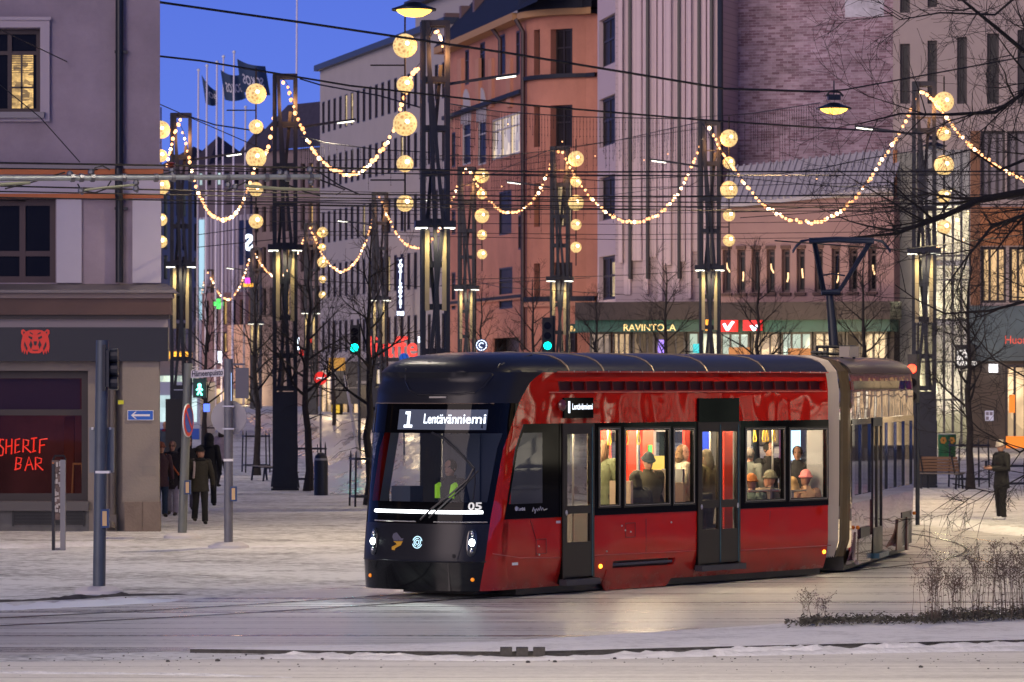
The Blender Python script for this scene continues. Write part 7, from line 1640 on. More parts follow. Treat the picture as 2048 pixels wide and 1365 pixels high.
# ---- doors
doorm = mat('door brown black', (.022, .018, .016), .35, .1); cyan = mat('door edge blue', (.06, .14, .18), .25, .4); doorg = glass('door glass', (.88, .86, .82), .92, .03)
def door(u0, u1, z0, z1, leaves, label=None):
    r = MB(); t = .05
    r.box(u0, u0 + t, -.03, .04, z0, z1); r.box(u1 - t, u1, -.03, .04, z0, z1); r.box(u0 + t, u1 - t, -.03, .04, z1 - .16, z1)
    for l0, l1 in leaves:
        g = .055; r.box(l0, l0 + g, -.03, .02, z0 + .1, z1 - .16); r.box(l1 - g, l1, -.03, .02, z0 + .1, z1 - .16); r.box(l0 + g, l1 - g, -.03, .02, z0 + .1, z0 + .62); r.box(l0 + g, l1 - g, -.03, .02, 1.20, 1.32)
    o = r.build('door', doorm, TR)
    g = MB()
    for l0, l1 in leaves: g.box(l0 + .05, l1 - .05, -.008, -.002, z0 + .6, 1.21); g.box(l0 + .05, l1 - .05, -.008, -.002, 1.31, z1 - .15)
    g.build('door_glass', doorg, o)
    MB().box(u0 - .03, u1 + .03, -.12, .02, z0 - .02, z0 + .07).build('step', mat('dark step', (.05, .05, .065), .4, .3), o)
    mb = MB()
    for l0, l1 in leaves: mb.bar((l1 - .012, -.035, z0 + .1), (l1 - .012, -.035, z1 - .05), .014)
    mb.build('edge_strip', cyan, o)
    mb = MB()
    for l0, l1 in leaves: mb.ball((l0 + .03 if l0 == u0 + .05 else l1 - .03, -.035, 1.22), .035, 8, 6, (.7, .4, 1.2))
    mb.build('door_button', steelt, o)
    return o
door(*d1, [(d1[0] + .05, d1[1] - .05)]); mid = (SU(1438)); door(*d2, [(d2[0] + .05, mid), (mid, d2[1] - .05)])
# side displays above the doors
def sdisp(px0, px1, py0, py1):
    a, b = SU(px0), SU(px1); z0, z1 = SZ(px0, py1), SZ(px0, py0); o = MB().box(a, b, -.035, .0, z0, z1).build('side_display', gloss, TR); return a, b, z0, z1, o
a, b, z0, z1, o = sdisp(1125, 1183, 796, 837); hh = z1 - z0
lettering('1', white_t, o, lambda a_, b_, c_: (a + .06 + a_, -.038 - c_, z0 + .09 + b_), .22, bold=.012); lettering('Lentävänniemi', white_t, o, lambda a_, b_, c_: (a + .19 + a_, -.038 - c_, z0 + .13 + b_), .13, width=b - a - .22, bold=.001)
sdisp(1394, 1475, 797, 845)
MB().ball((SU(1119), -.05, SZ(1119, 811)), .10, 12, 8, (.8, .6, .9)).build('camera_dome', mat('red brown dome', (.12, .03, .03), .15, coat=.5), TR)
# ---- roof
RP = [(0.0, 3.312), (.02, 3.35), (.06, 3.41), (.15, 3.48), (.32, 3.545), (.65, 3.59), (TW / 2, 3.612)]
RPf = RP + [(TW - v, z) for v, z in reversed(RP[:-1])]
def roof(u0, u1, par, nm='roof_panel', m=roofm, off=0.0):
    mb = MB(); n = len(RPf)
    for i in range(n - 1):
        (va, za), (vb, zb) = RPf[i], RPf[i + 1]; mb.quad((u0, va, za + off), (u1, va, za + off), (u1, vb, zb + off), (u0, vb, zb + off))
    return mb.build(nm, m, par, smooth=True, weld=True)
for a, b in zip((2.1, SU(1208), SU(1308), SU(1415), SU(1530)), (SU(1208), SU(1308), SU(1415), SU(1530), U1)): roof(a + .008, b - .008, TR)
mb = MB()
for x in (2.1, SU(1208), SU(1308), SU(1415), SU(1530)): mb.tube([(x, v, z + .004) for v, z in RPf], .014, 5)
mb.build('roof_seam', mat('tan roof seam', (.28, .22, .16), .4, .4), TR)
mb = MB()
for i in range(24): x = 2.2 + i * .29; mb.ball((x, -.012, 3.325), .012, 5, 4)
mb.build('roof_bolt', steelt, TR); MB().bar((1.8, -.006, 3.318), (U1, -.006, 3.318), .014, .022).build('gutter', mat('gutter red', (.45, .05, .04), .3, coat=1), TR)
# roof hatch outline on the nose
hp_ = [(813, 755), (815, 735), (830, 722), (813, 768), ]
curve = [(822, 716), (812, 740), (812, 762), (820, 780), (838, 789), (870, 790), (920, 789), (950, 785), (970, 772), (984, 752), (1000, 730), (1020, 710)]
mb = MB(); mb.tube([front_pt(*FV(x, y), .004) for x, y in curve], .017, 6); mb.build('hatch_seam', M['black'], mk)
v, z = FV(880, 795); mb = MB(); mb.bar(front_pt(v + .18, z, .01), front_pt(v - .12, z, .01), .025); mb.build('hatch_handle', steelt, mk)
mb = MB(); mb.tube([front_pt(TW * (.03 + .94 * i / 20), 2.855, .003) for i in range(21)], .007, 4); mb.build('trim_line', mat('thin trim', (.30, .22, .16), .35, .5), mk)
# ---- front: display, number, light bar, lamps, emblems, wipers
fm = lambda v0, z0, off: (lambda a_, b_, c_: front_pt(v0 - a_, z0 + b_, off + c_))
vd, zd = FV(795, 862); vr, zr = FV(972, 866); mb = MB(); nn = 16
for i in range(nn):
    a = vd + (vr - vd) * i / nn; b = vd + (vr - vd) * (i + 1) / nn; mb.quad(front_pt(a, 2.47, .006), front_pt(b, 2.47, .006), front_pt(b, 2.765, .006), front_pt(a, 2.765, .006))
ds = mb.build('destination_display', mat('grey display window', (.05, .055, .075), .12, emit=(.5, .6, .9), est=.07), TR)
v1, z1 = FV(808, 857); f1 = fm(v1, 2.50, .012); MB().quad(f1(.055, 0, 0), f1(.105, 0, 0), f1(.105, .235, 0), f1(.055, .235, 0)).quad(f1(.0, 0, 0), f1(.16, 0, 0), f1(.16, .04, 0), f1(.0, .04, 0)).quad(f1(.01, .195, 0), f1(.055, .195, 0), f1(.055, .235, 0), f1(.01, .235, 0)).build('line_number', white_t, ds); v2, _ = FV(846, 855); v3, _ = FV(972, 855)
lettering('Lentävänniemi', white_t, ds, fm(v2, 2.565, .012), .20, width=(v2 - v3) * .985, bold=.002)
v1, z1 = FV(936, 1020); lettering('05', mat('number white', (.7, .7, .66), .5, emit=(1, 1, .9), est=.25), mk, fm(v1, z1, .006), .15, width=.135, bold=.004)
va, za = FV(752, 1024); vb, zb = FV(966, 1029); mb = MB(); mb.tube([front_pt(va + (vb - va) * i / 24, 1.275, .012) for i in range(25)], .024, 8); mb.build('light_bar', ledw, TR, smooth=True)
mb = MB()
for x0, x1 in ((750, 832), (868, 975)):
    v0, z0 = FV(x0, 1040); v1, z1 = FV(x1, 1043); mb.tube([front_pt(v0 + (v1 - v0) * i / 10, 1.13, .004) for i in range(11)], .009, 5)
mb.build('trim_line', mat('bright trim', (.5, .47, .42), .25, .6), mk)
hl_em = emis('headlight', (.90, 1.0, .96), 12, False); hl_off = mat('lamp chrome', (.35, .37, .38), .15, .8)
def fn(v, z):
    e = .01; a_ = front_pt(v + e, z) - front_pt(v - e, z); b_ = front_pt(v, z + e) - front_pt(v, z - e); n_ = a_.cross(b_).normalized(); return n_ if n_.x < 0 else -n_
for cx_, cy_ in ((750, 1083), (943, 1086)):
    v, z = FV(cx_, cy_); n_ = fn(v, z); t_ = Vector((-n_.y, n_.x, 0)).normalized(); mb = MB()
    q = lambda a_, c_, o_: front_pt(v, z) + t_ * a_ + Vector((.10 * c_, 0, c_)) + n_ * o_
    ring = [(.075 * math.copysign(abs(math.cos(k)) ** .7, math.cos(k)), .20 * math.copysign(abs(math.sin(k)) ** .8, math.sin(k))) for k in [2 * math.pi * i / 20 for i in range(20)]]
    vs = [q(a_, c_, -.02) for a_, c_ in ring] + [q(a_, c_, .022) for a_, c_ in ring] + [q(a_ * .8, c_ * .88, .03) for a_, c_ in ring]
    mb.add(vs, [(k * 20 + i, k * 20 + (i + 1) % 20, (k + 1) * 20 + (i + 1) % 20, (k + 1) * 20 + i) for k in (0, 1) for i in range(20)] + [tuple(range(40, 60))])
    ho = mb.build('headlight', mat('lamp housing', (.02, .025, .03), .1, coat=.8) if 'lamp housing' not in bpy.data.materials else bpy.data.materials['lamp housing'], TR, smooth=True)
    MB().ball(tuple(q(0, 0, .035)), .06, 14, 8, (.75, .75, .9)).build('lamp', hl_em, ho)
    for dz in (-.125, .125): MB().ball(tuple(q(0, dz, .03)), .042, 12, 8, (.7, .7, 1)).build('reflector', hl_off, ho)
    pl_ = q(0, 0, .16); spot('headlight_beam', TWld(pl_.x, pl_.y, pl_.z), 130, (.86, 1.0, .95), 75, .8, (-TC, -TS, -.16), .05)
v, z = FV(835, 1085); em_ = emis('pale lit emblem', (.55, .85, 1.0), 1.2, False); mb = MB()
for r0, arcs in ((.085, ((.3, 2.9), (3.5, 6.0))), (.058, ((-1.2, 1.9), (2.4, 4.6))), (.03, ((0, 6.283),))):
    for a0, a1 in arcs: mb.tube([front_pt(v + r0 * math.cos(a0 + (a1 - a0) * i / 14), z + r0 * math.sin(a0 + (a1 - a0) * i / 14), .006) for i in range(15)], .0065, 5)
mb.build('ring_emblem', em_, mk)
def fpoly(nm, pts, m):
    q = [front_pt(*FV(x, y), .006) for x, y in pts]; return MB().quad(*q).build(nm, m, mk)
yel = mat('emblem yellow', (.55, .30, .02), .5); gry = mat('emblem grey', (.09, .09, .13), .5)
fpoly('bird_emblem', [(787, 1083), (806, 1083), (802, 1091), (796, 1094), (791, 1097), (790, 1101), (784, 1100), (784, 1094), (794, 1089), (792, 1086)], yel); fpoly('bird_wing', [(785, 1074), (787, 1068), (791, 1066), (795, 1072), (798, 1082), (788, 1082)], gry); fpoly('bird_wing', [(791, 1066), (794, 1065), (803, 1077), (808, 1077), (805, 1082), (799, 1082)], gry)
for x, y in ((741, 1151), (945, 1160)): v, z = FV(x, y); MB().ball(tuple(front_pt(v, z, .0)), .03, 8, 6).build('turn_lamp', mat('amber lamp', (.7, .2, .01), .2, emit=(1, .3, .01), est=.5) if 'amber lamp' not in bpy.data.materials else bpy.data.materials['amber lamp'], TR)
v, z = FV(907, 1113); MB().lathe([(.03, -.004), (.03, .004)], tuple(front_pt(v, z, .0)), 12, 'x').build('tow_cap', M['black'], mk)
mb = MB(); seam = [front_pt(TW * (.02 + .96 * i / 20), .555, .003) for i in range(21)]; mb.tube(seam, .010, 4); mb.tube([front_pt(*FV(915, 1120), .004), front_pt(*FV(925, 1085), .004), front_pt(*FV(932, 1052), .004)], .007, 4); mb.build('panel_seam', M['black'], mk)
mb = MB(); wp = lambda pts, off, r: mb.tube([front_pt(*FV(x, y), off) for x, y in pts], r, 6)
wp([(868, 866), (890, 876), (912, 895), (935, 918), (952, 938)], .05, .018); wp([(952, 938), (940, 960), (905, 990), (868, 1018), (846, 1040)], .06, .016); wp([(960, 942), (930, 975), (895, 1005), (862, 1036)], .045, .013); wp([(952, 935), (954, 965), (950, 1000)], .04, .012)
mb.build('wiper', M['black'], TR)
# ---- underframe, wheels
mb = MB(); mb.box(1.0, U1, .16, TW - .16, .03, .38); mb.box(.45, 1.0, .5, TW - .5, .05, .3); mb.build('underframe_shade_box', M['black'], TR)  # black box lowered almost to the ground to keep shade under the tram
for u in (2.3, 4.1, 7.9):
    for v in (.42, TW - .42): MB().lathe([(.1, -.06), (.30, -.06), (.30, .06), (.1, .06)], (u, v, .31), 18, 'y').build('wheel', M['steel_dark'], TR)
# ---- interior
inn = mat('pale cabin lining', (.55, .52, .46), .6); inn_d = mat('grey cabin lining', (.22, .22, .23), .6); redp = mat('red partition', (.62, .045, .022), .45); seatm = mat('beige seat shell', (.48, .36, .26), .5); yl = mat('yellow loop', (.70, .45, .05), .5)
mb = MB(); mb.box(1.9, U1, .06, TW - .06, .38, .42); mb.build('floor', mat('cabin floor', (.10, .10, .11), .7), TR); mb = MB(); mb.quad((.6, .05, 2.72), (U1, .05, 2.72), (U1, TW - .05, 2.72), (.6, TW - .05, 2.72)); mb.build('ceiling', inn, TR)
mb = MB(); fw = TW - .07
for a, b in ((1.9, 2.7), (4.0, 4.3), (5.6, 5.9), (7.2, 7.5), (8.8, U1)): mb.quad((a, fw, .4), (b, fw, .4), (b, fw, 2.72), (a, fw, 2.72))
mb.quad((1.9, fw, .4), (U1, fw, .4), (U1, fw, 1.2), (1.9, fw, 1.2)); mb.quad((1.9, fw, 2.35), (U1, fw, 2.35), (U1, fw, 2.72), (1.9, fw, 2.72)); mb.quad((U1 - .02, 1.5, .4), (U1 - .02, TW, .4), (U1 - .02, TW, 2.72), (U1 - .02, 1.5, 2.72)); mb.quad((U1 - .02, .05, .4), (U1 - .02, .4, .4), (U1 - .02, .4, 2.72), (U1 - .02, .05, 2.72))
mb.quad((.30, TW - .03, .4), (.95, TW - .03, .4), (.95, TW - .03, 1.2), (.30, TW - .03, 1.2)); mb.quad((.42, TW - .03, 1.2), (.62, TW - .03, 1.2), (.95, TW - .03, 2.5), (.75, TW - .03, 2.5)); mb.build('inner_wall', inn_d, TR); MB().quad((2.7, fw + .01, 1.2), (8.8, fw + .01, 1.2), (8.8, fw + .01, 2.35), (2.7, fw + .01, 2.35)).build('far_window', wind, TR)
mb = MB(); mb.quad((1.88, .1, .4), (1.88, TW - .1, .4), (1.88, TW - .1, 2.72), (1.88, .1, 2.72)); mb.build('cab_partition', mat('slate cab wall', (.07, .075, .095), .5), TR)
MB().box(1.84, 1.875, 1.5, 2.05, .45, 2.4).build('cab_door', mat('grey cab door', (.10, .105, .115), .5), TR)
cs_ = emis('ceiling light strip', (1.0, .80, .50), 8.0)
for v in (.55, 1.75): MB().box(2.3, 8.9, v - .07, v + .07, 2.69, 2.715).build('ceiling_light', cs_, TR)
for u in (2.6, 4.0, 5.4, 6.8, 8.2):
    l = bpy.data.lights.new('cabin_lamp', 'POINT'); l.energy = 95; l.color = (1, .80, .50); l.shadow_soft_size = .2; o = bpy.data.objects.new('cabin_lamp', l); COL.objects.link(o); o.parent = TR; o.location = (u, 1.1, 2.55)
l = bpy.data.lights.new('cab_lamp', 'POINT'); l.energy = 3.0; l.color = (.8, .85, 1); l.shadow_soft_size = .2; o = bpy.data.objects.new('cab_lamp', l); COL.objects.link(o); o.parent = TR; o.location = (1.2, 1.2, 2.6)
mb = MB(); 
for t in range(10): a = t / 10 * TW * .8 + .2
mb.box(.30, .85, .35, 1.95, .9, 1.36); mb.build('dashboard', mat('dashboard grey', (.05, .055, .075), .6), TR)
MB().box(.45, .75, 1.72, 2.08, 1.36, 1.62).build('cab_console', mat('console grey', (.10, .11, .14), .6), TR)
dv = lambda px, v: SU(px, v)
for px, v, w_ in ((1266, 1.9, .26), (1296, 1.9, .30), (1211, 1.8, .30), (1376, 1.0, .16), (1457, 1.1, .24)): u = dv(px, v); MB().box(u - w_ / 2, u + w_ / 2, v, v + .05, .45, 2.6).build('red_partition', redp, TR)
u = dv(1300, 1.88); MB().box(u - .05, u + .05, 1.87, 1.89, 1.95, 2.15).build('exit_sticker', mat('green sticker', (.03, .35, .07), .5, emit=(.1, 1, .2), est=.15), TR)
u = dv(1408, 2.0); MB().box(u - .15, u + .18, 2.0, 2.04, 1.7, 2.5).build('blue_screen', emis('blue screen', (.03, .10, 1.0), 1.2, False), TR); u = dv(1592, 1.5); MB().box(u - .16, u + .14, 1.5, 1.55, 1.85, 2.5).build('passenger_screen', emis('passenger screen', (.5, .75, 1.0), 1.7, False), TR)
u = dv(1320, .9); MB().box(u - .2, u + .12, .9, .93, 1.78, 2.0).build('lit_panel', emis('yellow lit panel', (1, .62, .12), .9, False), TR)
def pole_(px, v, r=.018): u = dv(px, v); return MB().tube([(u, v, .42), (u, v, 2.7)], r, 8).build('handrail', steelt, TR, smooth=True)
for px, v in ((1216, 1.3), (1146, 1.2), (1420, 1.3), (1545, 1.2), (1640, .9), (1275, 1.5)): pole_(px, v)
MB().tube([(dv(1625, 1.3), 1.3, .9), (dv(1625, 1.3), 1.3, 2.0), (dv(1615, 1.3), 1.3, 2.1)], .018, 8).build('grab_bar', steelt, TR)
mb = MB(); u = dv(1490, .3); mb.tube([(u, .25, 1.42), (dv(1570, .25), .25, 1.42)], .018, 6); mb.tube([(dv(1578, .25), .25, 1.40), (dv(1652, .25), .25, 1.40)], .014, 6); mb.build('grab_rail', steelt, TR)
mb = MB(); mb.tube([(2.3, 1.0, 2.45), (8.9, 1.0, 2.45)], .018, 6); mb.build('overhead_rail', steelt, TR)
for px in (1253, 1277, 1219, 1510, 1528, 1534, 1548):
    u = dv(px, 1.0); mb = MB(); mb.tube([(u, 1.0, 2.45), (u, 1.0, 2.40), (u - .045, 1.0, 2.24), (u - .03, 1.0, 2.19), (u + .03, 1.0, 2.19), (u + .045, 1.0, 2.24), (u, 1.0, 2.40)], .011, 6); mb.build('grab_loop', yl, TR, smooth=True)
def seat(px, v, back=1, z=.86):
    u = dv(px, v); s = MB(); s.box(u - .22, u + .22, v - .22, v + .22, z - .08, z); s.box(u - .06, u + .06, v - .06, v + .06, .42, z - .08); s.build('seat', seatm, TR); s = MB(); x = u + back * .24; s.box(x - .03, x + .03, v - .20, v + .20, z, z + .60); s.build('seat_back', seatm if back > 0 else inn_d, TR, smooth=True)
for px, v, b_, z in ((1224, .42, 1, 1.05), (1296, .50, 1, 1.2), (1330, .42, 1, 1.0), (1364, .62, -1, 1.2), (1505, .42, 1, .86), (1582, .46, -1, .80), (1290, 1.8, 1, .86), (1545, 1.85, 1, .86)): seat(px, v, b_, z)
# ---- rear sections
def section(par, L, org, ang, doors, wins, nm):
    r = bpy.data.objects.new(nm, None); COL.objects.link(r); r.parent = par; r.location = org; r.rotation_euler = (0, 0, ang)
    b = MB(); ds_ = [(a, c, .16, ZB1) for a, c in doors]; b.holes(0, L, .13, ZB0, ds_, 0, sidef, sz=SZS[:10]); vt = (.3, L - .2, 3.03, 3.18); b.holes(0, L, ZB1, 3.31, [vt], .1, sidef, sz=SZS[10:]); b.holes(0, L, .13, 3.31, [(.3, L - .3, 1.2, 2.5)], 0, fv, sz=SZS)
    b.build('body_shell', red2, r, smooth=True, weld=True); MB().quad((.3, .12, 3.03), (L - .2, .12, 3.03), (L - .2, .12, 3.18), (.3, .12, 3.18)).build('vent_back', gloss, r)
    wh = [(a, c, 1.28, 2.45) for a, c in wins]; b = MB(); b.holes(0, L, ZB0, ZB1, ds_ + wh, .06, bf); b.build('window_band', gloss2, r)
    for a, c, z0, z1 in wh: MB().box(a - .01, c + .01, .015, .02, z0 - .01, z1 + .01).build('window', sideg, r)
    for a, c, z0, z1 in ds_:
        mb = MB(); m_ = (a + c) / 2
        for x0, x1 in ((a, m_), (m_, c)): mb.box(x0, x0 + .06, -.03, .02, z0, z1); mb.box(x1 - .06, x1, -.03, .02, z0, z1); mb.box(x0, x1, -.03, .02, z0, z0 + .5); mb.box(x0, x1, -.03, .02, z1 - .15, z1)
        mb.build('door', doorm, r); MB().box(a + .05, c - .05, -.008, -.002, z0 + .5, z1 - .14).build('door_glass', doorg, r); MB().box(a - .03, c + .03, -.14, .02, z0 - .02, z0 + .07).build('step', cyan, r)
    roof(0, L, r, 'roof_panel', mat('bronze tinted roof', (.10, .075, .055), .3, .3) if 'bronze tinted roof' not in bpy.data.materials else bpy.data.materials['bronze tinted roof'])
    mb = MB(); mb.box(.1, L, .15, TW - .15, .04, .38); mb.build('underframe_shade_box', M['black'], r)  # reaches almost to the ground too, for the same shade
    mb = MB(); mb.box(0, L, .06, TW - .06, .38, .42); mb.box(0, L, TW - .08, TW - .05, .4, 1.2); mb.box(0, L, .05, TW - .05, 2.72, 2.74); mb.build('cabin_lining', inn, r)
    MB().box(.3, L - .3, 1.0, 1.2, 2.69, 2.715).build('ceiling_light', cs_, r)
    for u in (1.5, L / 2, L - 1.5):
        l = bpy.data.lights.new('cabin_lamp', 'POINT'); l.energy = 26; l.color = (1, .82, .56); l.shadow_soft_size = .2; o = bpy.data.objects.new('cabin_lamp', l); COL.objects.link(o); o.parent = r; o.location = (u, 1.1, 2.5)
    return r
red2 = mat('tram red paint on the rear cars', (0.36, 0.012, 0.010), 0.22, 0.0, coat=1.0, spec=.8); paint_wave(red2, .035, 1.2); red2.node_tree.nodes['Principled BSDF'].inputs['Coat IOR'].default_value = 1.9
gloss2 = mat('gloss black band on the rear cars', (0.005, 0.005, 0.007), 0.05, coat=1.0); gloss2.node_tree.nodes['Principled BSDF'].inputs['Coat IOR'].default_value = 1.9
IT = (Matrix.Translation((TX0, TD0, 0)) @ Matrix.Rotation(TH, 4, 'Z')).inverted()
w2_ = Vector((( 1703 - CX) / F * 66.15, 66.15, 0)); o2 = IT @ w2_; L2 = 8.0
S2 = section(TR, L2, o2, TH2 - TH, [(2.4, 3.6)], [(.3, 1.1), (1.2, 2.25), (3.75, 4.4), (4.5, 5.6), (5.7, 6.7), (6.8, 7.8)], 'middle_car')
e2 = w2_ + Vector((math.cos(TH2), math.sin(TH2), 0)) * (L2 + .9) + Vector((-.25, .1, 0)); TH3 = R(99)
S3 = section(TR, 9.0, IT @ e2, TH3 - TH, [(4, 5.3)], [(.4, 1.8), (2, 3.7), (5.6, 7)], 'rear_car')
mb = MB(); mb.box(.9, 2.0, -.03, .04, .52, .72)
mb2 = MB(); mb2.prism([(.30, .20), (.55, .20), (.55, .66), (.38, .66)], -.02, .03, lambda x, z, c: (x, c, z)); mb2.build('bogie_skirt', mat('skirt with painted reflection', (.16, .12, .085), .25, .1, coat=1), S2); MB().prism([(.58, .12), (2.1, .12), (2.25, .56), (.62, .54)], -.03, .03, lambda x, z, c: (x, c, z)).build('bogie_skirt', bpy.data.materials['skirt with painted reflection'], S2); mb.build('skirt_recess', M['black'], S2)  # reflected street painted into the skirt colour as grey olive
mb = MB(); mb.box(6.35, 7.7, -.012, .04, .20, .80); mb.build('skirt_recess', M['black'], S2)
rust = mat('rust brown plate', (.12, .05, .03), .4, coat=.5); MB().prism([(5.5, .15), (6.3, .15), (6.3, .70), (5.75, .70)], -.025, .0, lambda x, z, c: (x, c, z)).build('skirt_plate', rust, S2); MB().prism([(6.8, .1), (7.0, .1), (6.97, .70), (6.85, .70)], -.045, .0, lambda x, z, c: (x, c, z)).build('skirt_plate', rust, S2)
for u in (.45, 7.85): MB().ball((u, -.04, .74), .035, 8, 6).build('marker_light', M['amber_off'], S2)
# ---- bellows between the cars
def bellows(fa, fb, n, m_, nm, t0, t1, amp=.05):
    prof = [(.10, .28), (.02, .55), (.0, 1.5), (.0, 3.0), (.05, 3.35), (.20, 3.52), (.5, 3.60), (TW / 2, 3.62), (TW - .5, 3.60), (TW - .2, 3.52), (TW - .05, 3.35), (TW, 3.0), (TW, .5)]
    mb = MB(); rows = []
    for i in range(n + 1):
        t = t0 + (t1 - t0) * i / n; k = amp if i % 2 else 0.0; row = []
        for v, z in prof:
            q = fa(v, z).lerp(fb(v, z), t); c = fa(TW / 2, 1.8).lerp(fb(TW / 2, 1.8), t); row.append(q + (c - q).normalized() * k)
        rows.append(row)
    for a, b in zip(rows[:-1], rows[1:]):
        for j in range(len(prof) - 1): mb.quad(a[j], b[j], b[j + 1], a[j + 1])
    return mb.build(nm, m_, TR)
R2 = Matrix.Translation(o2) @ Matrix.Rotation(TH2 - TH, 4, 'Z')
fa = lambda v, z: Vector((U1 + .0, v, z)); fb = lambda v, z: R2 @ Vector((0, v, z))
bellows(fa, fb, 11, mat('cream bellows', (.58, .50, .40), .6), 'bellows', .0, .52, .10); bellows(fa, fb, 3, mat('olive gangway frame', (.09, .06, .022), .5, var=.2, scale=3), 'gangway_frame', .52, 1.0, .02)
R3 = Matrix.Translation(IT @ e2) @ Matrix.Rotation(TH3 - TH, 4, 'Z'); fa3 = lambda v, z: R2 @ Vector((L2, v, z)); fb3 = lambda v, z: R3 @ Vector((0, v, z)); bellows(fa3, fb3, 11, bpy.data.materials['cream bellows'], 'bellows', 0, 1, .05)
# ---- pantograph on the middle car
Lp = lambda px, py, d: IT @ P(px, py, d)
pg = bpy.data.objects.new('pantograph', None); COL.objects.link(pg); pg.parent = TR
bl = mat('blue black pantograph steel', (.012, .020, .05), .3, .5)
D = 69.0; mb = MB(); mb.tube([Lp(1668, 696, D), Lp(1664, 640, D), Lp(1659, 588, D)], [.085, .075, .06], 10); mb.build('lower_arm', M['steel_dark'], pg, smooth=True)
mb = MB()
for a, b in (((1645, 584), (1626, 484)), ((1676, 584), (1738, 484)), ((1650, 584), (1631, 484)), ((1680, 582), (1742, 486))): mb.tube([Lp(*a, D - .1), Lp(*b, D - .5)], .026, 8)
mb.tube([Lp(1643, 585, D - .1), Lp(1680, 585, D - .1)], .05, 8); mb.tube([Lp(1640, 552, D - .2), Lp(1664, 548, D - .2), Lp(1690, 552, D - .2)], .016, 6); mb.tube([Lp(1670, 584, D), Lp(1676, 510, D - .3)], .012, 6); mb.build('upper_arm', bl, pg, smooth=True)
mb = MB()
for off, dy in ((0, 0), (.35, 5)): mb.tube([Lp(1618, 480 + dy, D - .3 - off), Lp(1672, 477 + dy, D - .3 - off), Lp(1748, 480 + dy, D - .3 - off)], .03, 8)
for x0, s in ((1618, -1), (1748, 1)):
    for off, k in ((0, 0), (.35, 3)): mb.tube([Lp(x0, 480, D - .3 - off), Lp(x0 + s * 16, 482 + k, D - .3 - off), Lp(x0 + s * 26, 492 + k, D - .3 - off), Lp(x0 + s * 33, 503 + k, D - .3 - off)], .016, 6)
mb.box(0, 0, 0, 0, 0, 0) if False else None
mb.build('collector_head', bl, pg, smooth=True)
mb = MB()
for a, b in (((1632, 694), (1712, 694)), ((1632, 708), (1712, 708)), ((1634, 694), (1634, 716)), ((1708, 694), (1708, 718)), ((1655, 694), (1655, 716)), ((1684, 700), (1684, 718))): mb.tube([Lp(*a, D - .3), Lp(*b, D - .3)], .028, 6); mb.tube([Lp(*a, D + .5), Lp(*b, D + .5)], .028, 6)
mb.build('base_frame', M['steel_dark'], pg)
p = Lp(1698, 712, D - .5); MB().box(p.x - .15, p.x + .15, p.y - .1, p.y + .1, p.z - .02, p.z + .16).build('junction_box', mat('pale junction box', (.32, .28, .25), .5), pg)
for px in (1628, 1640, 1650): q = Lp(px, 716, D - .4); MB().lathe([(.03, 0), (.07, .03), (.03, .06), (.07, .09), (.03, .12)], tuple(q), 8).build('insulator', mat('grey insulator', (.10, .10, .09), .4), pg)
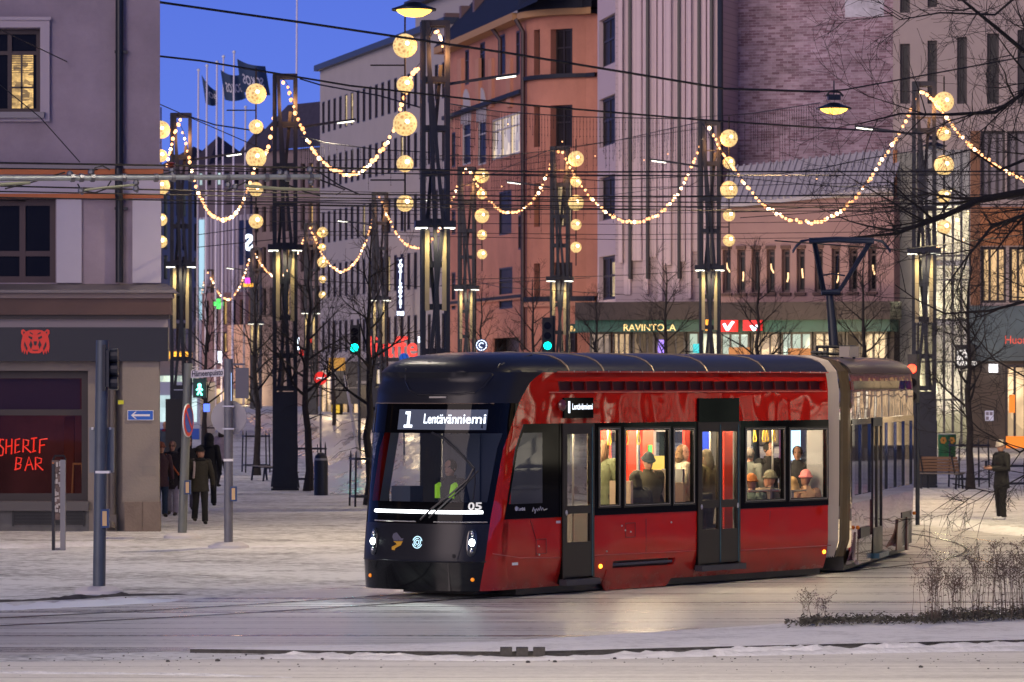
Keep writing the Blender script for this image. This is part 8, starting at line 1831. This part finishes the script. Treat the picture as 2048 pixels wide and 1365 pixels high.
# ------------------------------------------------------------------ people in the tram
def aboard(px, v, rz_local, label, z=.42, **k):
    u = SU(px, v); w_ = TWld(u, v); return person(label, (w_.x, w_.y, z), TH + rz_local, group='passengers in the tram', **k)
aboard(1207, 1.15, R(90), 'standing passenger in an olive green coat holding a phone at chest height', coat=(.10, .11, .055), hair=((.16, .09, .05), .1), armL=((-.25, -.02, 1.14), (-.06, -.30, 1.22)), armR=((.25, -.02, 1.14), (.08, -.30, 1.20)), gloves=False, s=1.05)
aboard(1296, .55, R(-40), 'seated passenger with black cap looking down in the widest window', z=.72, sit=True, coat=(.055, .048, .030), hat=(.02, .02, .02), yaw=R(10), pitch=R(18), bulk=1.2)
aboard(1270, .36, R(160), 'seated passenger in black quilted jacket seen from behind', z=.46, sit=True, coat=(.022, .020, .018), hair=((.03, .025, .02), .02), bulk=1.35)
aboard(1364, .70, R(60), 'passenger with brown hair behind the narrow window', z=.85, sit=True, coat=(.42, .36, .28), hair=((.13, .07, .03), .04), yaw=R(-60))
aboard(1413, 1.0, R(180), 'standing passenger in olive coat behind the left door leaf', coat=(.10, .09, .045), hair=((.10, .08, .05), .12), s=.95)
aboard(1502, .42, R(95), 'seated passenger in a rust orange knit hat', z=.34, sit=True, coat=(.05, .07, .06), hat=(.40, .13, .03)); aboard(1541, .36, R(180), 'seated passenger in a grey green knitted beanie', z=.36, sit=True, coat=(.03, .033, .03), hat=(.13, .125, .085), s=1.02)
aboard(1537, 1.35, R(-20), 'standing passenger with black hair and black jacket', coat=(.015, .015, .017), hair=((.012, .011, .012), .0), armR=((.25, -.05, 1.14), (.10, -.33, 1.10)))
aboard(1595, .95, R(-60), 'standing passenger with dark hair in side view below the screen', coat=(.03, .03, .035), hair=((.02, .016, .014), .0), s=.96)
aboard(1584, .46, R(170), 'seated passenger in a mustard yellow jacket', z=.30, sit=True, coat=(.36, .22, .045), hair=((.34, .22, .09), .04)); aboard(1612, .30, R(150), 'seated passenger in a pink knit hat and peach jacket', z=.38, sit=True, coat=(.50, .30, .17), hat=(.62, .20, .20))
aboard(1498, 1.2, R(100), 'standing passenger in grey coat near the door', coat=(.10, .11, .10), hair=((.12, .10, .09), .0), s=.95)
aboard(1056, .75, R(-100), 'passenger or trainer seated in the cab side window', z=.55, sit=True, coat=(.05, .07, .10), hair=((.20, .09, .04), .03))
dr = aboard(902, 1.0, R(-90), 'tram driver in a dark uniform with bright yellow green vest', z=.70, sit=True, coat=(.02, .022, .03), hair=((.03, .025, .02), .0))
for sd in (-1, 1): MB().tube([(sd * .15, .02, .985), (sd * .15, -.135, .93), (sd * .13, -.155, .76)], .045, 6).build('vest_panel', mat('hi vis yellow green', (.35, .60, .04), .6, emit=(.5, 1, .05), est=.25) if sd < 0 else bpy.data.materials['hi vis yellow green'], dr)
